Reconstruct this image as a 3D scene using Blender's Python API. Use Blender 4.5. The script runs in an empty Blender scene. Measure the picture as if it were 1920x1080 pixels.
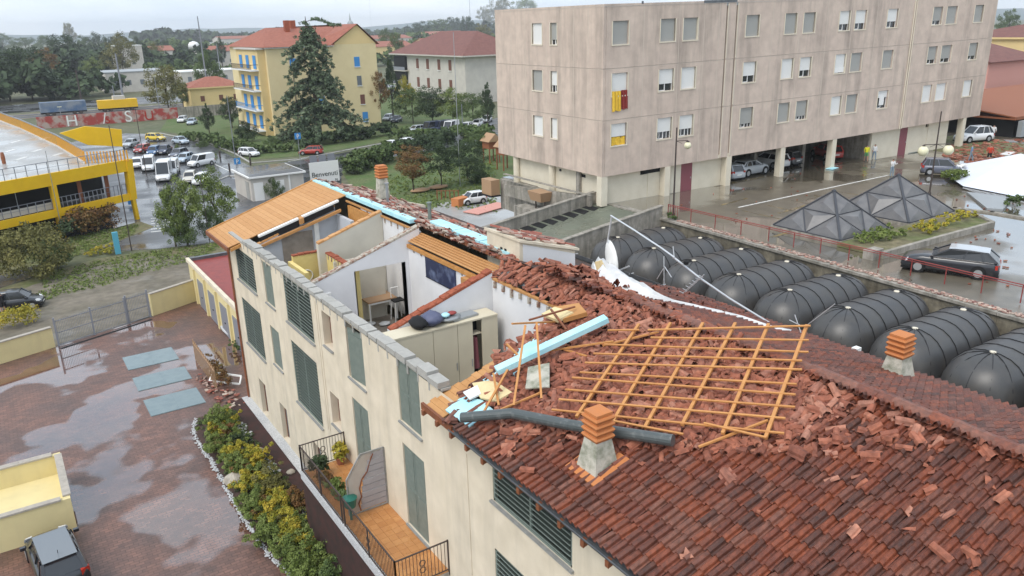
import bpy, math, random
import numpy as np
from mathutils import Matrix, Vector
random.seed(7); RS = np.random.RandomState(7)
S = bpy.context.scene
# ---------------------------------------------------------------- camera
Rm = np.array([[0.8342023644434708, -0.1930188698793911, 0.5165753875548129],
               [-0.5509650946060223, -0.2521073507443289, 0.7955371444668393],
               [-0.023321228155898373, -0.9482539741921246, -0.31665520798834484]])
CH = 20.5; FP = 1480.0
cam = bpy.data.cameras.new('camera'); co = bpy.data.objects.new('camera', cam)
S.collection.objects.link(co); S.camera = co
cam.sensor_width = 36; cam.lens = FP / 1920 * 36; cam.clip_start = 0.1; cam.clip_end = 9000
Mc = Matrix([[Rm[0][0], -Rm[0][1], -Rm[0][2], 0], [Rm[1][0], -Rm[1][1], -Rm[1][2], 0],
             [Rm[2][0], -Rm[2][1], -Rm[2][2], CH], [0, 0, 0, 1]])
co.matrix_world = Mc
# ---------------------------------------------------------------- sky, sun, exposure
SUN_EL, SUN_AZ = math.radians(52), math.radians(250)
W = bpy.data.worlds.new('World'); S.world = W; W.use_nodes = True
nt = W.node_tree; nt.nodes.clear(); N = nt.nodes.new; L = nt.links.new
sky = N('ShaderNodeTexSky'); sky.sky_type = 'NISHITA'; sky.sun_disc = False
sky.sun_elevation = SUN_EL; sky.sun_rotation = SUN_AZ; sky.dust_density = 3; sky.air_density = 1.2
b1 = N('ShaderNodeBackground'); b1.inputs[1].default_value = 0.05; L(sky.outputs[0], b1.inputs[0])
tc = N('ShaderNodeTexCoord'); mp = N('ShaderNodeMapping'); mp.inputs['Scale'].default_value = (1.5, 1.5, 5)
L(tc.outputs['Generated'], mp.inputs[0])
nz = N('ShaderNodeTexNoise'); nz.inputs['Scale'].default_value = 1.6; nz.inputs['Detail'].default_value = 6; nz.inputs['Roughness'].default_value = .55
L(mp.outputs[0], nz.inputs['Vector'])
cr = N('ShaderNodeValToRGB'); cr.color_ramp.elements[0].position = .33; cr.color_ramp.elements[1].position = .66
cr.color_ramp.elements[0].color = (.46, .57, .70, 1); cr.color_ramp.elements[1].color = (.82, .86, .90, 1)
L(nz.outputs['Fac'], cr.inputs[0])
b2 = N('ShaderNodeBackground'); b2.inputs[1].default_value = 0.80; L(cr.outputs[0], b2.inputs[0])
ad = N('ShaderNodeMixShader'); ad.inputs[0].default_value = 0.78; L(b1.outputs[0], ad.inputs[1]); L(b2.outputs[0], ad.inputs[2])
wo = N('ShaderNodeOutputWorld'); L(ad.outputs[0], wo.inputs[0])
sl = bpy.data.lights.new('sun', 'SUN'); sl.energy = 0.9; sl.angle = math.radians(32); sl.color = (1, .95, .88)
so = bpy.data.objects.new('sun', sl); S.collection.objects.link(so)
# direction the light comes from (front left of the camera, high)
sd = Vector((math.cos(SUN_EL) * math.sin(SUN_AZ), math.cos(SUN_EL) * math.cos(SUN_AZ), math.sin(SUN_EL)))
so.rotation_euler = sd.to_track_quat('Z', 'Y').to_euler()
S.view_settings.view_transform = 'Standard'; S.view_settings.look = 'None'
S.view_settings.exposure = 1.25; S.view_settings.gamma = 1
S.cycles.max_bounces = 5; S.cycles.diffuse_bounces = 3; S.cycles.glossy_bounces = 3; S.cycles.transparent_max_bounces = 6
S.cycles.volume_bounces = 0; S.cycles.use_denoising = True

# ---------------------------------------------------------------- unprojection helpers: pixel of the 1920x1080 photograph -> place in the world
def _r(x, y): return Rm @ np.array([x - 960, y - 540, FP])
O0 = np.array([0, 0, CH])
def G(x, y, z=0.0):
    r = _r(x, y); return O0 + (z - CH) / r[2] * r
def GX(x, y, X0):
    r = _r(x, y); return O0 + X0 / r[0] * r
def GY(x, y, Y0):
    r = _r(x, y); return O0 + Y0 / r[1] * r
def GF(x, y, z=9.9, sgn=1, x0=9.4):                       # on the front roof slope
    r = _r(x, y); t = (z - .326 * x0 - CH) / (r[2] - .326 * r[0]); return O0 + t * r
def GR(x, y):                                             # on the rear roof slope
    r = _r(x, y); t = (12.05 + .326 * 16 - CH) / (r[2] + .326 * r[0]); return O0 + t * r
def GH(base, y):                                          # height of pixel row y above ground point base (pixel x from projection)
    b = np.array(base, float); n = np.array([b[0], b[1], 0.0]); n /= np.linalg.norm(n)
    c = Rm.T @ (b - O0); x = 960 + FP * c[0] / c[2]
    r = _r(x, y); t = (n @ b) / (n @ r); return float((O0 + t * r)[2])
def PR(p):
    c = Rm.T @ (np.array(p, float) - O0); return 960 + FP * c[0] / c[2], 540 + FP * c[1] / c[2]

# ---------------------------------------------------------------- materials
MATS = {}
def mk(name, col, rough=.75, col2=None, ns=3.0, nd=4, lo=.35, hi=.65, bump=None, metal=0.0, tint=None, streak=None,
       spec=.4, rough2=None, rs=.6, rlo=.45, rhi=.55, alpha=None, emit=None, coat=0, wetcoat=0, wave=None, brick=None, trans=0, fine=None):
    m = bpy.data.materials.new(name); m.use_nodes = True; t = m.node_tree; t.nodes.clear()
    n = t.nodes.new; l = t.links.new
    o = n('ShaderNodeOutputMaterial'); p = n('ShaderNodeBsdfPrincipled'); l(p.outputs[0], o.inputs[0])
    p.inputs['Roughness'].default_value = rough; p.inputs['Metallic'].default_value = metal
    p.inputs['Specular IOR Level'].default_value = spec
    if coat: p.inputs['Coat Weight'].default_value = coat; p.inputs['Coat Roughness'].default_value = .06
    if trans: p.inputs['Transmission Weight'].default_value = trans
    if alpha is not None: p.inputs['Alpha'].default_value = alpha
    if emit: p.inputs['Emission Color'].default_value = (*emit[0], 1); p.inputs['Emission Strength'].default_value = emit[1]
    g = n('ShaderNodeNewGeometry'); pos = g.outputs['Position']
    def noise(sc, det=4, vec=None, r=.55):
        a = n('ShaderNodeTexNoise'); a.inputs['Scale'].default_value = sc; a.inputs['Detail'].default_value = det
        a.inputs['Roughness'].default_value = r; l(vec or pos, a.inputs['Vector']); return a.outputs['Fac']
    def ramp(f, a, b):
        x = n('ShaderNodeMapRange'); x.inputs[1].default_value = a; x.inputs[2].default_value = b; l(f, x.inputs[0]); return x.outputs[0]
    def mix(f, a, b, mode='MIX'):
        x = n('ShaderNodeMix'); x.data_type = 'RGBA'; x.blend_type = mode
        if isinstance(f, float): x.inputs[0].default_value = f
        else: l(f, x.inputs[0])
        for s, v in ((6, a), (7, b)):
            if isinstance(v, tuple): x.inputs[s].default_value = (*v[:3], 1)
            else: l(v, x.inputs[s])
        return x.outputs[2]
    c = tuple(col)
    if col2: c = mix(ramp(noise(ns, nd), lo, hi), c, tuple(col2))
    if tint:                                            # tint = list of colours along the stored per piece value
        at = n('ShaderNodeAttribute'); at.attribute_name = 'tint'
        r = n('ShaderNodeValToRGB'); els = r.color_ramp.elements
        while len(els) < len(tint): els.new(.5)
        for i, q in enumerate(tint): els[i].position = i / (len(tint) - 1); els[i].color = (*q, 1)
        l(at.outputs['Fac'], r.inputs[0]); tc_ = r.outputs[0]
        c = mix(.5, tc_, c) if col2 else tc_
    if brick:                                           # (scale of a brick length, width, height, mortar colour)
        mpn = n('ShaderNodeMapping'); l(pos, mpn.inputs[0]); mpn.inputs['Rotation'].default_value = brick[4] if len(brick) > 4 else (0, 0, 0)
        bt = n('ShaderNodeTexBrick'); l(mpn.outputs[0], bt.inputs['Vector']); bt.inputs['Scale'].default_value = 1
        bt.inputs['Brick Width'].default_value = brick[0]; bt.inputs['Row Height'].default_value = brick[1]
        bt.inputs['Mortar Size'].default_value = brick[2]; bt.inputs['Color1'].default_value = (1, 1, 1, 1); bt.inputs['Color2'].default_value = (.62, .6, .6, 1)
        bt.inputs['Mortar'].default_value = (*brick[3], 1); bt.inputs['Mortar Smooth'].default_value = .2
        c = mix(1.0, c, bt.outputs['Color'], 'MULTIPLY')
    if streak:                                          # (colour, amount, horizontal scale, lo, hi): rain streaks down a wall
        mpn = n('ShaderNodeMapping'); l(pos, mpn.inputs[0]); mpn.inputs['Scale'].default_value = (1, 1, .12)
        f = ramp(noise(streak[2], 5, mpn.outputs[0], .65), streak[3], streak[4])
        mu = n('ShaderNodeMath'); mu.operation = 'MULTIPLY'; l(f, mu.inputs[0]); mu.inputs[1].default_value = streak[1]
        c = mix(mu.outputs[0], c, tuple(streak[0]))
    if fine:                                            # fine speckle (scale, amount)
        f = noise(fine[0], 3); x = n('ShaderNodeMapRange'); x.inputs[1].default_value = .3; x.inputs[2].default_value = .7
        x.inputs[3].default_value = 1 - fine[1]; x.inputs[4].default_value = 1 + fine[1]; l(f, x.inputs[0])
        hs = n('ShaderNodeHueSaturation'); l(x.outputs[0], hs.inputs['Value'])
        if isinstance(c, tuple): hs.inputs['Color'].default_value = (*c, 1)
        else: l(c, hs.inputs['Color'])
        c = hs.outputs[0]
    if isinstance(c, tuple): p.inputs['Base Color'].default_value = (*c, 1)
    else: l(c, p.inputs['Base Color'])
    wet = None
    if rough2 is not None:
        f = ramp(noise(rs, 3), rlo, rhi); x = n('ShaderNodeMapRange'); x.inputs[3].default_value = rough; x.inputs[4].default_value = rough2
        l(f, x.inputs[0]); l(x.outputs[0], p.inputs['Roughness']); wet = f
        if wetcoat:
            l(f, p.inputs['Coat Weight']); p.inputs['Coat Roughness'].default_value = .02; p.inputs['Coat IOR'].default_value = 1.6
    if bump or wave:
        bn = n('ShaderNodeBump'); bn.inputs['Distance'].default_value = .03
        if wave:
            wv = n('ShaderNodeTexWave'); wv.bands_direction = wave[0]; wv.inputs['Scale'].default_value = wave[1]; wv.inputs['Distortion'].default_value = wave[2] if len(wave) > 3 else 0
            l(pos, wv.inputs['Vector']); l(wv.outputs['Fac'], bn.inputs['Height']); bn.inputs['Strength'].default_value = wave[-1]
        else:
            l(noise(bump[0], 4), bn.inputs['Height']); bn.inputs['Strength'].default_value = bump[1]
            if wet is not None:
                x = n('ShaderNodeMapRange'); x.inputs[3].default_value = bump[1]; x.inputs[4].default_value = bump[1] * .04
                l(wet, x.inputs[0]); l(x.outputs[0], bn.inputs['Strength'])
        l(bn.outputs[0], p.inputs['Normal'])
    MATS[name] = m; return m

# ---------------------------------------------------------------- mesh builder
def rotz(a): c, s = math.cos(a), math.sin(a); return np.array([[c, -s, 0], [s, c, 0], [0, 0, 1.0]])
def rotx(a): c, s = math.cos(a), math.sin(a); return np.array([[1.0, 0, 0], [0, c, -s], [0, s, c]])
def roty(a): c, s = math.cos(a), math.sin(a); return np.array([[c, 0, s], [0, 1.0, 0], [-s, 0, c]])
def nrm(v): v = np.array(v, float); return v / (np.linalg.norm(v) or 1)
class M:
    def __init__(s): s.v = []; s.f = []; s.t = []; s.n = 0; s.mi = []
    def add(s, V, F, tint=.5, mi=0):
        V = np.asarray(V, float).reshape(-1, 3); s.v.append(V); k = s.n
        s.f += [tuple(i + k for i in f) for f in F]; s.t.append(np.full(len(V), tint)); s.n += len(V); s.mi += [mi] * len(F); return s
    def box(s, x0, x1, y0, y1, z0, z1, **k):
        return s.add([(x0,y0,z0),(x1,y0,z0),(x1,y1,z0),(x0,y1,z0),(x0,y0,z1),(x1,y0,z1),(x1,y1,z1),(x0,y1,z1)],
                     [(3,2,1,0),(4,5,6,7),(0,1,5,4),(1,2,6,5),(2,3,7,6),(3,0,4,7)], **k)
    def obox(s, c, size, R=None, **k):
        h = np.array(size) / 2; V = np.array([(sx,sy,sz) for sz in (-1,1) for sx,sy in ((-1,-1),(1,-1),(1,1),(-1,1))]) * h
        if R is not None: V = V @ np.asarray(R).T
        return s.add(V + np.array(c), [(3,2,1,0),(4,5,6,7),(0,1,5,4),(1,2,6,5),(2,3,7,6),(3,0,4,7)], **k)
    def hexa(s, P, **k):                                   # 8 points: bottom ring then top ring
        return s.add(P, [(3,2,1,0),(4,5,6,7),(0,1,5,4),(1,2,6,5),(2,3,7,6),(3,0,4,7)], **k)
    def prism(s, P, d, **k):                               # polygon P (n x 3) extruded by vector d
        P = np.asarray(P, float); n = len(P); V = np.vstack([P, P + np.array(d)])
        return s.add(V, [tuple(range(n))[::-1], tuple(range(n, 2*n))] + [(i, (i+1) % n, n + (i+1) % n, n + i) for i in range(n)], **k)
    def bar(s, a, b, w, h=None, up=(0,0,1), **k):
        a = np.array(a, float); b = np.array(b, float); h = h or w; d = nrm(b - a)
        x = np.cross(d, up)
        if np.linalg.norm(x) < 1e-4: x = np.cross(d, (1, 0, 0))
        x = nrm(x); y = np.cross(x, d)
        P = [a - x*w/2 - y*h/2, a + x*w/2 - y*h/2, a + x*w/2 + y*h/2, a - x*w/2 + y*h/2]
        P += [q + (b - a) for q in P]
        return s.add(P, [(0,1,2,3),(7,6,5,4),(1,0,4,5),(2,1,5,6),(3,2,6,7),(0,3,7,4)], **k)
    def tube(s, a, b, r, r2=None, n=8, cap=True, **k):
        a = np.array(a, float); b = np.array(b, float); d = nrm(b - a); x = np.cross(d, (0,0,1))
        if np.linalg.norm(x) < 1e-4: x = np.array([1.0,0,0])
        x = nrm(x); y = np.cross(d, x); r2 = r if r2 is None else r2
        A = [a + r*(math.cos(t)*x + math.sin(t)*y) for t in np.arange(n)*2*math.pi/n]
        B = [b + r2*(math.cos(t)*x + math.sin(t)*y) for t in np.arange(n)*2*math.pi/n]
        F = [(i, (i+1) % n, n + (i+1) % n, n + i) for i in range(n)]
        if cap: F += [tuple(range(n))[::-1], tuple(range(n, 2*n))]
        return s.add(A + B, F, **k)
    def lathe(s, prof, n=12, c=(0,0,0), sx=1, sy=1, **k):   # prof [(r,z)]
        V = [(c[0]+r*math.cos(t)*sx, c[1]+r*math.sin(t)*sy, c[2]+z) for r, z in prof for t in np.arange(n)*2*math.pi/n]
        F = [(i*n+j, i*n+(j+1) % n, (i+1)*n+(j+1) % n, (i+1)*n+j) for i in range(len(prof)-1) for j in range(n)]
        F += [tuple(range(n))[::-1], tuple((len(prof)-1)*n + i for i in range(n))]
        return s.add(V, F, **k)
    def loft(s, rings, closed=True, caps=True, **k):
        n = len(rings[0]); V = [p for r in rings for p in r]; m = n if closed else n - 1
        F = [(i*n+j, i*n+(j+1) % n, (i+1)*n+(j+1) % n, (i+1)*n+j) for i in range(len(rings)-1) for j in range(m)]
        if caps: F += [tuple(range(n))[::-1], tuple((len(rings)-1)*n + i for i in range(n))]
        return s.add(V, F, **k)
    def mesh(s, name, mats, smooth=False, off=(0,0,0)):
        V = np.vstack(s.v) - np.array(off); me = bpy.data.meshes.new(name); me.from_pydata(V.tolist(), [], s.f)
        for m_ in (mats if isinstance(mats, (list, tuple)) else [mats]): me.materials.append(MATS[m_] if isinstance(m_, str) else m_)
        a = me.attributes.new('tint', 'FLOAT', 'POINT'); a.data.foreach_set('value', np.concatenate(s.t).astype('f'))
        if any(s.mi): me.polygons.foreach_set('material_index', s.mi)
        if smooth: me.polygons.foreach_set('use_smooth', [True] * len(s.f))
        me.update(); return me
    def ob(s, name, mats, parent=None, smooth=False, local=False, **pr):
        """link as one object; geometry given in world coordinates unless local"""
        V = np.vstack(s.v)
        if local: off = np.zeros(3); loc = off
        else:
            off = (V.min(0) + V.max(0)) / 2; off[2] = V[:, 2].min(); loc = off - WL(parent)
        o = bpy.data.objects.new(name, s.mesh(name, mats, smooth, off)); S.collection.objects.link(o)
        o.location = loc; o.parent = parent
        if parent is None and not local or True: o['_wl'] = list((WL(parent) + loc) if parent is not None else loc)
        fin(o, pr); return o
def WL(o):
    return np.zeros(3) if o is None else np.array(o['_wl'])
def fin(o, pr):
    for k, v in pr.items():
        if v is not None: o[{'cat': 'category'}.get(k, k)] = v
def place(name, me, loc, R=None, parent=None, sc=1, **pr):
    o = bpy.data.objects.new(name, me); S.collection.objects.link(o)
    mt = Matrix(np.asarray(R).tolist()).to_4x4() if R is not None else Matrix.Identity(4)
    sc = (sc,)*3 if not isinstance(sc, (tuple, list)) else sc
    o.matrix_basis = Matrix.Translation(Vector(list(np.array(loc, float) - WL(parent)))) @ mt @ Matrix.Diagonal((*sc, 1))
    o.parent = parent; o['_wl'] = list(np.array(loc, float)); fin(o, pr); return o
def thing(name, label, cat, loc=(0,0,0), rz=0, group=None, **k):
    o = bpy.data.objects.new(name, None); S.collection.objects.link(o); o.location = loc; o.rotation_euler = (0,0,rz)
    o['_wl'] = list(map(float, loc)); o.empty_display_size = .1; fin(o, dict(label=label, cat=cat, group=group, **k)); return o
def dup(root, loc, rz=0, label=None, sc=None, group=None):
    r = root.copy(); S.collection.objects.link(r); r.location = loc; r.rotation_euler = (0,0,rz)
    if sc: r.scale = (sc,)*3 if not isinstance(sc, (tuple, list)) else sc
    if label: r['label'] = label
    if group: r['group'] = group
    for ch in list(root.children):
        c = ch.copy(); S.collection.objects.link(c); c.parent = r
        for g in list(ch.children):
            d = g.copy(); S.collection.objects.link(d); d.parent = c
    return r

# palette
mk('stucco', (.70,.62,.49), .9, (.63,.555,.43), ns=1.2, bump=(30,.15), streak=((.40,.36,.29),.5,1.3,.5,.78), fine=(1.1,.05))
mk('block', (.40,.39,.36), .95, (.30,.295,.28), ns=6, bump=(60,.4), tint=[(.33,.325,.30),(.43,.42,.39)])
mk('white_wall', (.72,.72,.73), .85, (.66,.66,.67), ns=.9)
mk('grey_wall', (.50,.52,.56), .85, (.45,.47,.5), ns=1)
mk('beige_wall', (.58,.55,.47), .9, (.52,.49,.42), ns=1)
mk('yellow_wall', (.72,.58,.24), .85, (.65,.52,.2), ns=2)
mk('tile_floor', (.30,.26,.22), .5, (.2,.17,.14), ns=2)
mk('mortar', (.42,.38,.32), .95, (.24,.13,.09), ns=5, bump=(20,.6), lo=.45, hi=.6)
mk('red_brick', (.36,.10,.05), .95, (.22,.06,.03), ns=8, bump=(25,.8))
mk('shutter', (.15,.185,.165), .5, (.18,.215,.19), ns=5)
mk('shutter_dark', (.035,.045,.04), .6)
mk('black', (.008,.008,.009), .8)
mk('grey_stone', (.30,.30,.29), .8, (.24,.24,.23), ns=4, bump=(30,.3))
mk('plank', (.52,.27,.10), .65, (.42,.20,.065), ns=4, tint=[(.54,.28,.11),(.43,.21,.07),(.60,.34,.15)])
mk('beam_wood', (.55,.27,.08), .65, (.42,.19,.05), ns=5)
mk('dark_wood', (.24,.085,.035), .6, (.17,.06,.03), ns=4)
mk('batten', (.56,.27,.09), .6, (.42,.18,.055), ns=5, tint=[(.58,.29,.10),(.46,.20,.06)])
mk('tile_old', (.17,.055,.03), .5, (.09,.042,.034), ns=10, bump=(50,.5), spec=.5, fine=(9,.3),
   tint=[(.045,.026,.022),(.12,.038,.024),(.21,.048,.022),(.34,.082,.028),(.16,.052,.034),(.25,.105,.07)])
mk('tile_new', (.34,.12,.075), .8, (.22,.075,.05), ns=7, bump=(40,.4), fine=(6,.3),
   tint=[(.08,.032,.022),(.24,.08,.045),(.40,.15,.085),(.15,.055,.035),(.34,.12,.06),(.50,.27,.19),(.20,.085,.06)])
mk('terracotta', (.50,.19,.07), .75, (.52,.19,.06), ns=6)
mk('plaster_old', (.50,.48,.41), .95, (.22,.23,.17), ns=3.5, bump=(25,.5), lo=.42, hi=.68)
mk('foam', (.47,.76,.82), .7, (.36,.66,.75), ns=2)
mk('foam_dark', (.10,.38,.52), .7)
mk('gutter', (.09,.10,.11), .35, (.13,.14,.15), ns=3, metal=.3)
mk('pipe_grey', (.075,.088,.09), .32, (.16,.17,.17), ns=6, lo=.55, hi=.75, bump=(30,.2))
mk('lead', (.33,.35,.36), .45, metal=.3)
mk('white_paint', (.78,.78,.76), .5)
mk('metal', (.42,.44,.46), .35, metal=.7)
mk('alu', (.62,.64,.66), .35, metal=.5)
mk('iron', (.06,.045,.04), .6)
mk('membrane', (.74,.74,.74), .6, (.62,.62,.62), ns=3)
mk('insulation', (.70,.58,.33), .9, (.62,.5,.28), ns=5)
mk('terrace_tile', (.56,.27,.10), .55, (.43,.19,.07), ns=2.2, brick=(.33,.33,.012,(.45,.4,.35)), spec=.5)
mk('brown_earth', (.08,.045,.035), .9, (.05,.035,.03), ns=3, bump=(20,.5))
mk('dark_red', (.055,.022,.019), .8, (.03,.018,.016), ns=2)
mk('white_gravel', (.62,.63,.64), .9, (.35,.36,.37), ns=25, bump=(40,.8))
mk('rock', (.42,.38,.32), .9, (.28,.25,.21), ns=3, bump=(15,.6))
mk('paver', (.21,.095,.062), .55, (.12,.065,.05), ns=.35, rough2=.02, rs=.17, rlo=.50, rhi=.54, spec=1.0, bump=(35,.3), brick=(.36,.18,.02,(.42,.36,.32),(0,0,.0)), fine=(2.5,.22), wetcoat=1)
mk('mat_green', (.17,.225,.235), .16, (.14,.195,.21), ns=2, spec=.6)
mk('cream_wall', (.70,.60,.32), .85, (.66,.56,.30), ns=1.2, streak=((.5,.43,.25),.3,2,.5,.8))
mk('cap_stone', (.42,.38,.33), .85, (.34,.31,.27), ns=5)
mk('red_roof', (.27,.045,.035), .5, (.21,.035,.03), ns=2)
mk('asphalt', (.060,.062,.068), .45, (.085,.087,.092), ns=.25, rough2=.12, rs=.12, rlo=.42, rhi=.58, bump=(60,.15), spec=.6)
mk('asphalt_dark', (.040,.042,.047), .35, (.055,.057,.062), ns=.3, rough2=.14, rs=.2, spec=.6)
mk('kerb', (.42,.41,.39), .85, (.34,.33,.31), ns=2)
mk('road_paint', (.72,.72,.70), .6, (.5,.5,.48), ns=3)
mk('dirt', (.19,.165,.13), .9, (.13,.115,.085), ns=.35, bump=(12,.4), rough2=.3, rs=.25, rlo=.52, rhi=.64, fine=(1.5,.2))
mk('ground_green', (.085,.10,.05), .95, (.13,.125,.075), ns=.05, fine=(.6,.25))
mk('lawn', (.07,.12,.03), .95, (.11,.13,.05), ns=.3, fine=(3,.3), bump=(8,.5))
mk('verge', (.10,.12,.04), .95, (.17,.145,.085), ns=.35, fine=(2,.3), bump=(8,.5))
mk('deck_asphalt', (.105,.09,.066), .36, (.135,.115,.085), ns=.18, rough2=.09, rs=.13, rlo=.44, rhi=.54, bump=(60,.12), spec=1.0, wetcoat=1, fine=(1.0,.2))
mk('ramp_green', (.15,.165,.125), .5, (.12,.13,.10), ns=.6, bump=(40,.2), rough2=.25, rs=.4)
mk('concrete', (.37,.34,.30), .9, (.26,.24,.20), ns=.8, bump=(15,.3), streak=((.10,.095,.08),.75,2.2,.42,.7), fine=(4,.15))
mk('concrete_old', (.25,.225,.17), .95, (.15,.13,.095), ns=.9, bump=(8,.6), streak=((.07,.065,.05),.8,1.4,.4,.65), fine=(3,.25))
mk('panel', (.60,.49,.41), .9, (.55,.445,.375), ns=.35, bump=(25,.15), streak=((.22,.185,.16),.75,.6,.47,.76), fine=(1.2,.09))
mk('panel_joint', (.58,.50,.42), .9)
mk('cream_trim', (.70,.64,.52), .8, (.64,.58,.46), ns=1)
mk('roller_grey', (.36,.36,.34), .7, wave=('Z', 9, .25))
mk('roller_white', (.74,.74,.72), .6, wave=('Z', 9, .15))
mk('glass_dark', (.02,.024,.03), .08, spec=.8)
mk('glass_grey', (.16,.18,.20), .1, spec=.8)
mk('curtain_yellow', (.75,.50,.05), .9, (.62,.38,.04), ns=5)
mk('curtain_red', (.22,.03,.025), .9)
mk('door_red', (.24,.075,.09), .6)
mk('dome_black', (.036,.036,.038), .44, (.048,.045,.042), ns=1.2, spec=.8, bump=(2.5,.06), streak=((.07,.06,.05),.5,1.5,.5,.75))  # brownish second tone puts a reflection into the colour; streaks are water runs
mk('dome_rib', (.02,.02,.022), .45)
mk('smoked', (.16,.155,.155), .38, (.11,.11,.115), ns=1.2, spec=.5)
mk('frame_dark', (.05,.053,.062), .45)
mk('rail_red', (.26,.045,.04), .6)
mk('rail_grey', (.22,.23,.26), .5)
mk('yellow_steel', (.82,.50,.008), .5, (.77,.46,.008), ns=1)
mk('orange_rail', (.72,.35,.04), .6)
mk('park_floor', (.30,.30,.29), .35, (.38,.38,.37), ns=.2, rough2=.15, rs=.2)
mk('yellow_house', (.72,.55,.27), .9, (.68,.52,.25), ns=.5)
mk('yellow_house_2', (.72,.60,.35), .9, (.68,.56,.32), ns=.5)
mk('blue_shutter', (.045,.24,.56), .6)
mk('roof_red', (.33,.125,.085), .9, (.26,.095,.065), ns=1.5, wave=('X', 3, .3))
mk('roof_brown', (.19,.085,.07), .9, (.16,.07,.06), ns=.8, fine=(2,.12))
mk('brown_shutter', (.16,.065,.045), .7)
mk('pale_wall', (.56,.53,.48), .9, (.50,.47,.43), ns=.6)
mk('pink_wall', (.60,.30,.25), .9)
mk('bark', (.075,.055,.04), .95, (.05,.04,.03), ns=8, bump=(20,.6))
mk('tyre', (.012,.012,.013), .8); mk('rim', (.45,.46,.47), .35, metal=.6); mk('chrome', (.6,.6,.6), .2, metal=.9)
mk('lamp_red', (.42,.03,.015), .25); mk('lamp_white', (.7,.72,.74), .15); mk('globe', (.75,.72,.50), .3)
mk('plate', (.75,.75,.72), .5)
mk('skin', (.42,.24,.17), .6); mk('hair', (.03,.02,.015), .8)
mk('graffiti_red', (.36,.06,.05), .9, (.42,.33,.29), ns=.45, lo=.44, hi=.56)
mk('wagon_blue', (.07,.13,.24), .7, (.22,.25,.30), ns=.5)
mk('tent_white', (.72,.76,.84), .5, (.68,.72,.80), ns=.5)
mk('wood_box', (.38,.24,.14), .8); mk('pot', (.34,.13,.07), .8); mk('bucket', (.02,.13,.10), .45)
mk('hill_far', (.12,.16,.17), 1)
def paint(name, c, coat=.8): return mk(name, c, .3, coat=coat, spec=.5)
for n_, c_ in dict(white=(.72,.73,.74), silver=(.42,.45,.48), yellow=(.72,.52,.03), red=(.38,.03,.02), blue=(.03,.11,.25), navy=(.02,.03,.07),
                   black=(.012,.014,.02), grey=(.10,.11,.15), lightblue=(.38,.46,.54), cream=(.55,.52,.45), darkgrey=(.05,.055,.06)).items(): paint('paint_' + n_, c_)
mk('rust',(.26,.09,.04),.7)
# ================================================================ the setting: ground and roads
ST = dict(kind='structure')
def sheet(name, pts, z, mat, px=True, th=None, **k):
    P = [(*G(x, y)[:2], z) if px else (x, y, z) for x, y in pts]
    m = M()
    if th: m.prism([(p[0], p[1], z - th) for p in P], (0, 0, th))
    else: m.add(P, [tuple(range(len(P)))])
    o = m.ob(name, mat, **k)
    return o
M().add([(-1500,-300,-.02),(3500,-300,-.02),(3500,4500,-.02),(-1500,4500,-.02)], [(0,1,2,3)]).ob('ground', 'ground_green', **ST)
# street and car park in front of the yellow house
road = sheet('road', [(-60,330),(60,292),(150,262),(236,250),(300,252),(395,272),(470,312),(560,301),(640,287),(740,268),(860,244),(950,215),(1000,212),
              (1010,240),(940,262),(800,290),(690,310),(640,322),(640,352),(700,395),(600,420),(540,440),(450,440),(395,455),(300,466),(240,470),(150,468),(60,520),(-60,560)], .0, 'asphalt', **ST)
sheet('road', [(380,283),(470,320),(560,309),(650,297),(760,279),(860,258),(870,266),(760,288),(660,312),(640,330),(560,345),(470,345),(420,330)], .004, 'asphalt_dark', **ST)
# kerb between street and grass bank
def kerb(pts, w=.3, h=.13, mat='kerb', name='kerb', z=0, **k):
    m = M()
    for a, b in zip(pts[:-1], pts[1:]):
        a = np.array([*a[:2], z + h/2]); b = np.array([*b[:2], z + h/2]); d = nrm(b - a)*w*.45
        m.bar(a - d, b + d, w, h)
    return m.ob(name, mat, **(k or ST))
kerb([G(*p) for p in [(300,250),(395,270),(440,288),(470,306),(560,299),(640,284),(740,265),(860,240)]])
kerb([G(*p) for p in [(1640/4+0,338),(430,330),(470,335)]])
# painted lines
m = M()
def line(a, b, w=.14, z=.008):
    a = np.array([*a[:2], z]); b = np.array([*b[:2], z]); d = nrm(b-a); s = np.array([-d[1], d[0], 0])*w/2
    m.add([a-s, b-s, b+s, a+s], [(0,1,2,3)])
for p, q in [((540,303),(575,297)),((660,296),(680,292)),((505,316),(520,314)),((600,322),(640,316)),((385,300),(440,325)),((255,375),(300,372)),((262,402),(318,398))]: line(G(*p), G(*q), .2)
for i in range(9):
    p = G(250 + i*6, 360 + i*0); line(G(283,395+i*5), G(330,390+i*5), .35)
m.ob('road_marking', 'road_paint', **ST)
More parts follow.
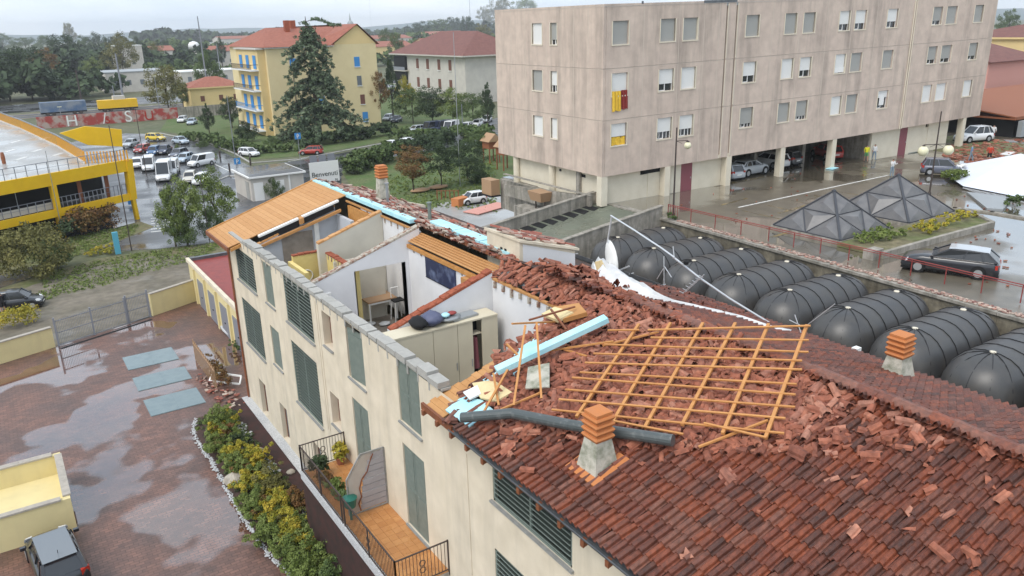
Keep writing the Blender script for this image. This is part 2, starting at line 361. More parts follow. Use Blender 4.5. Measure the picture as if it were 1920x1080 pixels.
# grass bank with hedge zone, garden lawn, verge and gravel yard beyond the gate
sheet('lawn', [(300,245),(400,262),(470,300),(560,293),(640,280),(740,262),(850,238),(925,222),(925,160),(760,150),(600,160),(460,170),(330,200)], .012, 'lawn', **ST)
sheet('lawn', [(640,322),(700,300),(930,262),(1010,255),(1010,420),(880,400),(700,410)], .012, 'lawn', **ST)
sheet('verge', [(-80,470),(0,455),(110,450),(200,432),(262,415),(290,425),(180,470),(60,500),(-80,540)], .012, 'verge', **ST)
sheet('verge', [(-80,570),(90,512),(180,485),(262,474),(420,455),(450,500),(380,540),(-80,700)], .010, 'verge', **ST)
sheet('gravel_yard', [(-80,600),(60,535),(150,510),(210,490),(300,480),(370,478),(395,520),(285,592),(110,655),(-80,715)], .016, 'dirt', **ST)
sheet('courtyard_paving', [(-18,57.6),(-2.2,58.85),(1.2,60.1),(7.5,62.3),(11.6,64.2),(11.6,40),(9.6,10),(-18,10)], .028, 'paver', px=False, **ST)
sheet('lower_yard_paving', [(41,49.6),(41,47.0),(25,47.0),(25,60),(44,84),(62,84),(46,66),(41,66)], .024, 'park_floor', px=False, **ST)
# railway land
M().box(-60,120,246,262,-.01,.02).ob('railway_track_bed', 'dirt', **ST)
M().box(-60,130,268,300,-.01,.024).ob('railway_platform_road', 'asphalt', **ST)
m = M()
for y in (249,250.5,255,256.5): m.box(-60,120,y-.05,y+.05,.02,.2)
m.ob('rail', 'rail_grey', **ST)
# low hills on the horizon
m = M(); n = 90
ang = np.linspace(-.35, 1.75, n); ring = []
for i, a in enumerate(ang):
    d = 3400; hh = 24 + 7*math.sin(i*.21)+ 8*math.sin(i*.53+1) + 6*max(0, math.sin(i*.11-.5)) + RS.rand()*6
    s, c = math.sin(a), math.cos(a); ring.append([(s*(d-700), c*(d-700), -.5), (s*(d-250), c*(d-250), hh*.7), (s*d, c*d, hh), (s*(d+500), c*(d+500), -1)])
m.loft(ring, closed=False, caps=False).ob('hills', 'hill_far', smooth=True, **ST)

# ================================================================ courtyard things
m = M()
def wallseg(name, a, b, h, th, mat, cap, label, cat='wall', z=0, caph=.07, capw=.06, top2=None, **k):
    a = np.array([*a[:2], z]); b = np.array([*b[:2], z]); d = nrm(b-a); s = np.array([-d[1], d[0], 0])
    t = thing(name, label, cat, tuple((a+b)/2), **k)
    h2 = h if top2 is None else top2
    P = [a-s*th/2, b-s*th/2, b+s*th/2, a+s*th/2]; Z = [h, h2, h2, h]
    M().hexa(P + [p + np.array([0,0,zz]) for p, zz in zip(P, Z)]).ob('wall_panel', mat, t)
    n = max(1, int(np.linalg.norm(b-a)/1.2)); w = th/2 + capw
    for i in range(n):
        p = a + (b-a)*(i/n) + d*.006; q = a + (b-a)*((i+1)/n) - d*.006
        z0 = h + (h2-h)*i/n; z1 = h + (h2-h)*(i+1)/n
        P = [p-s*w, q-s*w, q+s*w, p+s*w]; Z = [z0, z1, z1, z0]
        M().hexa([u + np.array([0,0,zz+.002]) for u, zz in zip(P,Z)] + [u + np.array([0,0,zz+caph]) for u, zz in zip(P,Z)]).ob('cap_stone', cap, t)
    return t
wallseg('boundary_wall', (-12,55.4), (1.05,60.05), 1.45, .22, 'cream_wall', 'cap_stone', 'long cream boundary wall left of the iron gate, shrubs behind it')
wallseg('boundary_wall', (7.85,62.6), (11.5,64.3), 1.75, .22, 'cream_wall', 'cap_stone', 'short cream boundary wall between the gate and the garages')
# ramp parapets with cream faces, bottom left
t = thing('ramp_enclosure', 'cream rendered parapet box with stone caps beside the parked dark car', 'wall', (-5,38,0))
M().box(-14,-.05,39.75,40.0,0,1.6).box(-.25,-.05,35.45,39.75,0,1.6).box(-14,-.05,35.25,35.45,0,1.6).ob('wall_panel', 'cream_wall', t)
M().box(-14,-.25,35.45,39.75,.03,.62).ob('flat_roof', 'cream_wall', t)
for i in range(10):
    M().box(-14+1.36*i, -14+1.36*(i+1)-.012, 39.70,40.05,1.602,1.68).ob('cap_stone','cap_stone',t); M().box(-14+1.36*i, -14+1.36*(i+1)-.012, 35.2,35.5,1.602,1.68).ob('cap_stone','cap_stone',t)
for i in range(3): M().box(-.32,.0,35.5+1.4*i,35.5+1.4*(i+1)-.012,1.602,1.685).ob('cap_stone','cap_stone',t)
# gate
def gate(a, b, n, label, h=2.0, posts=3):
    a = np.array([*a,0.]); b = np.array([*b,0.]); t = thing('gate', label, 'gate', tuple((a+b)/2))
    up = np.array([0,0,1.])
    for z in (.12, 1.0, h-.15): M().bar(a+up*z, b+up*z, .05).ob('rail', 'rail_grey', t)
    m = M(); L_ = np.linalg.norm(b-a); k = int(L_/.11)
    for i in range(k+1):
        p = a+(b-a)*i/k; m.bar(p+up*.1, p+up*(h-.05+.06*math.sin(i*math.pi/k)), .022)
    m.ob('bars', 'rail_grey', t, kind='stuff')
    for i in range(posts): p = a+(b-a)*i/(posts-1); M().bar(p, p+up*(h+.12), .12).ob('post', 'rail_grey', t)
    return t
gate((1.3,59.95),(6.0,61.75), 40, 'wide grey iron driveway gate between two cream walls', posts=3)
gate((6.1,61.8),(7.65,62.35), 12, 'narrow grey iron pedestrian gate beside the driveway gate', h=2.1, posts=2)
m = M(); m.add([(1.3,59.5,.034),(7.6,61.9,.034),(7.7,61.6,.034),(1.4,59.2,.034)], [(0,1,2,3)]).ob('kerb', 'black', **ST)
for i,(y0,y1,x1,lb) in enumerate([(52.45,55.0,7.7,'farthest'),(48.7,51.0,7.7,'middle'),(44.7,47.2,7.6,'nearest')]):
    t = thing('floor_cover', f'{lb} of the three wet blue-green covers in the brick courtyard', 'cover', (6.1,(y0+y1)/2,0), group='flat covers set in the courtyard')
    M().box(4.6,x1,y0,y1,.03,.05).ob('cover_plate', 'mat_green', t)
    for k in range(2):
        M().box(4.64+(x1-4.6)/2*k, 4.56+(x1-4.6)/2*(k+1), y0+.04, y1-.04, .052,.062).ob('panel', 'mat_green', t)
# garage block with red roof left of the house
t = thing('garage_block', 'low cream garage building with a dark red flat roof beside the house', 'garage', (12.6,56,0))
M().box(11.45,15.2,48.0,65.4,0,3.0).ob('wall', 'cream_wall', t)
M().box(11.62,15.05,48.1,65.2,3.0,3.06).ob('roof', 'red_roof', t)
M().box(11.35,11.6,48.0,65.6,3.0,3.3).ob('parapet', 'stucco', t); M().box(11.6,15.2,65.2,65.6,3.0,3.3).ob('parapet', 'gutter', t)
for i in range(4):
    y = 62.6-i*3.4
    d = M().box(11.40,11.449,y-2.1,y,.05,2.3).ob('garage_door', 'rail_grey', t); M().box(11.36,11.398,y-1.2,y-1.0,1.0,1.06).ob('handle', 'black', d)
for i in range(5): y = 64.7-i*3.4; M().box(11.30,11.449,y-2.1+.6,y-1.5+.3,0,2.9).ob('pilaster', 'cream_wall', t)
# planted bed: kerb line of white pebbles
bed = [(6.64,42.9),(6.2,41.5),(6.09,40.4),(6.2,37.76),(6.15,34.0),(6.16,31.5),(6.3,28.5),(6.9,25.5),(7.3,22)]
M().prism([(x,y,.03) for x,y in bed]+[(9.44,22,.03),(9.44,42.9,.03)][::1], (0,0,.07)).ob('planting_bed_soil', 'brown_earth', **ST)
m = M()
for (a, b) in zip(bed[:-1], bed[1:]):
    a = np.array(a); b = np.array(b); n = int(np.linalg.norm(b-a)*46)
    for i in range(n):
        p = a+(b-a)*RS.rand()+RS.randn(2)*.055; r = .03+.04*RS.rand()
        m.lathe([(r*.6,-r*.3),(r,.1*r),(r*.4,.6*r)], 5, (p[0],p[1],.06+.05*RS.rand()), tint=RS.rand())
m.ob('pebble_edging', 'white_gravel', kind='stuff', label='edging of white pebbles between paving and planted bed', category='pebbles')
m = M()
for i in range(900):
    y = 24+18.5*RS.rand(); x = 8.0+.5*RS.rand()**2 + .25*math.sin(y*1.3); r = .03+.07*RS.rand()
    m.lathe([(r*.6,-r*.3),(r,.1*r),(r*.4,.6*r)], 5, (x,y,.12+.04*RS.rand()))
m.ob('broken_stone_litter', 'white_gravel', kind='stuff', label='scattered pale stone crumbs along the bed beside the house', category='debris')
M().box(9.44,9.9,28.35,43.9,.03,.14).ob('gravel_kerb', 'white_gravel', **ST)
M().box(8.5,9.44,28.0,43.9,.03,.108).ob('ledge_band', 'dark_red', **ST)
rockspec = [((432,845),.42,'pale pointed boulder among the shrubs of the bed'),((440,897),.5,'broad reddish boulder in the middle of the planted bed'),((545,880),.2,'small tan stone at the kerb of the planted bed'),((485,840),.22,'small white stone near the top of the planted bed')]
for (p, r, lb) in rockspec:
    c = G(p[0], p[1], .3); m = M(); pr = []
    for k in range(6):
        f = [0.75,1,.95,.75,.45,.12][k]; pr.append([(c[0]+r*f*math.cos(t_)*(1+.25*RS.rand()), c[1]+r*f*math.sin(t_)*(1+.25*RS.rand()), .1+r*1.1*k/5) for t_ in np.arange(7)*2*math.pi/7])
    m.loft(pr).ob('boulder', 'rock', label=lb, cat='boulder')
# ================================================================ the damaged row house
XF, XB, YN, YD = 9.9, 22.0, -2.0, 43.9          # front wall, rear wall, near end, far end
HOUSE = thing('row_house', 'long cream three storey house with its roof torn off over the middle rooms', 'house', (XF, 43.9, 0))
A_ = math.atan(.326); RF = roty(-A_)            # roof slope frames: local x runs up the slope
def zr(x): return 9.9 + .326*(x-9.4) if x < 16 else 12.05 - .326*(x-16)
# facade with window openings: grid of panels around the holes
wins = [ # y0,y1,z0,z1,type
 (39.1,42.5,7.75,9.6,'louvre'),(36.1,37.5,7.8,9.95,'blank'),(30.75,34.3,7.78,10.05,'louvre'),(28.5,29.5,8.2,9.7,'niche'),(25.35,26.95,7.72,10.03,'open'),(20.85,22.45,7.75,10.08,'double'),(12.85,16.48,7.80,9.35,'louvre'),
 (39.1,42.5,4.0,6.7,'louvre'),(36.1,37.5,4.5,6.6,'blank'),(30.85,34.2,3.72,6.88,'louvre'),(28.5,29.5,4.6,6.1,'niche'),(25.4,26.95,3.6,6.85,'double'),(20.83,22.45,3.62,6.9,'double'),(12.9,16.5,3.9,6.2,'louvre'),
 (40.0,41.2,.2,2.3,'door'),(36.4,37.6,.2,2.3,'door'),(31.6,32.7,.2,2.3,'door'),(8.9,10.9,7.8,9.35,'glass'),(4.5,7.5,7.8,9.3,'louvre'),(-1,2,7.8,9.3,'louvre'),(8.9,10.9,4,6.2,'glass')]
TH = .34
ys = sorted({YN, YD} | {w[0] for w in wins} | {w[1] for w in wins})
m = M()
for a, b in zip(ys[:-1], ys[1:]):
    hol = sorted([(w[2], w[3]) for w in wins if w[0] <= a+1e-6 and w[1] >= b-1e-6]); z = 0
    for z0, z1 in hol + [(10.05, 10.05)]:
        if z0 > z: m.add([(XF,a,z),(XF,b,z),(XF,b,z0),(XF,a,z0)], [(3,2,1,0)])
        z = max(z, z1)
    # top strip up to the wall head
for w in wins:
    y0,y1,z0,z1 = w[:4]; m.add([(XF,y0,z0),(XF,y1,z0),(XF,y1,z1),(XF,y0,z1),(XF+TH,y0,z0),(XF+TH,y1,z0),(XF+TH,y1,z1),(XF+TH,y0,z1)], [(0,1,5,4),(1,2,6,5),(2,3,7,6),(3,0,4,7)])
m.ob('front_wall', 'stucco', HOUSE)
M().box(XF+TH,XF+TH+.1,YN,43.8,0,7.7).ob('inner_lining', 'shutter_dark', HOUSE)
M().box(XF+.02,XF+TH+.1,43.6,YD,0,10.0).box(XB-.3,XB,YN,43.6,0,9.6).box(XF+.4,XB-.3,YN,YN+.3,0,9.6).ob('side_wall', 'stucco', HOUSE)
M().hexa([(10.3,43.6,0),(XB,43.6,0),(XB,YD,0),(10.3,YD,0),(10.3,43.6,10.0),(XB,43.6,9.9),(XB,YD,9.9),(10.3,YD,10.0)]).prism([(10.3,43.6,10.0),(XB,43.6,9.9),(16,43.6,11.7)], (0,.3,0)).ob('gable_wall', 'stucco', HOUSE)
# attic part of the front wall (inner face white)
M().box(XF+.02,XF+TH,19.3,43.6,9.2+.85,10.12).ob('wall_head', 'block', HOUSE)
m = M()
inner = [w for w in wins if w[2] > 7 and w[1] > 19]
ysi = sorted({19.3, 43.6} | {w[0] for w in inner} | {w[1] for w in inner})
for a, b in zip(ysi[:-1], ysi[1:]):
    h = [(w[2], w[3]) for w in inner if w[0] <= a+1e-6 and w[1] >= b-1e-6]; z = 6.9
    for z0, z1 in h + [(10.05,10.05)]:
        if z0 > z: m.add([(XF+TH,a,z),(XF+TH,b,z),(XF+TH,b,z0),(XF+TH,a,z0)], [(0,1,2,3)])
        z = max(z, z1)
m.ob('inner_wall', 'white_wall', HOUSE)
# concrete blocks on the wall head, cut joints between them
nb = 30; y = 40.6; i = 0
while y > 19.6:
    L_ = .76
    jit = RS.randn()*.012
    M().box(XF-.06+jit, XF+TH+.02+jit, y-L_+.035, y-.035, 10.135, 10.33+RS.randn()*.03, tint=RS.rand()).ob('block', 'block', HOUSE)
    M().box(XF-.012, XF+.03, y-.045, y+.045, 9.80, 10.12).ob('mortar_notch', 'block', HOUSE); y -= L_
# shutters
def louvre(y0,y1,z0,z1,n=None,lean=.6):
    p = M(); fr = .07; x = XF+.05
    p.box(x-.03,x+.03,y0,y0+fr,z0,z1).box(x-.03,x+.03,y1-fr,y1,z0,z1).box(x-.03,x+.03,y0,y1,z0,z0+fr).box(x-.03,x+.03,y0,y1,z1-fr,z1)
    k = max(1, round((y1-y0)/1.7))
    for j in range(1, k): yy = y0+(y1-y0)*j/k; p.box(x-.032,x+.03,yy-.035,yy+.035,z0+fr,z1-fr)
    s = p.ob('shutter', 'shutter', HOUSE); m = M(); nn = int((z1-z0)/.165)
    for j in range(nn):
        z = z0+fr+.03+(z1-z0-2*fr)*j/nn; m.obox((x-.01,(y0+y1)/2,z+.03), (.11,y1-y0-2*fr,.022), roty(lean))
    m.ob('slats', 'shutter', s, kind='stuff')
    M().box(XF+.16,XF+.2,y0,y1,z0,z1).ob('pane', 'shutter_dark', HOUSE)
    M().box(XF-.09,XF+.12,y0-.08,y1+.08,z0-.07,z0-.002).ob('window_sill', 'grey_stone', HOUSE)
for (y0,y1,z0,z1,ty) in wins:
    if ty == 'louvre': louvre(y0,y1,z0,z1)
    elif ty in ('double','blank'):
        k = 2 if ty == 'double' else 1
        for j in range(k):
            a = y0+(y1-y0)*j/k; b = y0+(y1-y0)*(j+1)/k
            s = M().box(XF+.05,XF+.10,a+.01,b-.01,z0+.02,z1-.02).ob('shutter', 'shutter', HOUSE)
            M().box(XF+.035,XF+.049,a+.10,b-.10,z0+.2,z0+(z1-z0)*.48).ob('panel','shutter',s); M().box(XF+.035,XF+.049,a+.10,b-.10,z0+(z1-z0)*.53,z1-.15).ob('panel','shutter',s)
        M().box(XF-.07,XF+.12,y0-.06,y1+.06,z0-.07,z0-.002).ob('window_sill','grey_stone',HOUSE)
    elif ty == 'open':
        s = M().obox((XF+.10,y0+.72,(z0+z1)/2-.1),(.05,1.40,z1-z0-.25),rotz(.10)).ob('shutter','shutter',HOUSE); M().obox((XF+.05,y0+.72,(z0+z1)/2-.1),(.02,1.2,z1-z0-.6),rotz(.10)).ob('panel','shutter',s)
        M().box(XF-.07,XF+.12,y0-.06,y1+.06,z0-.07,z0-.002).ob('window_sill','grey_stone',HOUSE)
        M().box(XF+.3,XF+.33,y0,y1,z0,z1).ob('opening','black',HOUSE)
    elif ty == 'niche':
        M().box(XF+.31,XF+.335,y0,y1,z0,z1).ob('pane','brown_shutter',HOUSE); M().box(XF-.09,XF+.3,y0-.02,y1+.02,z0-.06,z0-.002).ob('window_sill','grey_stone',HOUSE)
    elif ty == 'door':
        s = M().box(XF+.25,XF+.3,y0,y1,z0,z1).ob('door','glass_grey',HOUSE)
        for q in (y0+.02,(y0+y1)/2,y1-.08): M().box(XF+.22,XF+.249,q,q+.06,z0,z1).ob('frame','dark_wood',s)
    else: M().box(XF+.1,XF+.14,y0,y1,z0,z1).ob('window','glass_grey',HOUSE)
M().tube((XF-.08,43.75,.1),(XF-.08,43.75,9.5),.06).ob('downpipe','dark_wood',HOUSE)
for yy in (29.9,30.15,17.9): M().tube((XF-.012,yy,4 if yy>20 else 3.6),(XF-.012,yy,9.9 if yy>20 else 8.6),.012,n=5).ob('cable','stucco',HOUSE)
# floors and partitions of the roofless attic
M().box(XF+TH,15.0,19.3,43.6,6.7,6.9).ob('attic_floor','tile_floor',HOUSE)
def cross(y, x0, x1, mat, topmat='mortar', th=.26, dz=0, zb=6.9, name='partition_wall', cut=None):
    zt = lambda x: min(zr(x), 12.0) - .12 + dz
    m = M()
    if cut:                                              # doorway (x0,x1,ztop)
        a, b, zc = cut
        for (p, q, zl) in ((x0,a,zb),(a,b,zc),(b,x1,zb)): m.prism([(p,y-th/2,zl),(q,y-th/2,zl),(q,y-th/2,zt(q)),(p,y-th/2,zt(p))], (0,th,0))
    else: m.prism([(x0,y-th/2,zb),(x1,y-th/2,zb),(x1,y-th/2,zt(x1)),(x0,y-th/2,zt(x0))], (0,th,0))
    m.ob(name, mat, HOUSE)
    n = int((x1-x0)/.3)
    c = M()
    for i in range(n):
        a = x0+(x1-x0)*i/n+.01; b = x0+(x1-x0)*(i+1)/n-.01; j = RS.rand()*.05
        c.hexa([(a,y-th/2-.01,zt(a)+.002),(b,y-th/2-.01,zt(b)+.002),(b,y+th/2+.01,zt(b)+.002),(a,y+th/2+.01,zt(a)+.002),
                (a,y-th/2,zt(a)+.06+j),(b,y-th/2,zt(b)+.06+j),(b,y+th/2,zt(b)+.06+j),(a,y+th/2,zt(a)+.06+j)], tint=RS.rand())
    c.ob('broken_wall_top', topmat, HOUSE, kind='stuff')
cross(40.75, 10.25, 15.0, 'grey_wall', 'plank', dz=-.3)
M().box(11.9,13.6,40.585,40.615,8.3,10.25).ob('wall_tiles','tile_floor',HOUSE)
M().box(13.7,13.95,40.50,40.61,6.9,10.8).ob('door_frame','white_paint',HOUSE)
cross(35.9, 12.2, 15.6, 'beige_wall', 'plank', th=.3)
cross(31.85, 10.25, 15.6, 'white_wall', 'mortar', th=.32, cut=(12.35,14.75,10.33))
cross(24.65, 10.7, 15.0, 'white_wall', 'red_brick', th=.36, dz=-.05)
# door lining behind the doorway
M().box(12.3,12.35,31.69,32.01,6.9,10.33).box(14.75,14.80,31.69,32.01,6.9,10.33).ob('door_frame','white_paint',HOUSE)
M().box(12.4,14.9,34.4,34.5,6.9,10.1).ob('inner_wall','beige_wall',HOUSE)
# spine wall under the ridge, white with square mortar nibs and the wood edge on top
m = M()
m.box(15.62,15.8,31.9,38.5,6.9,11.56).box(15.0,15.22,24.5,31.9,6.9,11.05).box(15.0,15.22,19.3,24.5,6.9,11.28); m.ob('spine_wall','white_wall',HOUSE)
M().box(15.0,15.2,38.5,43.6,6.9,10.9).ob('inner_wall','grey_wall',HOUSE)
for i in range(26):
    y = 37.6-i*.72
    if 31.4 < y < 32.2 or y<25.4: continue
    xx,zz_=(15.62,11.3) if y>32 else (15.0,10.86)
    M().box(xx-.04,xx-.002,y-.045,y+.045,zz_,zz_+.24).ob('mortar_notch','mortar',HOUSE)
# yellow bathroom box
m = M(); m.box(10.9,11.1,34.2,36.6,6.9,9.9).box(11.1,12.75,36.4,36.6,6.9,10.15).box(12.55,12.75,32.2,36.4,6.9,10.2); m.ob('bathroom_wall','yellow_wall',HOUSE)
m = M()
for i in range(12): m.box(12.5,12.8,32.3+i*.34,32.3+i*.34+.31,10.202,10.25+RS.rand()*.05)
for i in range(5): m.box(11.1+i*.3,11.1+i*.3+.27,36.37,36.63,10.152,10.2+RS.rand()*.05)
m.ob('broken_wall_top','red_brick',HOUSE,kind='stuff')
for i in range(8): M().box(12.515,12.549,32.5+i*.42,32.56+i*.42,9.95,10.19).ob('mortar_notch','mortar',HOUSE)
M().box(12.50,12.549,33.0,34.1,6.9,9.3).ob('door_opening','black',HOUSE)
mm = M(); 
for k in range(14):
    a=k*2*math.pi/14; b=(k+1)*2*math.pi/14; mm.tube((11.7+.28*math.cos(a),36.36,9.1+.28*math.sin(a)),(11.7+.28*math.cos(b),36.36,9.1+.28*math.sin(b)),.03,n=5)
mm.ob('wall_ring','white_paint',label='round white wall ring in the yellow bathroom',cat='mirror frame')
# pieces in the rooms
t = thing('wall_picture','dark blue picture hung on the white wall under the ridge','picture',(15.0,30.5,9))
Pc=[GX(799,499,14.985),GX(855,489,14.985),GX(855,526,14.985),GX(801,537,14.985)]
y1_,y0_ = Pc[0][1],Pc[2][1]; zt_,zb_ = (Pc[0][2]+Pc[1][2])/2,(Pc[2][2]+Pc[3][2])/2
mk('picture',(.02,.03,.08),.3,(.16,.20,.32),ns=1.6,nd=6,lo=.5,hi=.72)
M().box(14.95,14.995,y0_,y1_,zb_,zt_).ob('canvas','picture',t); M().box(14.955,14.997,y0_-.04,y1_+.04,zb_-.04,zb_-.002).box(14.955,14.997,y0_-.04,y1_+.04,zt_+.002,zt_+.04).ob('frame','black',t)
# closet run with open sliding door
t = thing('wardrobe','cream built-in wardrobe with one dark open bay below the brick-topped wall','wardrobe',(12.5,24,6.9))
mk('wardrobe_cream',(.62,.56,.42),.6,(.58,.52,.39),ns=1)
M().box(10.26,14.6,24.15,24.42,6.92,10.18).ob('cabinet_back','wardrobe_cream',t)
for i,(a,b) in enumerate([(10.26,11.9),(11.92,12.9),(12.92,13.55),(13.95,14.6)]):
    d = M().box(a,b,23.60,23.65,6.95,10.17).ob('door','wardrobe_cream',t); M().box(b-.09,b-.06,23.575,23.598,8.4,8.7).ob('handle','metal',d)
M().box(10.26,14.64,23.57,24.42,10.18,10.24).ob('top_board','wardrobe_cream',t); M().box(14.6,14.64,23.6,24.4,6.92,10.18).ob('side_panel','wardrobe_cream',t)
M().box(13.55,13.95,24.0,24.03,6.95,10.17).ob('open_bay','black',t); M().box(13.55,13.95,23.65,24.0,9.6,9.64).ob('shelf','wardrobe_cream',t)
M().tube((13.75,23.82,9.45),(13.75,23.82,8.2),.1,.16,n=7).ob('hanging_coat','door_red',t)
def blob(name,c,r,mat,label,cat,seed=1,n=10,fl=.5):
    rs = np.random.RandomState(seed); pr=[]
    for k in range(6):
        f = math.sin(math.pi*(.12+.76*k/5)); pr.append([(c[0]+r[0]*f*math.cos(a)*(1+.22*rs.rand()),c[1]+r[1]*f*math.sin(a)*(1+.22*rs.rand()),c[2]+r[2]*(k/5)*(1+.1*rs.rand())) for a in np.arange(n)*2*math.pi/n])
    return M().loft(pr).ob(name,mat,smooth=True,label=label,cat=cat)
mk('bag_blue',(.07,.08,.14),.6,(.10,.11,.18),ns=5)
blob('garbage_bag',(11.55,24.0,10.24),(.30,.4,.42),'black','black plastic bag at the left end of the wardrobe top','bag',1)
blob('travel_bag',(12.1,24.0,10.24),(.38,.42,.5),'bag_blue','slate blue bag on the wardrobe next to the black bag','bag',2)
blob('box_of_clothes',(12.8,24.05,10.24),(.45,.35,.22),'lead','grey folded covers on top of the wardrobe','bedding',3)
blob('plastic_bag',(12.6,23.9,10.46),(.16,.14,.16),'foam','small light blue bundle on the grey covers','bundle',4)
blob('cloth_bundle',(12.9,23.95,10.48),(.16,.15,.13),'rail_red','small dark red bundle on the grey covers','bundle',5)
M().obox((13.4,24.05,10.29),(1.1,.5,.08),rotz(.1)).ob('folded_cover','lead',label='flat grey cover lying beside the bundles on the wardrobe',cat='bedding')
# dining table, chair
tp_=G(706,556,8.0); tx,ty=float(tp_[0]),float(tp_[1])
t = thing('table','brown table with white legs in the open dining room','table',(tx,ty,6.9))
M().obox((tx,ty,8.0),(1.5,1.5,.06)).ob('table_top','wood_box',t)
for sx in (-.70,.70):
    for sy in (-.70,.70): M().box(tx+sx-.04,tx+sx+.04,ty+sy-.04,ty+sy+.04,6.92,7.965).ob('leg','white_paint',t)
M().box(tx-.65,tx+.65,ty-.74,ty-.70,7.88,7.96).ob('apron','white_paint',t)
tp_=G(745,560,8.0); qx,qy=float(tp_[0]),float(tp_[1])
t = thing('chair','white framed chair with a dark seat beside the brown table','chair',(qx,qy,6.9))
M().obox((qx,qy,7.95),(.55,.55,.06)).ob('seat','black',t)
for sx in (-.22,.22):
    for sy in (-.22,.22): M().bar((qx+sx*1.3,qy+sy*1.2,6.92),(qx+sx,qy+sy,7.92),.045).ob('leg','white_paint',t)
M().tube((qx-.2,qy+.26,7.98),(qx-.2,qy+.3,8.5),.025,n=6).tube((qx+.2,qy+.26,7.98),(qx+.2,qy+.3,8.5),.025,n=6).tube((qx-.2,qy+.3,8.5),(qx+.2,qy+.3,8.5),.025,n=6).ob('backrest','white_paint',t)
M().box(11.6,14.7,31.0,31.6,6.902,6.94).ob('rug','rust',label='rust red rug under the brown table',cat='rug')
t = thing('brown_sofa','rust brown sofa standing under the dining room window wall','sofa',(11.9,27.4,6.9))

M().box(10.9,13.0,26.4,27.6,6.92,7.55).ob('seat','rust',t); M().box(10.9,13.0,27.6,27.85,6.92,8.1).ob('backrest','rust',t)
t = thing('paper_notice','white framed paper on the wall beside the doorway','notice',(10.6,31.6,9))
M().box(10.75,11.15,31.64,31.688,9.0,9.6).ob('paper','white_paint',t); M().box(10.88,11.0,31.63,31.639,9.2,9.35).ob('printed_mark','blue_shutter',t)
for k,(x,y) in enumerate([(12.9,33.0),(13.6,33.6),(14.2,33.2),(13.4,30.3),(14.1,27.5),(11.2,30.9)]):
    blob('plaster_debris',(x,y,6.9),(.28,.22,.16),'membrane',['pale plaster lump behind the doorway, left','pale plaster lump behind the doorway, middle','pale plaster lump behind the doorway, right','plaster lump on the dining room floor','plaster lump at the foot of the picture wall','plaster lump in the corner by the paper notice'][k],'debris',20+k,7)
# ---- far timber deck: boards, fascia beams, truss pieces
for i in range(26):
    x0 = 9.3+i*(6.5/26); x1 = x0+6.5/26-.012; z0, z1 = zr(x0)-.02, zr(x1)-.02
    y0 = 41.25 if i < 26 else 40.4; y0 = 41.3-.9*i/26; 
    M().hexa([(x0,y0,z0-.04),(x1,y0,z1-.04),(x1,45.7,z1-.04),(x0,45.7,z0-.04),(x0,y0,z0),(x1,y0,z1),(x1,45.7,z1),(x0,45.7,z0)],tint=.35+.5*RS.rand()).ob('plank','plank',HOUSE)
def slope_bar(y,x0,x1,w,h,dz,mat,name,par=HOUSE):
    return M().hexa([(x0,y-w/2,zr(x0)+dz-h),(x1,y-w/2,zr(x1)+dz-h),(x1,y+w/2,zr(x1)+dz-h),(x0,y+w/2,zr(x0)+dz-h),(x0,y-w/2,zr(x0)+dz),(x1,y-w/2,zr(x1)+dz),(x1,y+w/2,zr(x1)+dz),(x0,y+w/2,zr(x0)+dz)]).ob(name,mat,par)
slope_bar(45.78,9.25,15.95,.12,.24,.02,'beam_wood','verge_board')
M().box(9.2,9.29,41.2,45.8,9.62,9.86).ob('fascia','dark_wood',HOUSE)
for i in range(5): slope_bar(41.7+i*.95,9.34,15.6,.14,.2,-.075,'beam_wood','rafter')
slope_bar(41.1,9.35,10.3,.1,.16,-.07,'beam_wood','rafter')
def edge_bar(x0,x1,dy,w,h,dz,mat,name):
    ye=lambda x: 41.25-.9*(x-9.3)/6.5-dy
    M().hexa([(x0,ye(x0)-w,zr(x0)+dz-h),(x1,ye(x1)-w,zr(x1)+dz-h),(x1,ye(x1),zr(x1)+dz-h),(x0,ye(x0),zr(x0)+dz-h),(x0,ye(x0)-w,zr(x0)+dz),(x1,ye(x1)-w,zr(x1)+dz),(x1,ye(x1),zr(x1)+dz),(x0,ye(x0),zr(x0)+dz)]).ob(name,mat,HOUSE)
edge_bar(10.8,12.9,.03,.24,.10,-.02,'white_paint','trim_board'); edge_bar(13.1,15.1,.03,.24,.10,-.02,'white_paint','trim_board')
edge_bar(10.8,12.9,.26,.03,.34,-.13,'black','gap_shade'); edge_bar(13.1,14.8,.26,.03,.30,-.13,'black','gap_shade'); edge_bar(10.6,15.1,.34,.16,.14,-.48,'plank','beam'); edge_bar(12.9,13.1,.0,.5,.3,-.03,'plank','post')  # black strips put the shade of the gap under the boards into colour
if 0: M().prism([(11.0,40.93,zr(11)-.28),(12.9,40.93,zr(12.9)-.28),(12.9,40.93,zr(12.9)-.62),(11.0,40.93,zr(11)-.62)],(0,.02,0)).ob('gap_shade','black',HOUSE)
if 0: M().prism([(13.15,40.88,zr(13.15)-.2),(14.9,40.88,zr(14.9)-.2),(14.9,40.88,zr(14.9)-.5),(13.15,40.88,zr(13.15)-.5)],(0,.02,0)).ob('gap_shade','black',HOUSE)

M().box(15.45,15.6,36.4,39.9,9.9,11.45).ob('timber_panel','beam_wood',HOUSE)
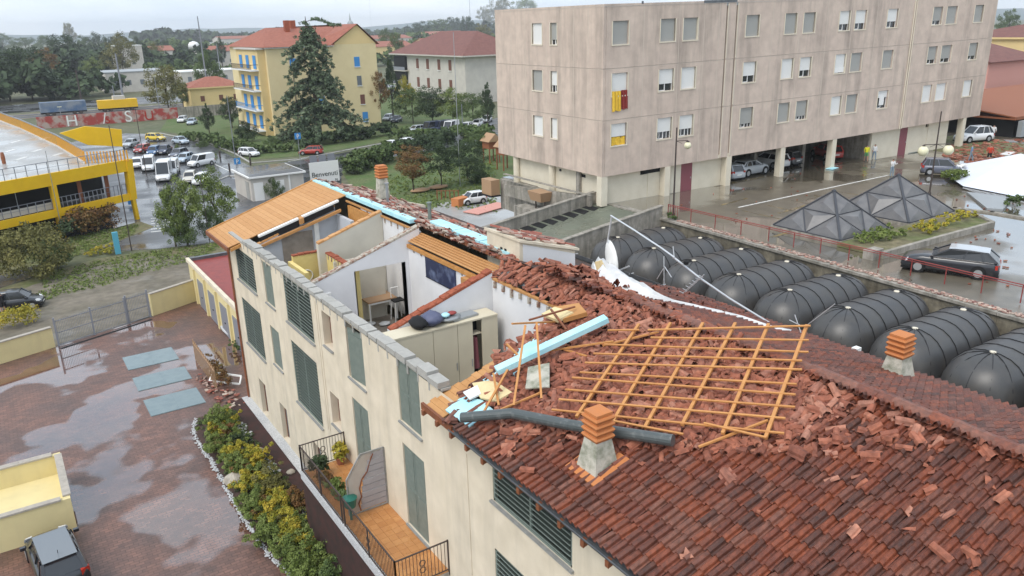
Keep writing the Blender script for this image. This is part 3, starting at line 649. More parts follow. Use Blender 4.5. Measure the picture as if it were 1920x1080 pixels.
# long ceiling beams left on the walls W2
# ---- ridge: wood strip, blue foam strip
for i in range(14):
    y1 = 45.6-i*1.85; y0 = y1-1.83
    if y0 < 32: break
    M().box(15.62,15.98,y0,y1,11.80,11.99).ob('foam_board','foam',HOUSE)
for i in range(3):
    y1=32.0-i*2.3; M().box(16.25-.0*i,16.9,y1-2.2,y1,11.82,11.96).ob('foam_board','foam',HOUSE)
M().box(15.52,15.615,31.95,40.3,11.57,11.66).ob('ridge_plate','plank',HOUSE)
for i in range(6):
    x0 = 15.0+i*.13; M().box(x0,x0+.12,24.9,31.8,11.26+i*.045,11.30+i*.045,tint=RS.rand()).ob('plank','plank',HOUSE)
M().box(14.92,15.06,24.5,31.9,10.98,11.14).ob('ridge_plate','beam_wood',HOUSE)
M().box(14.7,14.99,25.2,26.4,10.55,10.95).ob('beam','plank',HOUSE)
M().box(14.96,15.1,19.4,24.4,11.285,11.36).ob('ridge_plate','plank',HOUSE)
M().obox((15.6,23.4,11.42),(.5,3.6,.08),roty(-.3)@rotx(.0)).ob('lead_flashing','lead',HOUSE)
for i in range(0):
    y1=40.2-i*.48; M().hexa([(15.18,y1-.46,10.9),(15.96,y1-.46,11.5),(15.96,y1,11.5),(15.18,y1,10.9),(15.0,y1-.46,11.24),(15.96,y1-.46,11.60),(15.96,y1,11.60),(15.0,y1,11.24)],tint=RS.rand()).ob('plank','plank',HOUSE)
for i in range(26):
    y = 24.2-i*.19; 
    if i%3==0: M().box(14.9,14.99,y-.05,y+.05,10.95+.12*RS.rand(),11.27).ob('mortar_notch','mortar',HOUSE)
# ---- timber edge of the remaining roof
for i in range(30):
    x0 = 9.35+i*.205; x1=x0+.195
    if x0 > 15.0: break
    y0 = 18.3; y1 = 19.3+ .12*RS.rand(); z0,z1=zr(x0)-.12,zr(x1)-.12
    M().hexa([(x0,y0,z0-.035),(x1,y0,z1-.035),(x1,y1,z1-.035),(x0,y1,z0-.035),(x0,y0,z0),(x1,y0,z1),(x1,y1,z1),(x0,y1,z0)],tint=RS.rand()).ob('plank','plank',HOUSE)
M().box(9.27,9.36,17.6,19.45,9.62,9.82).ob('fascia','dark_wood',HOUSE); M().box(9.32,9.40,-2,17.58,9.55,9.84).ob('fascia','gutter',HOUSE)
for i in range(26):
    y = 19.25-i*.85
    M().hexa([(9.2,y-.06,9.5),(10.2,y-.06,9.8),(10.2,y+.06,9.8),(9.2,y+.06,9.5),(9.2,y-.06,9.66),(10.2,y-.06,9.98),(10.2,y+.06,9.98),(9.2,y+.06,9.66)]).ob('rafter','dark_wood',HOUSE)
for k in range(9):
    M().box(9.33,9.39,19.4-2.2*(k+1)+.02,19.4-2.2*k,9.62,9.63)
def gutter(x, ya, yb, z, sgn, name='gutter'):
    m = M(); r=.11; seg=[(x+r*math.cos(a),z+r*math.sin(a)) for a in np.linspace(math.pi,2*math.pi,7)]
    m.loft([[(px_,y,pz_) for px_,pz_ in seg]+[(px_*1+(x-px_)*.12,y,pz_+.012) for px_,pz_ in seg[::-1]] for y in (ya,yb)]); return m.ob(name,'gutter',HOUSE)
gutter(9.27,17.6,-2,9.78,1); gutter(22.55,30,-2,9.82,1)
M().box(22.44,22.46,-2,30,9.8,9.98).ob('rear_fascia','gutter',HOUSE)
for i in range(16): M().box(22.4,22.68,29-2*i-.02,29-2*i+.02,9.93,9.95).ob('gutter_bracket','alu',HOUSE)
for p in ((1745,600),): M().box(22.5,22.75,13.9,14.1,9.9,10.1).ob('gutter_joint','white_paint',HOUSE)
# ---- solid under the tiles
M().add([(9.36,-2,9.72),(16,-2,11.885),(16,18.9,11.885),(9.36,18.9,9.72),(22.4,-2,9.76),(22.4,30,9.76),(16,30,11.885)],[(0,1,2,3),(1,4,5,6)]).ob('roof_board','brown_earth',HOUSE)
M().add([(15.96,24.4,11.66),(22.4,24.4,9.6),(22.4,45.6,9.6),(15.96,45.6,11.66)],[(0,1,2,3)]).ob('roof_board','brown_earth',HOUSE)
# ---- tiles
PT, EX = .215, .45
prof = [(0,-.01),(.04,-.006),(.055,.06),(.107,.112),(.16,.06),(.175,-.006),(.215,-.01)]
def tile_geo(L=.49, seed=0, cut=None):
    rs = np.random.RandomState(seed); V = []
    for (u, h0) in ((0,.045),(L,.0)):
        for (v, h) in prof: V.append((u, v-.1075, h+h0))
    for (v, h) in prof: V.append((0, v-.1075, max(h+.008, 0)-.0))
    V = np.array(V); n = len(prof)
    F = [(j+1,j,n+j,n+j+1) for j in range(n-1)] + [(j,j+1,2*n+j+1,2*n+j) for j in range(n-1)]
    return V, F
TV, TF = tile_geo()
tiles = []
RFf = RF; RRr = rotz(math.pi) @ RF
Uf = np.array([math.cos(A_),0,math.sin(A_)])
for i in range(16):
    for j in range(int(21/PT)):
        y = 18.7-(j+.5)*PT; p = np.array([9.22,y,9.85])+Uf*(EX*i)+np.array([0,0,.0])
        if p[0] > 15.95: continue
        dam = (y > 15.8 and p[0] < 16) and (y+(.5*(p[0]-9.4))*0 > 16.4+RS.rand()*1.3)
        if dam and RS.rand() < .4: continue
        tiles.append((p, RFf, RS.randn(3)*(.012,.02,.02) if not dam else RS.randn(3)*(.12,.12,.35)))
Ur = np.array([-math.cos(A_),0,math.sin(A_)])
for i in range(16):
    for j in range(int(24/PT)):
        y = 22-(j+.5)*PT; p = np.array([22.52,y,9.93])+Ur*(EX*i)
        if p[0] < 16.05: continue
        rough = y > 17.5
        tiles.append((p, RRr, RS.randn(3)*(.012,.02,.02) if not rough else RS.randn(3)*(.08,.1,.25)))
def key(t_):
    x, y = PR(t_[0]); inside = -20 < x < 1940 and -20 < y < 1100
    return (0 if inside else 1e3)+np.linalg.norm(t_[0]-O0)
tiles.sort(key=key)
tm = [M().add(TV, TF, tint=q).mesh('roof_tile', 'tile_old', smooth=False) for q in np.linspace(.02,.98,12)]
for (p, R0, j) in tiles[:300]:
    place('roof_tile', tm[RS.randint(12)], p, R0 @ rotz(j[2]) @ rotx(j[0]) @ roty(j[1]), HOUSE)
m = M()
for (p, R0, j) in tiles[300:]: m.add(TV @ (R0 @ rotz(j[2]) @ rotx(j[0]) @ roty(j[1])).T + p, TF, tint=RS.rand())
m.ob('roof_tiles', 'tile_old', HOUSE, kind='stuff')
# ridge tiles
def half(L, r, n=6, taper=.9): 
    V = [(x, rr*math.cos(a), rr*math.sin(a)) for x, rr in ((0,r),(L,r*taper)) for a in np.linspace(0,math.pi,n)]
    V += [(x, (rr-.02)*math.cos(a), (rr-.02)*math.sin(a)) for x, rr in ((0,r),(L,r*taper)) for a in np.linspace(0,math.pi,n)]
    F = [(j,j+1,n+j+1,n+j) for j in range(n-1)] + [(2*n+j+1,2*n+j,3*n+j,3*n+j+1) for j in range(n-1)] + [(j+1,j,2*n+j,2*n+j+1) for j in range(n-1)] + [(n+j,n+j+1,3*n+j+1,3*n+j) for j in range(n-1)]
    return np.array(V), F
RV, RFc = half(.5,.22,8,.93)
rt = [M().add(RV,RFc,tint=q).mesh('ridge_tile','tile_old') for q in (.55,.75,.95,1.0)]
y = 17.6
while y > 1:
    place('ridge_tile', rt[RS.randint(4)], (16+RS.randn()*.012, y, 12.09+RS.rand()*.015), rotz(-math.pi/2)@rotz(RS.randn()*.03), HOUSE); y -= .44
# torn roof over the far rear slope: loose tiles along the ridge
mk('tile_mossy',(.34,.10,.07),.8,tint=[(.24,.08,.06),(.36,.13,.09),(.50,.42,.35),(.17,.06,.05),(.55,.48,.40)])
far = []
for i in range(2600):
    y = 24.6+21*RS.rand(); x = 16.1+ 3.6*RS.rand()**1.2; z = 12.05-.40-.326*(x-16)+ .08+.30*RS.rand()*(.4+.6*math.sin(y*1.7+x)**2)
    far.append((x,y,z))
m = M(); HV, HF = half(.42,.085,5)
for (x,y,z) in far: m.add(HV@(RRr@rotz(RS.randn()*.5)@rotx(RS.randn()*.35)@roty(RS.randn()*.2)).T+(x,y,z), HF, tint=RS.rand())
m.ob('tumbled_tiles','tile_mossy',HOUSE,kind='stuff')
M().box(15.98,16.14,24.8,32,11.66,11.84).ob('ridge_board','dark_wood',HOUSE)
# masonry block on the ridge with its own sloping tile cap
BX = [(16.3,24.5),(19.0,24.5),(19.0,26.9),(16.3,26.9)]; zt=[12.55,11.72,11.72,12.55]
M().hexa([(x,y,10.5) for x,y in BX]+[(x,y,z) for (x,y),z in zip(BX,zt)]).ob('roof_block_wall','stucco',HOUSE)
M().prism([(16.45,24.485,12.42),(19.0,24.485,11.6),(19.0,24.485,10.6),(16.45,24.485,11.2)],(0,.01,0)).ob('near_face','white_wall',HOUSE)  # whiter sheet over the near face of the block
c_=M().hexa([(x+dx,y+dy,z) for (x,y),z,(dx,dy) in zip(BX,zt,[(-.06,-.1),(.15,-.1),(.15,.1),(-.06,.1)])]+[(x+dx,y+dy,z+.1) for (x,y),z,(dx,dy) in zip(BX,zt,[(-.06,-.1),(.15,-.1),(.15,.1),(-.06,.1)])]).ob('coping','stucco',HOUSE)
for dy in (25.5,25.8): M().box(16.28,16.299,dy-.07,dy+.07,11.75,12.05).ob('vent','black',HOUSE)
m=M()
for i in range(90):
    x=16.5+2.6*RS.rand(); y=24.6+2.3*RS.rand(); m.add(HV@(RRr@rotz(RS.randn()*.4)@rotx(RS.randn()*.3)).T+(x,y,12.65-.307*(x-16.3)+.08*RS.rand()+.02),HF,tint=RS.rand()*.8)
m.ob('cap_tiles','tile_mossy',HOUSE,kind='stuff')
# chimneys of the house
def chimney(c, zb, zneck, ztop, label=None, w0=.84, w1=.46, base=True):
    ch = thing('chimney', label, 'chimney', (c[0],c[1],zb))
    s0, s1 = w0/2, w1/2; zb2 = zb-.35
    M().hexa([(c[0]+a*s0,c[1]+b*s0,zb2) for a,b in ((-1,-1),(1,-1),(1,1),(-1,1))]+[(c[0]+a*s1,c[1]+b*s1,zneck) for a,b in ((-1,-1),(1,-1),(1,1),(-1,1))]).ob('stack','plaster_old',ch)
    if base: 
        M().obox((c[0],c[1],zb+.06),(w0+.30,w0+.30,.12),roty(-A_)).ob('terracotta_flashing','terracotta',ch)
    n=4; dz=(ztop-zneck)/n
    for k in range(n):
        z=zneck+k*dz; w=w1+.12
        M().hexa([(c[0]+a*w/2*.86,c[1]+b*w/2*.86,z) for a,b in ((-1,-1),(1,-1),(1,1),(-1,1))]+[(c[0]+a*w/2,c[1]+b*w/2,z+dz*.45) for a,b in ((-1,-1),(1,-1),(1,1),(-1,1))]).ob('cap_ring','terracotta',ch)
        M().box(c[0]-w*.40,c[0]+w*.40,c[1]-w*.40,c[1]+w*.40,z+dz*.45,z+dz).ob('cap_ring','terracotta',ch)
        M().hexa([(c[0]+a*w/2*1.0,c[1]+b*w/2*1.0,z+dz*.45) for a,b in ((-1,-1),(1,-1),(1,1),(-1,1))]+[(c[0]+a*w/2*.93,c[1]+b*w/2*.93,z+dz*.72) for a,b in ((-1,-1),(1,-1),(1,1),(-1,1))]).ob('cap_ring','terracotta',ch)
    M().box(c[0]-.24,c[0]+.24,c[1]-.24,c[1]+.24,ztop,ztop+.05).ob('cap_plate','terracotta',ch)
    return ch
chimney((10.75,12.95),10.32,11.12,11.78,'nearest chimney: ringed terracotta cap on a stained plaster stack on the front slope')
chimney((20.85,11.55),10.5,11.12,11.75,'ringed terracotta chimney with cream stack on the rear slope before the black domes',base=False)
c=GX(717,352,17.6); chimney((17.6,c[1]),c[2]-.2,c[2]+.55,c[2]+1.2,'small round-looking terracotta chimney on the far torn ridge',w0=.6,w1=.46,base=False)
p=GX(727,378,17.0); M().tube(p-np.array([0,0,.3]),p+np.array([0,0,.95]),.07).tube(p+np.array([0,0,.95]),p+np.array([0,0,1.0]),.14).ob('vent_pipe','metal',label='grey metal vent pipe beside the far terracotta chimney',cat='pipe')
p=GX(806,408,17.0); M().tube(p-np.array([0,0,.3]),p+np.array([0,0,.7]),.09).tube(p+np.array([0,0,.7]),p+np.array([0,0,.76]),.13).ob('vent_pipe','shutter',label='dark green vent pipe on the torn ridge before the lawn',cat='pipe')
# terrace
T = thing('terrace','first floor terrace with terracotta floor and white edge stones along the house','terrace',(9,24,3.3))
M().box(8.08,9.9,19.4,28.3,3.25,3.5).ob('slab','concrete',T)
nT=27; mt=M()
for i in range(6):
    for j in range(28):
        mt.box(8.1+i*.3+.004,8.1+(i+1)*.3-.004,19.42+j*.317+.004,19.42+(j+1)*.317-.004,3.502,3.52,tint=RS.rand())
mk('terra_floor',(.50,.23,.08),.45,(.42,.18,.06),ns=2,tint=[(.42,.19,.07),(.58,.30,.12)],rough2=.25,rs=1.5)
mt.ob('floor_tiles','terra_floor',T,kind='stuff')
for i in range(9): M().box(7.93,8.078,19.4+i*.99+.005,19.4+(i+1)*.99-.005,3.2,3.55).ob('edge_stone','white_gravel',T)
M().box(7.98,8.1,19.4,28.3,.0,3.198).box(8.1,9.9,19.4,19.52,0,3.24).ob('outer_wall','dark_red',T)
def railing(pts, z, label, group, h=1.2, posts=None, sp=.12):
    pts=[np.array([*p,z]) for p in pts]; t=thing('railing',label,'railing',tuple(pts[0]),group=group); up=np.array([0,0,1.])
    for a,b in zip(pts[:-1],pts[1:]):
        M().bar(a+up*h,b+up*h,.05,.03).ob('handrail','iron',t); M().bar(a+up*.1,b+up*.1,.03).ob('bottom_rail','iron',t)
        L_=np.linalg.norm(b-a); n=int(L_/sp); m=M()
        for i in range(1,n): q=a+(b-a)*i/n; m.bar(q+up*.1,q+up*h,.016)
        m.ob('balusters','iron',t,kind='stuff'); k=max(1,round(L_/2.2))
        for i in range(k+1): q=a+(b-a)*i/k; M().bar(q-up*.1,q+up*(h+.03),.045).ob('post','iron',t)
        c=a+(b-a)*.5+up*.62; d=nrm(b-a); sc=M()
        for s_ in (-1,1):
            for k_ in range(8):
                a0=k_*math.pi/4; a1=a0+math.pi/4; r=.11; cc=c+d*.0+up*.13*s_
                sc.bar(cc+d*r*math.cos(a0)+up*r*math.sin(a0),cc+d*r*math.cos(a1)+up*r*math.sin(a1),.02)
        sc.ob('scroll','iron',t)
    return t
railing([(9.88,28.25),(8.0,28.25),(8.0,23.9)],3.5,'far stretch of wrought iron terrace railing with plants behind it','terrace railings')
railing([(8.0,23.7),(8.0,19.42),(9.88,19.42)],3.5,'near stretch of wrought iron terrace railing round the bare tiles','terrace railings')
# broken frosted divider
t=thing('privacy_screen','broken frosted glass privacy screen standing across the terrace','screen',(9.2,24.2,3.5))
y_=24.1
F_=[(9.86,y_,3.62),(9.86,y_,5.95),(8.95,y_,5.95),(8.35,y_,5.1),(8.35,y_,3.62)]
for a,b in zip(F_,F_[1:]+F_[:1]): M().bar(a,b,.05).ob('frame','grey_stone',t)
mk('frosted',(.40,.35,.31),.5,(.45,.42,.38),ns=2); mk('screen_slab',(.30,.29,.31),.5,(.35,.34,.36),ns=1)
M().prism([(9.82,y_,5.9),(9.0,y_,5.9),(8.40,y_,5.08),(8.40,y_,3.68),(8.75,y_,3.68),(8.85,y_,4.4),(8.9,y_,4.9),(9.2,y_,5.3),(9.45,y_,5.85)],(0,.02,0)).ob('frosted_pane','frosted',t)
zz=3.7
for k in range(9):
    x0=[8.80,8.84,8.87,8.9,8.93,9.0,9.1,9.2,9.35][k]; M().box(x0+.03*RS.rand(),9.82,y_-.02-.012*k%.03,y_+.02,zz,zz+.212,tint=RS.rand()).ob('slat','screen_slab',t); zz+=.245
m=M(); q=[(8.78,y_-.03,3.68),(8.72,y_-.03,4.0),(8.85,y_-.03,4.25),(8.8,y_-.03,4.6),(8.92,y_-.03,4.95),(9.15,y_-.03,5.2),(9.25,y_-.03,5.5),(9.42,y_-.03,5.85)]
for a,b in zip(q[:-1],q[1:]): m.bar(a,b,.035)
m.ob('broken_edge','dark_wood',t)
M().lathe([(.2,0),(.26,.35),(.28,.36),(.1,.42)],10,(8.35,23.95,4.1)).lathe([(.05,-.55),(.05,0)],6,(8.35,23.95,4.1)).ob('water_barrel','bucket',label='dark green barrel by the foot of the broken screen',cat='barrel')
# flat loose things on the remaining roof: battens lattice
LT=thing('batten_lattice','orange timber roof batten lattice lying flat over the broken tiles','roof battens',tuple(GF(1300,700)+np.array([0,0,.3])))
OFFN=np.array([-math.sin(A_),0,math.cos(A_)])
def RP(x,y,h=.0): return GF(x,y)+OFFN*h
def lift(p,q,h=.30):                                  # a bar above the slope whose image runs p->q
    r=[]
    for (x,y) in (p,q):
        rr=_r(x,y); t_=(9.9-.326*9.4-CH+h/math.cos(A_))/(rr[2]-.326*rr[0]); r.append(O0+t_*rr)
    return r
for p,q in [((1198,608),(1081,782)),((1257,606),(1150,790)),((1318,606),(1209,802)),((1379,606),(1279,797)),((1441,608),(1355,813)),((1513,610),(1435,822))]:
    a,b=lift(p,q,.34); M().bar(a,b,.082,.07,up=OFFN).ob('rafter_batten','batten',LT)
hb=[((1215,617),(1522,615)),((1140,621),(1200,619)),((1222,633),(1518,636)),((1135,648),(1512,657)),((1113,663),(1508,675)),((1098,681),(1502,693)),((1087,695),(1496,716)),((1072,708),(1490,737)),((1062,731),(1484,763)),((1050,749),(1474,784)),((1034,768),(1466,812)),((1150,788),(1280,810)),((1320,795),(1440,822))]
for k,(p,q) in enumerate(hb):
    a,b=lift(p,q,.385); a=a+RS.randn(3)*.02; b=b+RS.randn(3)*.03; M().bar(a,b,.05,.035,up=OFFN,tint=RS.rand()).ob('batten','batten',LT)
loose=[((1006,605),(1015,747),1.5,.45,'upright loose batten beside the blue foam plank'),((985,610),(963,760),1.4,.4,'leaning batten left of the upright one'),((960,607),(1045,603),1.5,.3,'short batten lying across the tops of the upright ones'),
 ((1010,660),(1150,640),.35,.35,'long batten running from the upright one toward the lattice'),((1130,648),(1235,622),.3,.3,'batten crossing the first rafter of the lattice'),((963,762),(1015,735),.1,.25,'lower batten at the foot of the upright pair'),((905,782),(1010,738),.2,.3,'batten resting on the blue foam corner'),((950,645),(985,680),.7,.5,'short batten crossing the foam plank'),
 ((897,790),(952,693),.2,.6,'thin batten leaning over the torn eave corner'),((925,700),(935,760),.5,.2,'crooked batten end near the eave membrane'),((1310,838),(1440,788),.25,.3,'yellowish batten sticking out below the lattice'),((992,600),(1078,575),1.0,.6,'dark brown batten above the white gable edge'),((1033,580),(1062,618),.6,.5,'broken batten stub under the dark brown one'),((1058,655),(1100,668),.3,.2,'short split batten among the broken tiles')]
for (p,q,h0,h1,lb) in loose:
    rr=_r(*p); t_=(9.9-.326*9.4-CH+h0/math.cos(A_))/(rr[2]-.326*rr[0]); a=O0+t_*rr
    rr=_r(*q); t_=(9.9-.326*9.4-CH+h1/math.cos(A_))/(rr[2]-.326*rr[0]); b=O0+t_*rr
    M().bar(a,b,.06,.045).ob('batten','dark_wood' if 'dark brown' in lb else 'batten',label=lb,cat='batten',group='loose battens on the broken roof')
# blue foam, membranes
def slab(name,px,h,th,mat,label,cat,**k):
    P=[]
    for (x,y) in px:
        rr=_r(x,y); t_=(9.9-.326*9.4-CH+h/math.cos(A_))/(rr[2]-.326*rr[0]); P.append(O0+t_*rr)
    return M().prism([p-OFFN*th for p in P],OFFN*th).ob(name,mat,label=label,cat=cat,**k)
a,b=lift((931,695),(1137,597),.6); M().bar(a,b,.30,.16,up=OFFN).ob('foam_plank','foam',label='long pale blue foam plank lying aslant beside the battens',cat='foam board')
slab('foam_sheet',[(835,768),(868,742),(905,750),(925,768),(880,800)],.1,.07,'foam','pale blue foam sheet at the torn eave corner','foam board')
slab('foam_sheet',[(905,712),(940,690),(985,668),(985,700),(935,735)],.12,.1,'foam','pale blue foam sheet under the slanting foam plank','foam board')
slab('foam_sheet',[(960,660),(1010,630),(1025,640),(975,680)],.2,.1,'foam','small blue foam sheet between the upright battens','foam board')
slab('fibre_mat',[(885,718),(925,712),(960,735),(930,752),(900,745)],.22,.06,'insulation','beige fibre insulation mat on the blue foam at the eave','insulation')
slab('fibre_mat',[(868,735),(895,722),(902,738),(880,748)],.24,.05,'membrane','small white torn membrane scrap beside the fibre mat','membrane')
slab('plastic_sheet',[(990,688),(1030,680),(1030,725),(985,728)],.4,.04,'plaster_old','grey translucent sheet crumpled behind the upright battens','sheet')
slab('foam_sheet',[(1015,588),(1040,575),(1075,585),(1045,600)],.5,.1,'insulation','tan insulation block at the end of the white gable','insulation')
slab('timber_box',[(1040,575),(1085,568),(1100,585),(1055,598)],.45,.15,'plank','splintered orange timber block above the blue foam plank','timber')
# plastic pipe over the tiles
pp=[(866,783,.42),(960,775,.46),(1070,797,.44),(1262,826,.40)]; P=[]
for x,y,h in pp:
    rr=_r(x,y); t_=(9.9-.326*9.4-CH+h/math.cos(A_))/(rr[2]-.326*rr[0]); P.append(O0+t_*rr)
m=M()
for a,b in zip(P[:-1],P[1:]): m.tube(a,b,.145,n=14)
m.ob('torn_gutter_pipe','pipe_grey',smooth=False,label='dark grey pipe lying across the tiles behind the near chimney',cat='pipe')
# loose tiles and shards
vars_=[]
def shard(kind,seed):
    rs=np.random.RandomState(seed)
    if kind==0: return half(.3+.2*rs.rand(),.09,5)
    if kind==1: return TV*np.array([.9,1.6,1])-np.array([.22,0,0]), TF
    n=rs.randint(4,7); A=np.sort(rs.rand(n))*2*math.pi; r=.08+.12*rs.rand(n); m_=M().prism([(r_*math.cos(a)*1.4,r_*math.sin(a),0) for a,r_ in zip(A,r)],(0,0,.022)); return np.vstack(m_.v),m_.f
for i in range(14): vars_.append(shard([0,2,1,0,2,0,1][i%7],i))
vm=[[M().add(V,F,tint=q).mesh('tile_shard','tile_new') for q in (.05,.22,.4,.62,.8)] for V,F in vars_]
def dens(x,y):                                         # pixel density of wreckage on the front slope
    a=0
    if 930<x<1640 and 560<y<860:
        a = 1
        yb=830+ (x-1000)*.06; 
        if y>yb-40: a*=.35
        if y>yb: a*=.2
        if x>1500: a*=max(0,(1640-x)/140)*.55+.05
        if y< 560+max(0,(x-1150))*.40: a=0
    elif 870<x<1900 and 780<y<1080: a=.006+.12*math.exp(-((x-960)/60)**2-((y-830)/30)**2)+ .14*math.exp(-((x-1600)/150)**2-((y-800)/55)**2)
    return a
n=0; objs=0; m=M(); cand=[]
while n<4300:
    x=870+RS.rand()*1050; y=560+RS.rand()*500
    if RS.rand()>dens(x,y): n+=.12; continue
    p=GF(x,y)
    if not (9.3<p[0]<15.9 and p[1]<19.2): n+=.1; continue
    cand.append(p); n+=1
cand=[c for c in cand]
RS.shuffle(cand)
# the largest looking ones first
big=sorted(range(len(cand)),key=lambda i: np.linalg.norm(cand[i]-O0)+9*RS.rand())[:300]; bs=set(big)
for i,p in enumerate(cand):
    R0=RF@rotz(RS.rand()*6.28)@rotx(RS.randn()*.2)@roty(RS.randn()*.2); h=.07+(.17*RS.rand()**2*.55 if dens(*PR(p))>.3 else .01)
    v=RS.randint(14)
    if i in bs: place('broken_tile',vm[v][RS.randint(5)],p+OFFN*h,R0,sc=.62+.45*RS.rand(),label='loose broken terracotta tile piece lying on the damaged roof',cat='broken tile',group='loose tile pieces on the roof')
    else: m.add((vars_[v][0]*(.45+.6*RS.rand()))@R0.T+p+OFFN*h,vars_[v][1],tint=RS.rand())
for i in range(480):                                   # wreckage beyond the ridge around the dish
    y=14+10*RS.rand()*(.9); x=16.1+2.6*RS.rand(); 
    if y<19 and x>16.7 : continue
    p=np.array([x,y,12.05-.326*(x-16)+.04+.11*RS.rand()]); R0=RRr@rotz(RS.randn()*.6)@rotx(RS.randn()*.3)@roty(RS.randn()*.25)
    m.add((HV if i%3 else TV)@R0.T+p,HF if i%3 else TF,tint=RS.rand())
for i in range(230):                                   # torn ridge end above the white gable room
    y=19.3+5.4*RS.rand(); x=14.95+1.2*RS.rand(); z=(9.9+.326*(min(x,16)-9.4)) - .42+.18*RS.rand(); m.add(HV@(RF@rotz(RS.randn()*.6)@rotx(RS.randn()*.3)@roty(RS.randn()*.2)).T+(x,y,z),HF,tint=RS.rand())
m.ob('tile_rubble','tile_new',kind='stuff',label='rubble of broken terracotta tiles covering the torn end of the roof',category='tile rubble')
# dish, sheet, fallen mast
t=thing('satellite_dish','white satellite dish seen edge on above the torn ridge','satellite dish',(19.4,22.9,10.9))
Rd=rotz(math.radians(-20))@roty(math.radians(84)); V=[];nn=20
dd=M(); rings=[]
for r,z in ((.05,.0),(.3,.03),(.55,.09),(.74,.17),(.76,.16),(.55,.07),(.3,.01),(.05,-.02)): rings.append([tuple(Rd@np.array([r*math.cos(a),r*.92*math.sin(a),z])+np.array([19.4,22.9,11.65])) for a in np.arange(nn)*2*math.pi/nn])
dd.loft(rings,caps=True).ob('dish','white_paint',t,smooth=True); M().bar((19.4,22.9,10.5),(19.42,22.85,11.6),.07).ob('mast','metal',t); M().bar((19.4,22.9,11.0),(19.9,22.2,11.45),.05).ob('feed_arm','alu',t)
M().bar(GX(1139,455,19.4),GX(1147,405,19.4),.05).ob('bent_rod','alu',t)
Q=[GX(*p,19.3) for p in [(1145,404),(1190,432),(1240,465),(1265,483)]]; Q2=[GX(*p,x) for p,x in [((1262,482),19.6),((1310,520),20.2),((1368,560),21.0),((1440,604),22.0),((1520,640),22.4)]]
t=thing('antenna_mast','long fallen aluminium antenna mast slanting down past the black domes','antenna',tuple(Q[0]))
m=M()
for a,b in zip(Q[:-1],Q[1:]): m.tube(a,b,.03,n=6)
for a,b in zip(Q2[:-1],Q2[1:]): m.tube(a,b,.042,n=6)
m.ob('mast','alu',t)
m=M()
for p,q,x in [((1262,462),(1264,482),19.6),((1245,480),(1245,535),19.6),((1232,523),(1246,500),19.6),((1246,500),(1259,520),19.6),((1320,515),(1285,548),20.2),((1312,520),(1280,550),20.3),((1480,600),(1500,610),22),((1490,590),(1502,625),22),((1565,570),(1510,612),22.4)]: m.bar(GX(*p,x),GX(*q,x),.025)
for k in range(7): a=GX(1318-6*k,520+5*k,20.2); b=GX(1310-6*k,516+5*k,20.2); m.bar(a,b,.018)
m.ob('aerial_rods','alu',t)
M().lathe([(.02,0),(.09,.03),(.09,.14),(.02,.17)],8,tuple(GX(1286,497,19.8))).ob('clamp_box','black',t)
t=thing('white_membrane','crumpled white roofing membrane trailing along the ridge from the dish','membrane',(17,20,12))
strip=[((1122,500),17.2,.28),((1140,530),17.2,.5),((1165,545),17.4,.42),((1195,556),17.6,.35),((1225,566),17.8,.2),((1260,572),18.2,.12),((1300,580),18.8,.12),((1340,590),19.2,.12),((1390,602),19.8,.12),((1440,620),20.4,.16),((1480,628),20.8,.12)]
rings=[]
for k,((x,y),X0,w) in enumerate(strip):
    p=GR(x,y); z=p[2]+.1
    if p[0]<15.5 or p[0]>22.5: p=GX(x,y,X0); z=p[2]
    w=w*(1.7 if k<5 else 1.0)
    n=9; rings.append([(p[0]+w*1.2*(u-.5)*1.6, p[1]+.3*(u-.5)*w, z+.05+.10*math.sin(u*17+k*2.3)*w*2+(.5*w*(math.sin(u*math.pi)) if k<5 else 0)) for u in np.linspace(0,1,n)])
rings2=[[(x,y,z-.04) for x,y,z in r][::-1] for r in rings]
M().loft([r+q for r,q in zip(rings,rings2)],closed=True).ob('sheet','membrane',t,smooth=True)
q=[GX(*p,18.6) for p in [(1115,492),(1128,488),(1158,550),(1142,552),(1122,520)]]; M().prism(q,(.05,.05,0)).ob('fibre_board','insulation',t)
M().prism([GX(*p,19.0) for p in [(1158,528),(1182,534),(1184,540),(1160,536)]],(0,.3,.03)).ob('loose_panel','tent_white',t)
blob('foam_scrap',tuple(GX(1093,513,18.2)),(.35,.12,.08),'foam','light blue foam scrap beside the white dish','foam board',41)
# ================================================================ raised car park deck
ZD = 6.0
deckW = [(42.25,49.2),(42.2,43.6),(41.9,35.5),(41.5,26.5),(41.1,18.0),(40.7,5.0),(40.5,-20)]
P_ = [(x+.1,y) for x,y in deckW]+[(190,-20),(190,49.2)]
M().prism([(x,y,5.0) for x,y in P_],(0,0,1.0)).ob('parking_deck','deck_asphalt',**ST)
M().box(42.25,190,49.2,66.4,5.0,5.996).ob('parking_deck','deck_asphalt',**ST)
M().prism([(51.4,49.15,6.004),(52.0,27.0,6.004),(75,15,6.004),(75,-5,6.004),(43,-5,6.004)][::1],(0,0,.0001)) if False else None
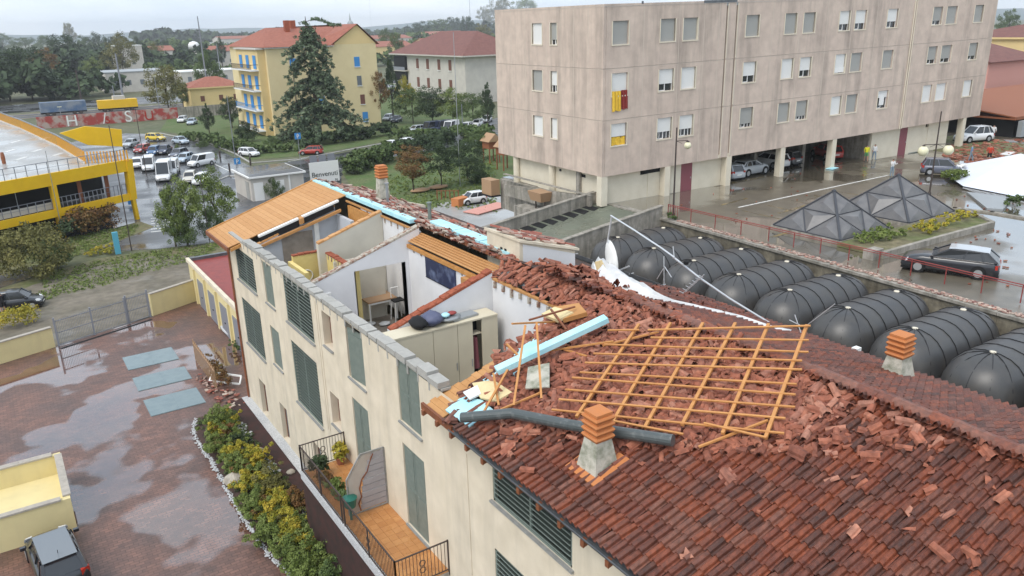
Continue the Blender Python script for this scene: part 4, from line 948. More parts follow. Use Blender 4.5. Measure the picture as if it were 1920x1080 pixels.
# retaining wall beside the domes
t=thing('retaining_wall','mossy concrete retaining wall between the black domes and the car park deck','wall',(41.5,26,3.6))
for (a,b) in zip(deckW[:-1],deckW[1:]):
    M().hexa([(a[0],a[1]-.01,3.6),(a[0]+.099,a[1]-.01,3.6),(b[0]+.099,b[1]+.01,3.6),(b[0],b[1]+.01,3.6)][::-1]+[(a[0],a[1]-.01,5.9),(a[0]+.099,a[1]-.01,5.9),(b[0]+.099,b[1]+.01,5.9),(b[0],b[1]+.01,5.9)][::-1]).ob('wall_panel','concrete_old',t)
    M().hexa([(a[0]-.12,a[1]-.01,5.9),(a[0]+.5,a[1]-.01,5.9),(b[0]+.5,b[1]+.01,5.9),(b[0]-.12,b[1]+.01,5.9)][::-1]+[(a[0]-.12,a[1]-.01,6.06),(a[0]+.5,a[1]-.01,6.06),(b[0]+.5,b[1]+.01,6.06),(b[0]-.12,b[1]+.01,6.06)][::-1]).ob('coping','concrete',t)
m=M()
for i in range(1500):
    y=-2+44*RS.rand(); x=np.interp(y,[c[1] for c in deckW[::-1]],[c[0] for c in deckW[::-1]])+.1+.5*RS.rand(); r=.03+.07*RS.rand()
    m.obox((x,y,6.08+.02),(r*2,r*1.4,.04),rotz(RS.rand()*3)@rotx(RS.randn()*.3),tint=.3+.6*RS.rand())
m.ob('coping_litter','tile_mossy',kind='stuff',label='scatter of tile crumbs and moss along the retaining wall coping',category='debris')
# lower slab carrying the domes, side wall
M().box(24.5,41.4,-20,43.2,3.3,3.6).ob('skylight_base_slab','concrete_old',**ST)
# red handrail
t=thing('handrail','red painted steel handrail along the top of the retaining wall','railing',(43,30,6))
hr=[(42.75,43.4),(43.0,34),(43.25,26),(43.35,18),(43.2,10),(43.0,0)]
up=np.array([0,0,1.])
for a,b in zip(hr[:-1],hr[1:]):
    a=np.array([*a,ZD+.06]); b=np.array([*b,ZD+.06]); M().bar(a+up*1.0,b+up*1.0,.07,.04).ob('handrail','rail_red',t); M().bar(a+up*.88,b+up*.88,.035).ob('rail','rail_red',t)
    k=int(np.linalg.norm(b-a)/2.0)
    for i in range(k): q=a+(b-a)*i/k; M().bar(q,q+up*1.0,.045).ob('post','rail_red',t)
a=np.array([42.75,43.4,6.06]); 
for i in range(5): q=a+np.array([0,-.25*i,0]); M().bar(q,q+up,.03).ob('baluster','rail_red',t)
# domes
def dome():
    t=thing('skylight_dome','x','skylight dome',(0,0,0)); hw,h,L0=1.82,2.38,2.15
    def prof_pt(a,sc): return (math.copysign(abs(math.cos(a))**.75,math.cos(a))*hw*sc, abs(math.sin(a))**.85*h)
    rings=[];n=14
    xs=[]
    for k in range(8): th=k/8*math.pi/2; xs.append((-L0-math.cos(th)**.9*hw*1.08, math.sin(th)))
    for k in range(7): xs.append((-L0+2*L0*k/6,1.0))
    for k in range(1,9): th=(8-k)/8*math.pi/2; xs.append((L0+math.cos(th)**.9*hw*1.08, math.sin(th)))
    for x,s_ in xs:
        s_=max(s_,.04); rings.append([(x, math.copysign(abs(math.cos(a))**.8,math.cos(a))*hw*s_**.9, (abs(math.sin(a))**.85)*h*s_**.62*1.0) for a in np.linspace(0,math.pi,n)])
    M().loft(rings,closed=False,caps=False).ob('shell','dome_black',t,smooth=True,local=True)
    for k in range(5):
        x=-L0+2*L0*k/4; m=M(); pts=[(x, math.copysign(abs(math.cos(a))**.8,math.cos(a))*(hw+.015),(abs(math.sin(a))**.85)*(h+.015)) for a in np.linspace(.05,math.pi-.05,14)]
        for a,b in zip(pts[:-1],pts[1:]): m.bar(a,b,.035,.03,up=(1,0,0))
        m.ob('rib','dome_rib',t,local=True)
    for sg in (-1,1):
        for ph in (-60,-30,0,30,60):
            m=M(); pts=[]; p_=math.radians(ph)
            for k in range(9):
                th=k/8*math.pi/2; s_=max(math.sin(th),.04); r=math.cos(th)
                yy=math.sin(p_)*hw*1.0*r; xx=sg*(L0+math.cos(p_)*hw*1.08*r)
                # height on the shell along this meridian
                sx=max(1e-3,1-((abs(xx)-L0)/(hw*1.08))**2)**.5; w=hw*sx**.9; cy=min(1,abs(yy)/max(w,1e-3)); aa=math.acos(min(1,cy**(1/.8))); z=(abs(math.sin(aa))**.85)*h*max(sx,.04)**.62
                pts.append((xx,yy,z+.015))
            for a,b in zip(pts[:-1],pts[1:]): m.bar(a,b,.032,.03)
            m.ob('rib','dome_rib',t,local=True)
        M().lathe([(.16,0),(.14,.03),(.05,.04)],10,(sg*L0,0,h-.01)).ob('vent_cap','cream_trim',t,local=True)
    return t
D0=dome()
dl=['farthest black skylight dome, beside the concrete ramp wall','second black skylight dome from the ramp wall','third black skylight dome from the ramp wall','fourth black skylight dome from the ramp wall','fifth black skylight dome from the ramp wall, at the lattice corner','sixth black skylight dome, just left of the rear chimney','seventh black skylight dome, just right of the rear chimney','nearest black skylight dome at the edge of the photograph','black skylight dome beyond the nearest one, cut by the photo edge']
for i in range(9):
    y=40.3-3.58*i; x=37.15+.0*i
    if i==0: D0.location=(x,y,3.98); D0['label']=dl[0]; D0['group']='black skylight domes beside the car park'
    else: dup(D0,(x,y,3.98),label=dl[i])
# ramp with parapets
t=thing('vehicle_ramp','greenish concrete ramp between two stained parapet walls leading to the deck','ramp',(36,47,5))
def rs_(x): return 5.98-(42.2-x)*.125
M().hexa([(30,43.9,2),(42.2,43.9,2),(42.2,51.2,2),(30,51.2,2),(30,43.9,rs_(30)),(42.2,43.9,rs_(42.2)),(42.2,51.2,rs_(42.2)),(30,51.2,rs_(30))]).ob('ramp_slab','ramp_green',t)
for (ya,yb) in ((43.6,43.9),(51.2,51.5)):
    M().hexa([(30,ya,0),(42.35,ya,0),(42.35,yb,0),(30,yb,0),(30,ya,rs_(30)+.95),(42.35,ya,rs_(42.2)+.95),(42.35,yb,rs_(42.2)+.95),(30,yb,rs_(30)+.95)]).ob('parapet','concrete',t)
    M().hexa([(30,ya-.06,rs_(30)+.952),(42.4,ya-.06,rs_(42.2)+.952),(42.4,yb+.06,rs_(42.2)+.952),(30,yb+.06,rs_(30)+.952),(30,ya-.06,rs_(30)+1.03),(42.4,ya-.06,rs_(42.2)+1.03),(42.4,yb+.06,rs_(42.2)+1.03),(30,yb+.06,rs_(30)+1.03)]).ob('coping','concrete',t)
for i in range(9):
    x=41.2-i*1.05; M().hexa([(x-.75,49.6,rs_(x-.75)+.006),(x,49.9,rs_(x)+.006),(x,51.18,rs_(x)+.006),(x-.75,51.18,rs_(x-.75)+.006)]+[(x-.75,49.6,rs_(x-.75)+.03),(x,49.9,rs_(x)+.03),(x,51.18,rs_(x)+.03),(x-.75,51.18,rs_(x-.75)+.03)]).ob('dark_plate','black',t)  # row of thin black plates along the ramp parapet
# glazed pyramids
def pyramid(x0,y0,s,h,label):
    t=thing('glass_pyramid',label,'skylight',(x0+s/2,y0+s/2,ZD),group='glazed pyramid skylights on the deck'); zb=ZD+.28
    M().box(x0-.12,x0+s+.12,y0-.12,y0+s+.12,ZD,zb-.02).ob('base_kerb','concrete',t)
    C=[np.array(p,float) for p in ((x0,y0,zb),(x0+s,y0,zb),(x0+s,y0+s,zb),(x0,y0+s,zb))]; A=np.array((x0+s/2,y0+s/2,zb+h))
    for i in range(4):
        a,b=C[i],C[(i+1)%4]; mab=(a+b)/2; ma=(a+A)/2; mb=(b+A)/2
        for tri in ((a,mab,ma),(mab,b,mb),(ma,mb,A),(mab,mb,ma)):
            c=sum(tri)/3; nn=nrm(np.cross(tri[1]-tri[0],tri[2]-tri[0])); ap=c+nn*.34
            M().add([*tri,ap],[(0,1,3),(1,2,3),(2,0,3)]).ob('pane','smoked',t)
        for p,q in ((a,b),(ma,mb),(mab,ma),(mab,mb)): M().bar(p,q,.10,.10).ob('frame','frame_dark',t)
        M().bar(a,A,.17,.17).ob('frame','frame_dark',t)
    M().lathe([(.16,-.05),(.16,.07),(.04,.14)],8,tuple(A)).ob('finial','frame_dark',t)
pyramid(46.2,30.7,5.5,2.55,'left glass pyramid skylight, nearer the red handrail')
pyramid(54.0,30.6,6.0,2.7,'right glass pyramid skylight, nearer the grey car')
# planter around pyramids
t=thing('planter','long low concrete planter with weeds in front of the glass pyramids','planter',(52,28.5,ZD))
M().prism([(45.6,27.3,ZD+.02),(58.4,27.1,ZD+.02),(60.9,30.4,ZD+.02),(45.6,30.5,ZD+.02)],(0,0,.24)).ob('soil','verge',t)
for a,b in [((45.4,27.2),(51.8,27.15)),((51.85,27.15),(58.5,27.0)),((58.55,27.05),(61.1,30.5))]: M().bar((*a,ZD+.2),(*b,ZD+.2),.28,.40).ob('kerb','concrete',t)
# painted lines on deck
m=M()
def dl_(a,b,w=.16): line((a[0],a[1]),(b[0],b[1]),w,6.006)
dl_((49.6,42.45),(71,42.9),.2)
m.ob('deck_marking','road_paint',**ST)
mk('faded_yellow',(.22,.16,.06),.5,(.10,.09,.07),ns=1.5,lo=.4,hi=.6,rough2=.15)
m=M()
for p,q in [((1340,350),(1440,330)),((1440,430),(1560,395)),((1445,445),(1580,410)),((1460,400),(1530,380)),((1350,385),(1400,372))]: a,b=G(*p,6),G(*q,6); line(a,b,.3,6.007)
for i in range(6): line((46+3*i,37),(46+3*i,41.5),.14,6.007)
m.ob('faded_marking','faded_yellow',**ST)
for (p,q,w_) in [((1640,470),(1700,500),.25)]: pass
M().box(44.5,45.6,27.2,27.9,6.0,6.6).ob('concrete_block','concrete',label='low concrete block at the handrail end of the planter',cat='block')
# ================================================================ the big residence
B0X,B1X,B0Y,B1Y=41.24,99.6,49.6,66.2; ZB0,ZB1=8.46,21.75
BG=thing('residential_block','huge pinkish concrete apartment block raised on columns beside the deck','building',(B0X,B0Y,ZD))
M().box(B0X+.3,B1X-.3,B0Y+.3,B1Y-.2,ZB0+.3,ZB1-.4).ob('core','panel_joint',BG)
M().box(B0X+.02,B1X-.02,B0Y+.02,B1Y-.02,ZB0+.005,ZB0+.299).ob('soffit','cream_trim',BG)
M().box(B0X+.02,B1X-.02,B0Y+.02,B1Y-.02,ZB1-.35,ZB1-.12).ob('roof','lead',BG)
M().box(B0X-.02,B1X+.02,B0Y-.03,B0Y+.25,ZB1-.1,ZB1+.06).box(B0X-.02,B0X+.25,B0Y+.25,B1Y,ZB1-.1,ZB1+.06).ob('coping','panel',BG)
M().box(52,56,B0Y-.06,B0Y-.031,ZB1-.1,ZB1+.12).box(B0X+3.8,B0X+4,B0Y-.05,B0Y-.031,ZB1,ZB1+.2).ob('flashing','navy_' if False else 'gutter',BG)
fl=[(ZB0,12.99),(12.99,17.0),(17.0,ZB1-.1)]
rowz=[(10.9,12.66),(14.87,16.62),(18.8,20.55)]
WX=[(42.14,43.78,'a'),(47.2,48.86,'a'),(49.76,51.43,'a'),(57.36,59.08,'a'),(62.58,64.22,'a'),(65.2,66.89,'a'),(70.55,72.2,'a'),(73.04,74.83,'a'),(78.36,80.18,'a'),(86.61,88.43,'a'),(89.25,91.33,'a'),(94.9,96.76,'a')]
state=[['yel','pv','pv','gv','g','gv','wb','g','open','w','w','w'],['cur','p','w','p','w','p','half','g','g','gp','gp','gp'],['g','g','g','g','g','g','p','p','p','gp','g','g']]
def panel(axis,a,b,z0,z1,hole=None):
    """cladding panel on the front (axis x) or the left end (axis y)"""
    g=.012; a+=g;b-=g;z0+=g;z1-=g; m=M()
    js=M()
    if axis=='x': js.box(b-.03,b+.03,B0Y-.006,B0Y-.001,z0,z1).box(a,b-.03,B0Y-.006,B0Y-.001,z1-.035,z1+.005)
    else: js.box(B0X-.006,B0X-.001,b-.03,b+.03,z0,z1).box(B0X-.006,B0X-.001,a,b-.03,z1-.035,z1+.005)
    js.ob('joint','panel_joint',BG)
    def bx(u0,u1,w0,w1):
        if u1-u0<.01 or w1-w0<.01: return
        if axis=='x': m.box(u0,u1,B0Y,B0Y+.24,w0,w1)
        else: m.box(B0X,B0X+.24,u0,u1,w0,w1)
    if hole:
        h0,h1,hz0,hz1=hole; bx(a,h0,z0,z1); bx(h1,b,z0,z1); bx(h0,h1,z0,hz0); bx(h0,h1,hz1,z1)
    else: bx(a,b,z0,z1)
    m.ob('panel','panel',BG)
def window(axis,a,b,z0,z1,st):
    def bx(m,u0,u1,d0,d1,w0,w1):
        if axis=='x': m.box(u0,u1,B0Y+d0,B0Y+d1,w0,w1)
        else: m.box(B0X+d0,B0X+d1,u0,u1,w0,w1)
        return m
    m=M(); f=.09
    bx(m,a-f,a,-.03,.22,z0,z1); bx(m,b,b+f,-.03,.22,z0,z1); bx(m,a-f,b+f,-.05,.22,z0-.1,z0-.001)
    fr=m.ob('window_frame','cream_trim',BG)
    w=bx(M(),a,b,.225,.26,z0,z1).ob('window_pane','glass_dark',fr)
    H_=z1-z0; mats='roller_white' if st[0] in 'wpcyho' else 'roller_grey'
    cov={'g':0,'w':0,'gp':.22,'gv':.18,'p':.32,'pv':.33,'cur':.18,'yel':.4,'wb':.0,'half':.28,'open':.6}[st]
    bx(M(),a+.01,b-.01,.14,.17,z0+H_*cov,z1).ob('roller_shutter',mats,fr)
    if st in('p','pv','gp','gv','half','open'):
        mm=M(); c=(a+b)/2; bx(mm,c-.04,c+.04,.19,.224,z0,z0+H_*cov); bx(mm,a,a+.07,.19,.224,z0,z0+H_*cov); bx(mm,b-.07,b,.19,.224,z0,z0+H_*cov); bx(mm,a+.07,c-.04,.2,.224,z0,z0+.06)
        if st in('pv','gv'): bx(mm,(a+c)/2-.03,(a+c)/2+.03,.2,.223,z0,z0+H_*cov); bx(mm,(b+c)/2-.03,(b+c)/2+.03,.2,.223,z0,z0+H_*cov)
        mm.ob('sash','white_paint',fr)
    if st=='half': bx(M(),a,b,.1,.13,z0+.05,z0+H_*.3).ob('sill_board','white_paint',fr)
    if st=='wb': pass
    if st=='open': bx(M(),a+.5,b-.5,.1,.135,z0+.3,z0+H_*.7).ob('torn_blind','white_paint',fr)
for r,(z0,z1) in enumerate(fl):
    cuts=[B0X+.25,45.4,52.2,54.0,56.4,60.9,68.7,76.6,82.3,84.0,93.1,B1X]
    for a,b in zip(cuts[:-1],cuts[1:]):
        ws=[(i,w) for i,w in enumerate(WX) if w[0]>a and w[1]<b]
        if not ws:
            if a==54.0:                                # slits beside
                panel('x',a,54.78,z0,z1); panel('x',54.98,56.0,z0,z1); panel('x',56.2,b,z0,z1)
            else: panel('x',a,b,z0,z1)
            continue
        mids=[a]+[(ws[k][1][1]+ws[k+1][1][0])/2 for k in range(len(ws)-1)]+[b]
        for k,(i,w) in enumerate(ws):
            panel('x',mids[k],mids[k+1],z0,z1,(w[0],w[1],*rowz[r])); window('x',w[0],w[1],*rowz[r],state[r][i])
    for k,x in enumerate((54.78,56.0)): 
        if r<3: M().box(x+.005,x+.195,B0Y+.16,B0Y+.2,max(z0,10.2),min(z1,20.9)).ob('slit_window','black',BG); M().box(x+.2,x+.3,B0Y-.03,B0Y-.001,z0+.1,z1-.1).ob('slit_trim','cream_trim',BG)
        M().box(x,x+.2,B0Y+.12,B0Y+.239,z0,10.2 if r==0 else z0+.1).ob('slit_fill','panel',BG)
    LW=[(58.25,59.85,'l'),(55.98,56.97,'l')]; cy=[B0Y,51.6,53.6,55.4,57.6,61.0,63.4,B1Y]
    for a,b in zip(cy[:-1],cy[1:]):
        w=[w for w in LW if w[0]>a and w[1]<b]
        panel('y',a,b,z0,z1,(w[0][0],w[0][1],*rowz[r]) if w else None)
    stl=[['w','w'],['g','p'],['w','gp']][r]
    for w,s_ in zip(LW,stl): window('y',w[0],w[1],*rowz[r],s_)
# washing, curtains
t=thing('hanging_curtains','yellow and wine red cloths hanging out of a middle floor window','curtains',(43,49.4,13))
m=M(); rg=[]
def cloth(x0,x1,z0,z1,mat,name,y=49.42,seed=1):
    n=12; V=[[(x0+(x1-x0)*u,y+.05*math.sin(u*17+seed)+.02*w*3,z0+(z1-z0)*w-.05*math.sin(u*9+seed)*(1-w)) for u in np.linspace(0,1,n)] for w in (0,.5,1)]
    V2=[[(a,b+.02,c) for a,b,c in r][::-1] for r in V]; M().loft([p+q for p,q in zip(V,V2)]).ob(name,mat,t)
cloth(42.12,42.95,13.7,15.25,'curtain_yellow','yellow_cloth'); cloth(43.0,43.75,13.8,15.3,'curtain_red','red_cloth',seed=4)
for k,(x,z) in enumerate([(45.4,16.9),(60.9,16.9),(76.6,16.9),(84.0,16.9)]): pass
t=thing('awning_cloth','yellow cloth filling the lower half of the window under the hanging curtains','cloth',(43,49.6,11)); cloth(42.18,43.74,10.92,11.6,'curtain_yellow','cloth',y=49.66,seed=2)
for x in (83.0,83.35,): M().tube((x,B0Y-.06,ZB0),(x,B0Y-.06,ZB1-.2),.05,n=6).ob('downpipe','cream_trim',BG)
# ground storey
COL=[(41.55,49.95,ZD),(71.9,49.95,ZD),(63.9,49.95,ZD),(96.5,49.95,ZD),(48.6,49.9,ZD),(56.3,49.9,ZD)]
for x,y,z in COL: M().box(x-.32,x+.32,y-.32,y+.32,z,ZB0+.004).ob('column','cream_trim',BG)
for y in (57.5,63.6): M().tube((41.7,y,0),(41.7,y,ZB0+.004),.33,n=14).ob('column','cream_trim',BG)
Yg=50.25
for a,b in [(42.3,46.0),(46.9,48.9),(49.6,50.85),(52.25,56.2),(79.2,84.4),(85.9,89.4),(90.0,94.2)]: M().box(a,b,Yg,Yg+.2,ZD,ZB0+.002).ob('infill_wall','cream_trim',BG)
M().box(46.0,46.9,Yg+.05,Yg+.2,ZD,ZB0-.5).box(48.9,49.6,Yg+.05,Yg+.2,ZD,ZB0).box(89.4,90,Yg+.05,Yg+.2,ZD,ZB0-.4).ob('infill_wall','cream_trim',BG)
M().box(46.0,48.9,Yg-.02,Yg+.04,ZB0-.45,ZB0-.05).ob('vent','black',BG)
for a,b in ((50.87,52.25),(84.4,85.9)):
    d=M().box(a,b,Yg+.02,Yg+.1,ZD,ZB0-.1).ob('door','door_red',BG); M().box(b-.2,b-.14,Yg-.01,Yg+.019,ZD+1,ZD+1.15).ob('handle','metal',d)
M().box(42.3,94.3,60,60.2,ZD,ZB0).box(79,79.2,Yg+.2,60,ZD,ZB0).box(56.0,56.2,Yg+.2,60,ZD,ZB0).ob('back_wall','concrete',BG)
M().box(41.9,42.2,50.6,63.3,ZD-2,ZB0+.002).ob('infill_wall','cream_trim',BG)
M().box(41.86,41.898,52.7,53.6,7.9,8.15).box(41.86,41.898,56.3,56.6,7.95,8.15).ob('vent','black',BG)
M().box(41.2,43.2,51.5,66.0,3.0,5.95).ob('plinth','concrete',BG)
for p in [(41.9,53.5),(64.3,53.5),(71.9,53.5),(64.3,57),(71.9,57)]: M().box(p[0]-.25,p[0]+.25,p[1]-.25,p[1]+.25,ZD,ZB0).ob('column','concrete',BG)
for x in [58,61,67,70,75,78]: line((x,50.5),(x,55),.1)
# the long front is not quite square to the house and follows the gentle fall of the deck
for o in BG.children_recursive:
    me=o.data; w=WL(o); n=len(me.vertices); co_=np.empty(n*3); me.vertices.foreach_get('co',co_); co_=co_.reshape(-1,3); Wd=co_+w
    th_=math.radians(-2); u_=(Wd[:,0]-B0X)/(math.cos(th_)-Wd[:,0]*math.sin(th_)/B0Y); Wd=Wd.copy(); co_[:,0]+=B0X+u_-Wd[:,0]; Wd[:,0]=B0X+u_
    co_[:,2]+=.015*(Wd[:,0]-B0X)*np.clip((Wd[:,2]-ZD)/2.46,0,1); me.vertices.foreach_set('co',co_.ravel()); me.update()
BG.rotation_euler=(0,0,math.radians(-2))
# balcony boxes, planters left end
t=thing('planter_box','tan wooden planter on legs on the walkway beside the round column','planter',(40.4,56,5.5))
pb=GX(1013,381,40.3); M().hexa([(pb[0]-.5,pb[1]-.8,pb[2]+.25),(pb[0]+.5,pb[1]-.8,pb[2]+.25),(pb[0]+.5,pb[1]+.8,pb[2]+.25),(pb[0]-.5,pb[1]+.8,pb[2]+.25),(pb[0]-.7,pb[1]-1,pb[2]+1.1),(pb[0]+.7,pb[1]-1,pb[2]+1.1),(pb[0]+.7,pb[1]+1,pb[2]+1.1),(pb[0]-.7,pb[1]+1,pb[2]+1.1)]).ob('box','wood_box',t)
for sy in(-.7,.7): M().box(pb[0]-.05,pb[0]+.05,pb[1]+sy-.05,pb[1]+sy+.05,pb[2]-.6,pb[2]+.25).ob('leg','iron',t)
t=thing('concrete_balcony','small tan concrete balcony box projecting at the left column','balcony',(41,66,4))
pb=GX(930,362,41.4); M().box(40.3,41.3,pb[1]-.9,pb[1]+.9,pb[2],pb[2]+1.5).ob('box','wood_box',t); M().box(40.2,41.35,pb[1]-1,pb[1]+1,pb[2]-.15,pb[2]-.002).ob('slab','black',t)
t=thing('walkway_wall','grey stained low wall between the left column and the concrete ramp','wall',(41,58,3))
a=GX(946,340,41.0);b=GX(1108,368,41.0); M().hexa([(40.9,b[1],b[2]-2),(41.15,b[1],b[2]-2),(41.15,a[1],b[2]-2),(40.9,a[1],b[2]-2),(40.9,b[1],b[2]),(41.15,b[1],b[2]),(41.15,a[1],a[2]-.3),(40.9,a[1],a[2]-.3)]).ob('wall_panel','concrete',t); M().box(40.85,41.2,b[1],a[1],b[2]+.01,b[2]+.08).ob('coping','concrete',t)
M().box(39.4,40.7,51.6,60,3.4,4.6).ob('walkway_slab','concrete',label='grey walkway slab beside the concrete ramp',cat='walkway')
# lamps
def lamp(base,h,n,label,arm=.9,gr=.27):
    t=thing('street_lamp',label,'street lamp',tuple(base)); b=np.array(base,float); M().tube(b,b+up*h,.075,.05,n=8).ob('pole','iron',t)
    for k in range(n):
        a=math.radians(-27+180*k); d=np.array([math.cos(a),math.sin(a),0]); z=h-1.0 if n==1 else h*.62
        q=b+up*z; M().bar(q,q+d*arm,.05).bar(q+up*.0,q+d*arm*.5+up*-.2,.03).ob('arm','iron',t)
        g=q+d*arm-up*(gr+.1); M().lathe([(gr*math.sin(u),-gr*math.cos(u)) for u in np.linspace(.15,math.pi-.15,8)],12,tuple(g)).ob('globe','globe',t,smooth=True)
        M().lathe([(.12,0),(.14,.06),(.05,.12)],8,tuple(g+up*(gr-.03))).ob('globe_cap','iron',t)
    M().lathe([(.14,0),(.14,.3),(.09,.4)],8,tuple(b)).ob('foot','iron',t)
lb=G(1262,408,6.0); lamp(lb,6.9,1,'tall dark lamp post with one globe by the end of the red handrail')
lb=G(1742,368,6.0); lamp(lb,7.0,2,'dark lamp post with two yellowish globes between the grey car and the pyramids',arm=1.1,gr=.42)
# collapsed tent
t=thing('collapsed_tent','white pyramid marquee roof collapsed onto the ground at the right edge','marquee',(74,34,6))
a=G(1806,349,6.3);b=G(1925,372,6.3);c=GY(1914,288,36.0);d=c+np.array([6,-4,-2.0]); e=np.array([76,41,6.3])
M().add([a,b,c,e,d+np.array([0,0,0])],[(0,1,2),(0,2,3),(1,4,2)]).ob('canopy','tent_white',t)
s=b-a; tr=M()
P1=a+np.array([0,0,-.15]);P2=b+np.array([0,0,-.1])
for off in ((0,0,0),(-.6,-1.5,-.15)):
    o_=np.array(off); tr.bar(P1+o_,P1+s*.75+o_,.09)
for k in range(6): tr.bar(P1+s*.75*k/5.,P1+s*.75*(k+.5)/5.5+np.array([-.6,-1.5,-.15]),.06)
tr.ob('truss','alu',t)
tp=G(1860,396,6.05); 
slabp=[G(1812,362,6.05),G(1850,393,6.05),G(1880,395,6.05),G(1900,372,6.05)]; M().prism([p-up*.04 for p in slabp],(0,0,.16)).ob('folded_side','lead',t)
kerb([G(1730,385,6),G(1790,392,6),G(1860,400,6),G(1930,412,6)],z=6.0,w=.35,mat='concrete',**ST)
sheet('verge',[(1745,350),(1800,335),(1830,345),(1930,375),(1930,410),(1860,399),(1790,391),(1735,382)],6.008,'verge',**ST)
# debris field far right
m=M()
for i in range(900):
    x=1770+190*RS.rand(); y=262+ (75*RS.rand())*(.4+.6*(x-1770)/150)
    if RS.rand()<.3: x=1200+700*RS.rand(); y=300+240*RS.rand(); 
    p=G(x,y,6.02); 
    if p[1]>49 or p[0]<44: continue
    if 1200<x<1760 and RS.rand()<.75: continue
    small=.12 if (x<1760 or y>345) else 1
    r=.06+.35*RS.rand()**2*small; m.obox(p+up*.03,(r*2,r,.06),rotz(RS.rand()*3)@rotx(RS.randn()*.25),tint=RS.rand())
m.ob('storm_debris','tile_new',kind='stuff',label='storm debris of reddish shards strewn over the wet deck at right',category='debris')
for (px_,w,l,rz,mt,lb) in [((1560,316),.9,.5,.2,'foam','small blue board lying on the wet deck before the columns'),((1690,288),3.4,.5,-.1,'shutter','green plastic strip along the foot of the cream wall'),((1640,292),1.2,.4,.1,'white_paint','white board beside the green strip'),((1862,325),1.6,.9,.5,'membrane','white torn panel beyond the marquee'),((1838,318),1.5,.8,-.4,'foam','pale blue board among debris behind the grey car'),((1890,288),1.8,.6,.2,'membrane','pale sheet in the red debris near the marquee top'),((1895,265),1.3,.7,.7,'lead','grey board by the far white-shirted person'),((1790,330),1.2,.9,.9,'membrane','crumpled white sheet at the damaged bonnet of the grey car')]:
    p=G(*px_,6.03); M().obox(p+up*.03,(w*1.5,l*1.5,.06),rotz(rz)).ob('loose_board',mt,label=lb,cat='board')
# structures far right behind
t=thing('rusty_shed','long low shed with a rusty red roof and grey wall at the right edge','shed',(110,40,6))
a=G(1842,218,6.2); M().box(103,150,47,60,8.2,8.4).ob('roof','rust',t); M().box(103.5,150,46.4,46.9,6.2,8.1).ob('wall','lead',t); M().box(104,150,47.5,60,6.0,8.15).ob('core','black',t); M().prism([(103,47,8.42),(150,47,8.42),(150,60,10),(103,60,10)],(0,0,.15)).ob('roof_slope','rust',t)
def simplehouse(name,x0,x1,y0,y1,h,mat,rmat,label,ridge='x',rh=2.2,win=None,wm='brown_shutter',z0=0,ov=.5,gable=False,faces='S',wrows=None,wh=1.5,ww=1.1):
    t=thing(name,label,'building',(x0,y0,z0)); M().box(x0,x1,y0,y1,z0,z0+h).ob('wall',mat,t)
    zz=z0+h
    if ridge=='hip':
        i=min(x1-x0,y1-y0)/2; R=[(x0-ov,y0-ov,zz),(x1+ov,y0-ov,zz),(x1+ov,y1+ov,zz),(x0-ov,y1+ov,zz)]
        a,b=((x0+i,(y0+y1)/2,zz+rh),(x1-i,(y0+y1)/2,zz+rh)) if x1-x0>y1-y0 else (((x0+x1)/2,y0+i,zz+rh),((x0+x1)/2,y1-i,zz+rh))
        F=[(0,1,5,4),(1,2,5),(2,3,4,5),(3,0,4)] if x1-x0>y1-y0 else [(0,1,4),(1,2,5,4),(2,3,5),(3,0,4,5)]
        M().add(R+[a,b],F).ob('roof',rmat,t); M().box(x0-ov,x1+ov,y0-ov,y1+ov,zz-.35,zz-.01).ob('eaves',mat,t)
    elif ridge=='x':
        ym=(y0+y1)/2; M().prism([(x0-ov,y0-ov,zz),(x0-ov,ym,zz+rh),(x0-ov,y1+ov,zz),(x0-ov,y1+ov,zz+.15),(x0-ov,ym,zz+rh+.2),(x0-ov,y0-ov,zz+.15)],(x1-x0+2*ov,0,0)).ob('roof',rmat,t); M().prism([(x0,y0,zz),(x0,y1,zz),(x0,ym,zz+rh)],(x1-x0,0,0)).ob('gable',mat,t)
    elif ridge=='y':
        xm=(x0+x1)/2; M().prism([(x0-ov,y0-ov,zz),(xm,y0-ov,zz+rh),(x1+ov,y0-ov,zz),(x1+ov,y0-ov,zz+.15),(xm,y0-ov,zz+rh+.2),(x0-ov,y0-ov,zz+.15)],(0,y1-y0+2*ov,0)).ob('roof',rmat,t); M().prism([(x0,y0,zz),(x1,y0,zz),(xm,y0,zz+rh)],(0,y1-y0,0)).ob('gable',mat,t)
    else: M().box(x0-.2,x1+.2,y0-.2,y1+.2,zz,zz+.35).ob('roof',rmat,t)
    for (face,us,zs) in (win or []):
        for z in zs:
            for u in us:
                if face=='S': w=M().box(u-ww/2,u+ww/2,y0-.06,y0-.005,z,z+wh).ob('window',wm,t)
                else: w=M().box(x0-.06,x0-.005,u-ww/2,u+ww/2,z,z+wh).ob('window',wm,t)
    return t
simplehouse('pink_house',133,150,66,84,9,'pink_wall','roof_brown','pink house seen behind the right end of the apartment block',win=[('X',[68,71,74],[2,5.5])],z0=4)
simplehouse('yellow_house',165,190,72,90,12,'yellow_house','roof_brown','yellow house at the top right corner',win=[('X',[75,79,83],[3,7,10]),('S',[168,173,178],[3,7])],ridge='hip',z0=4)
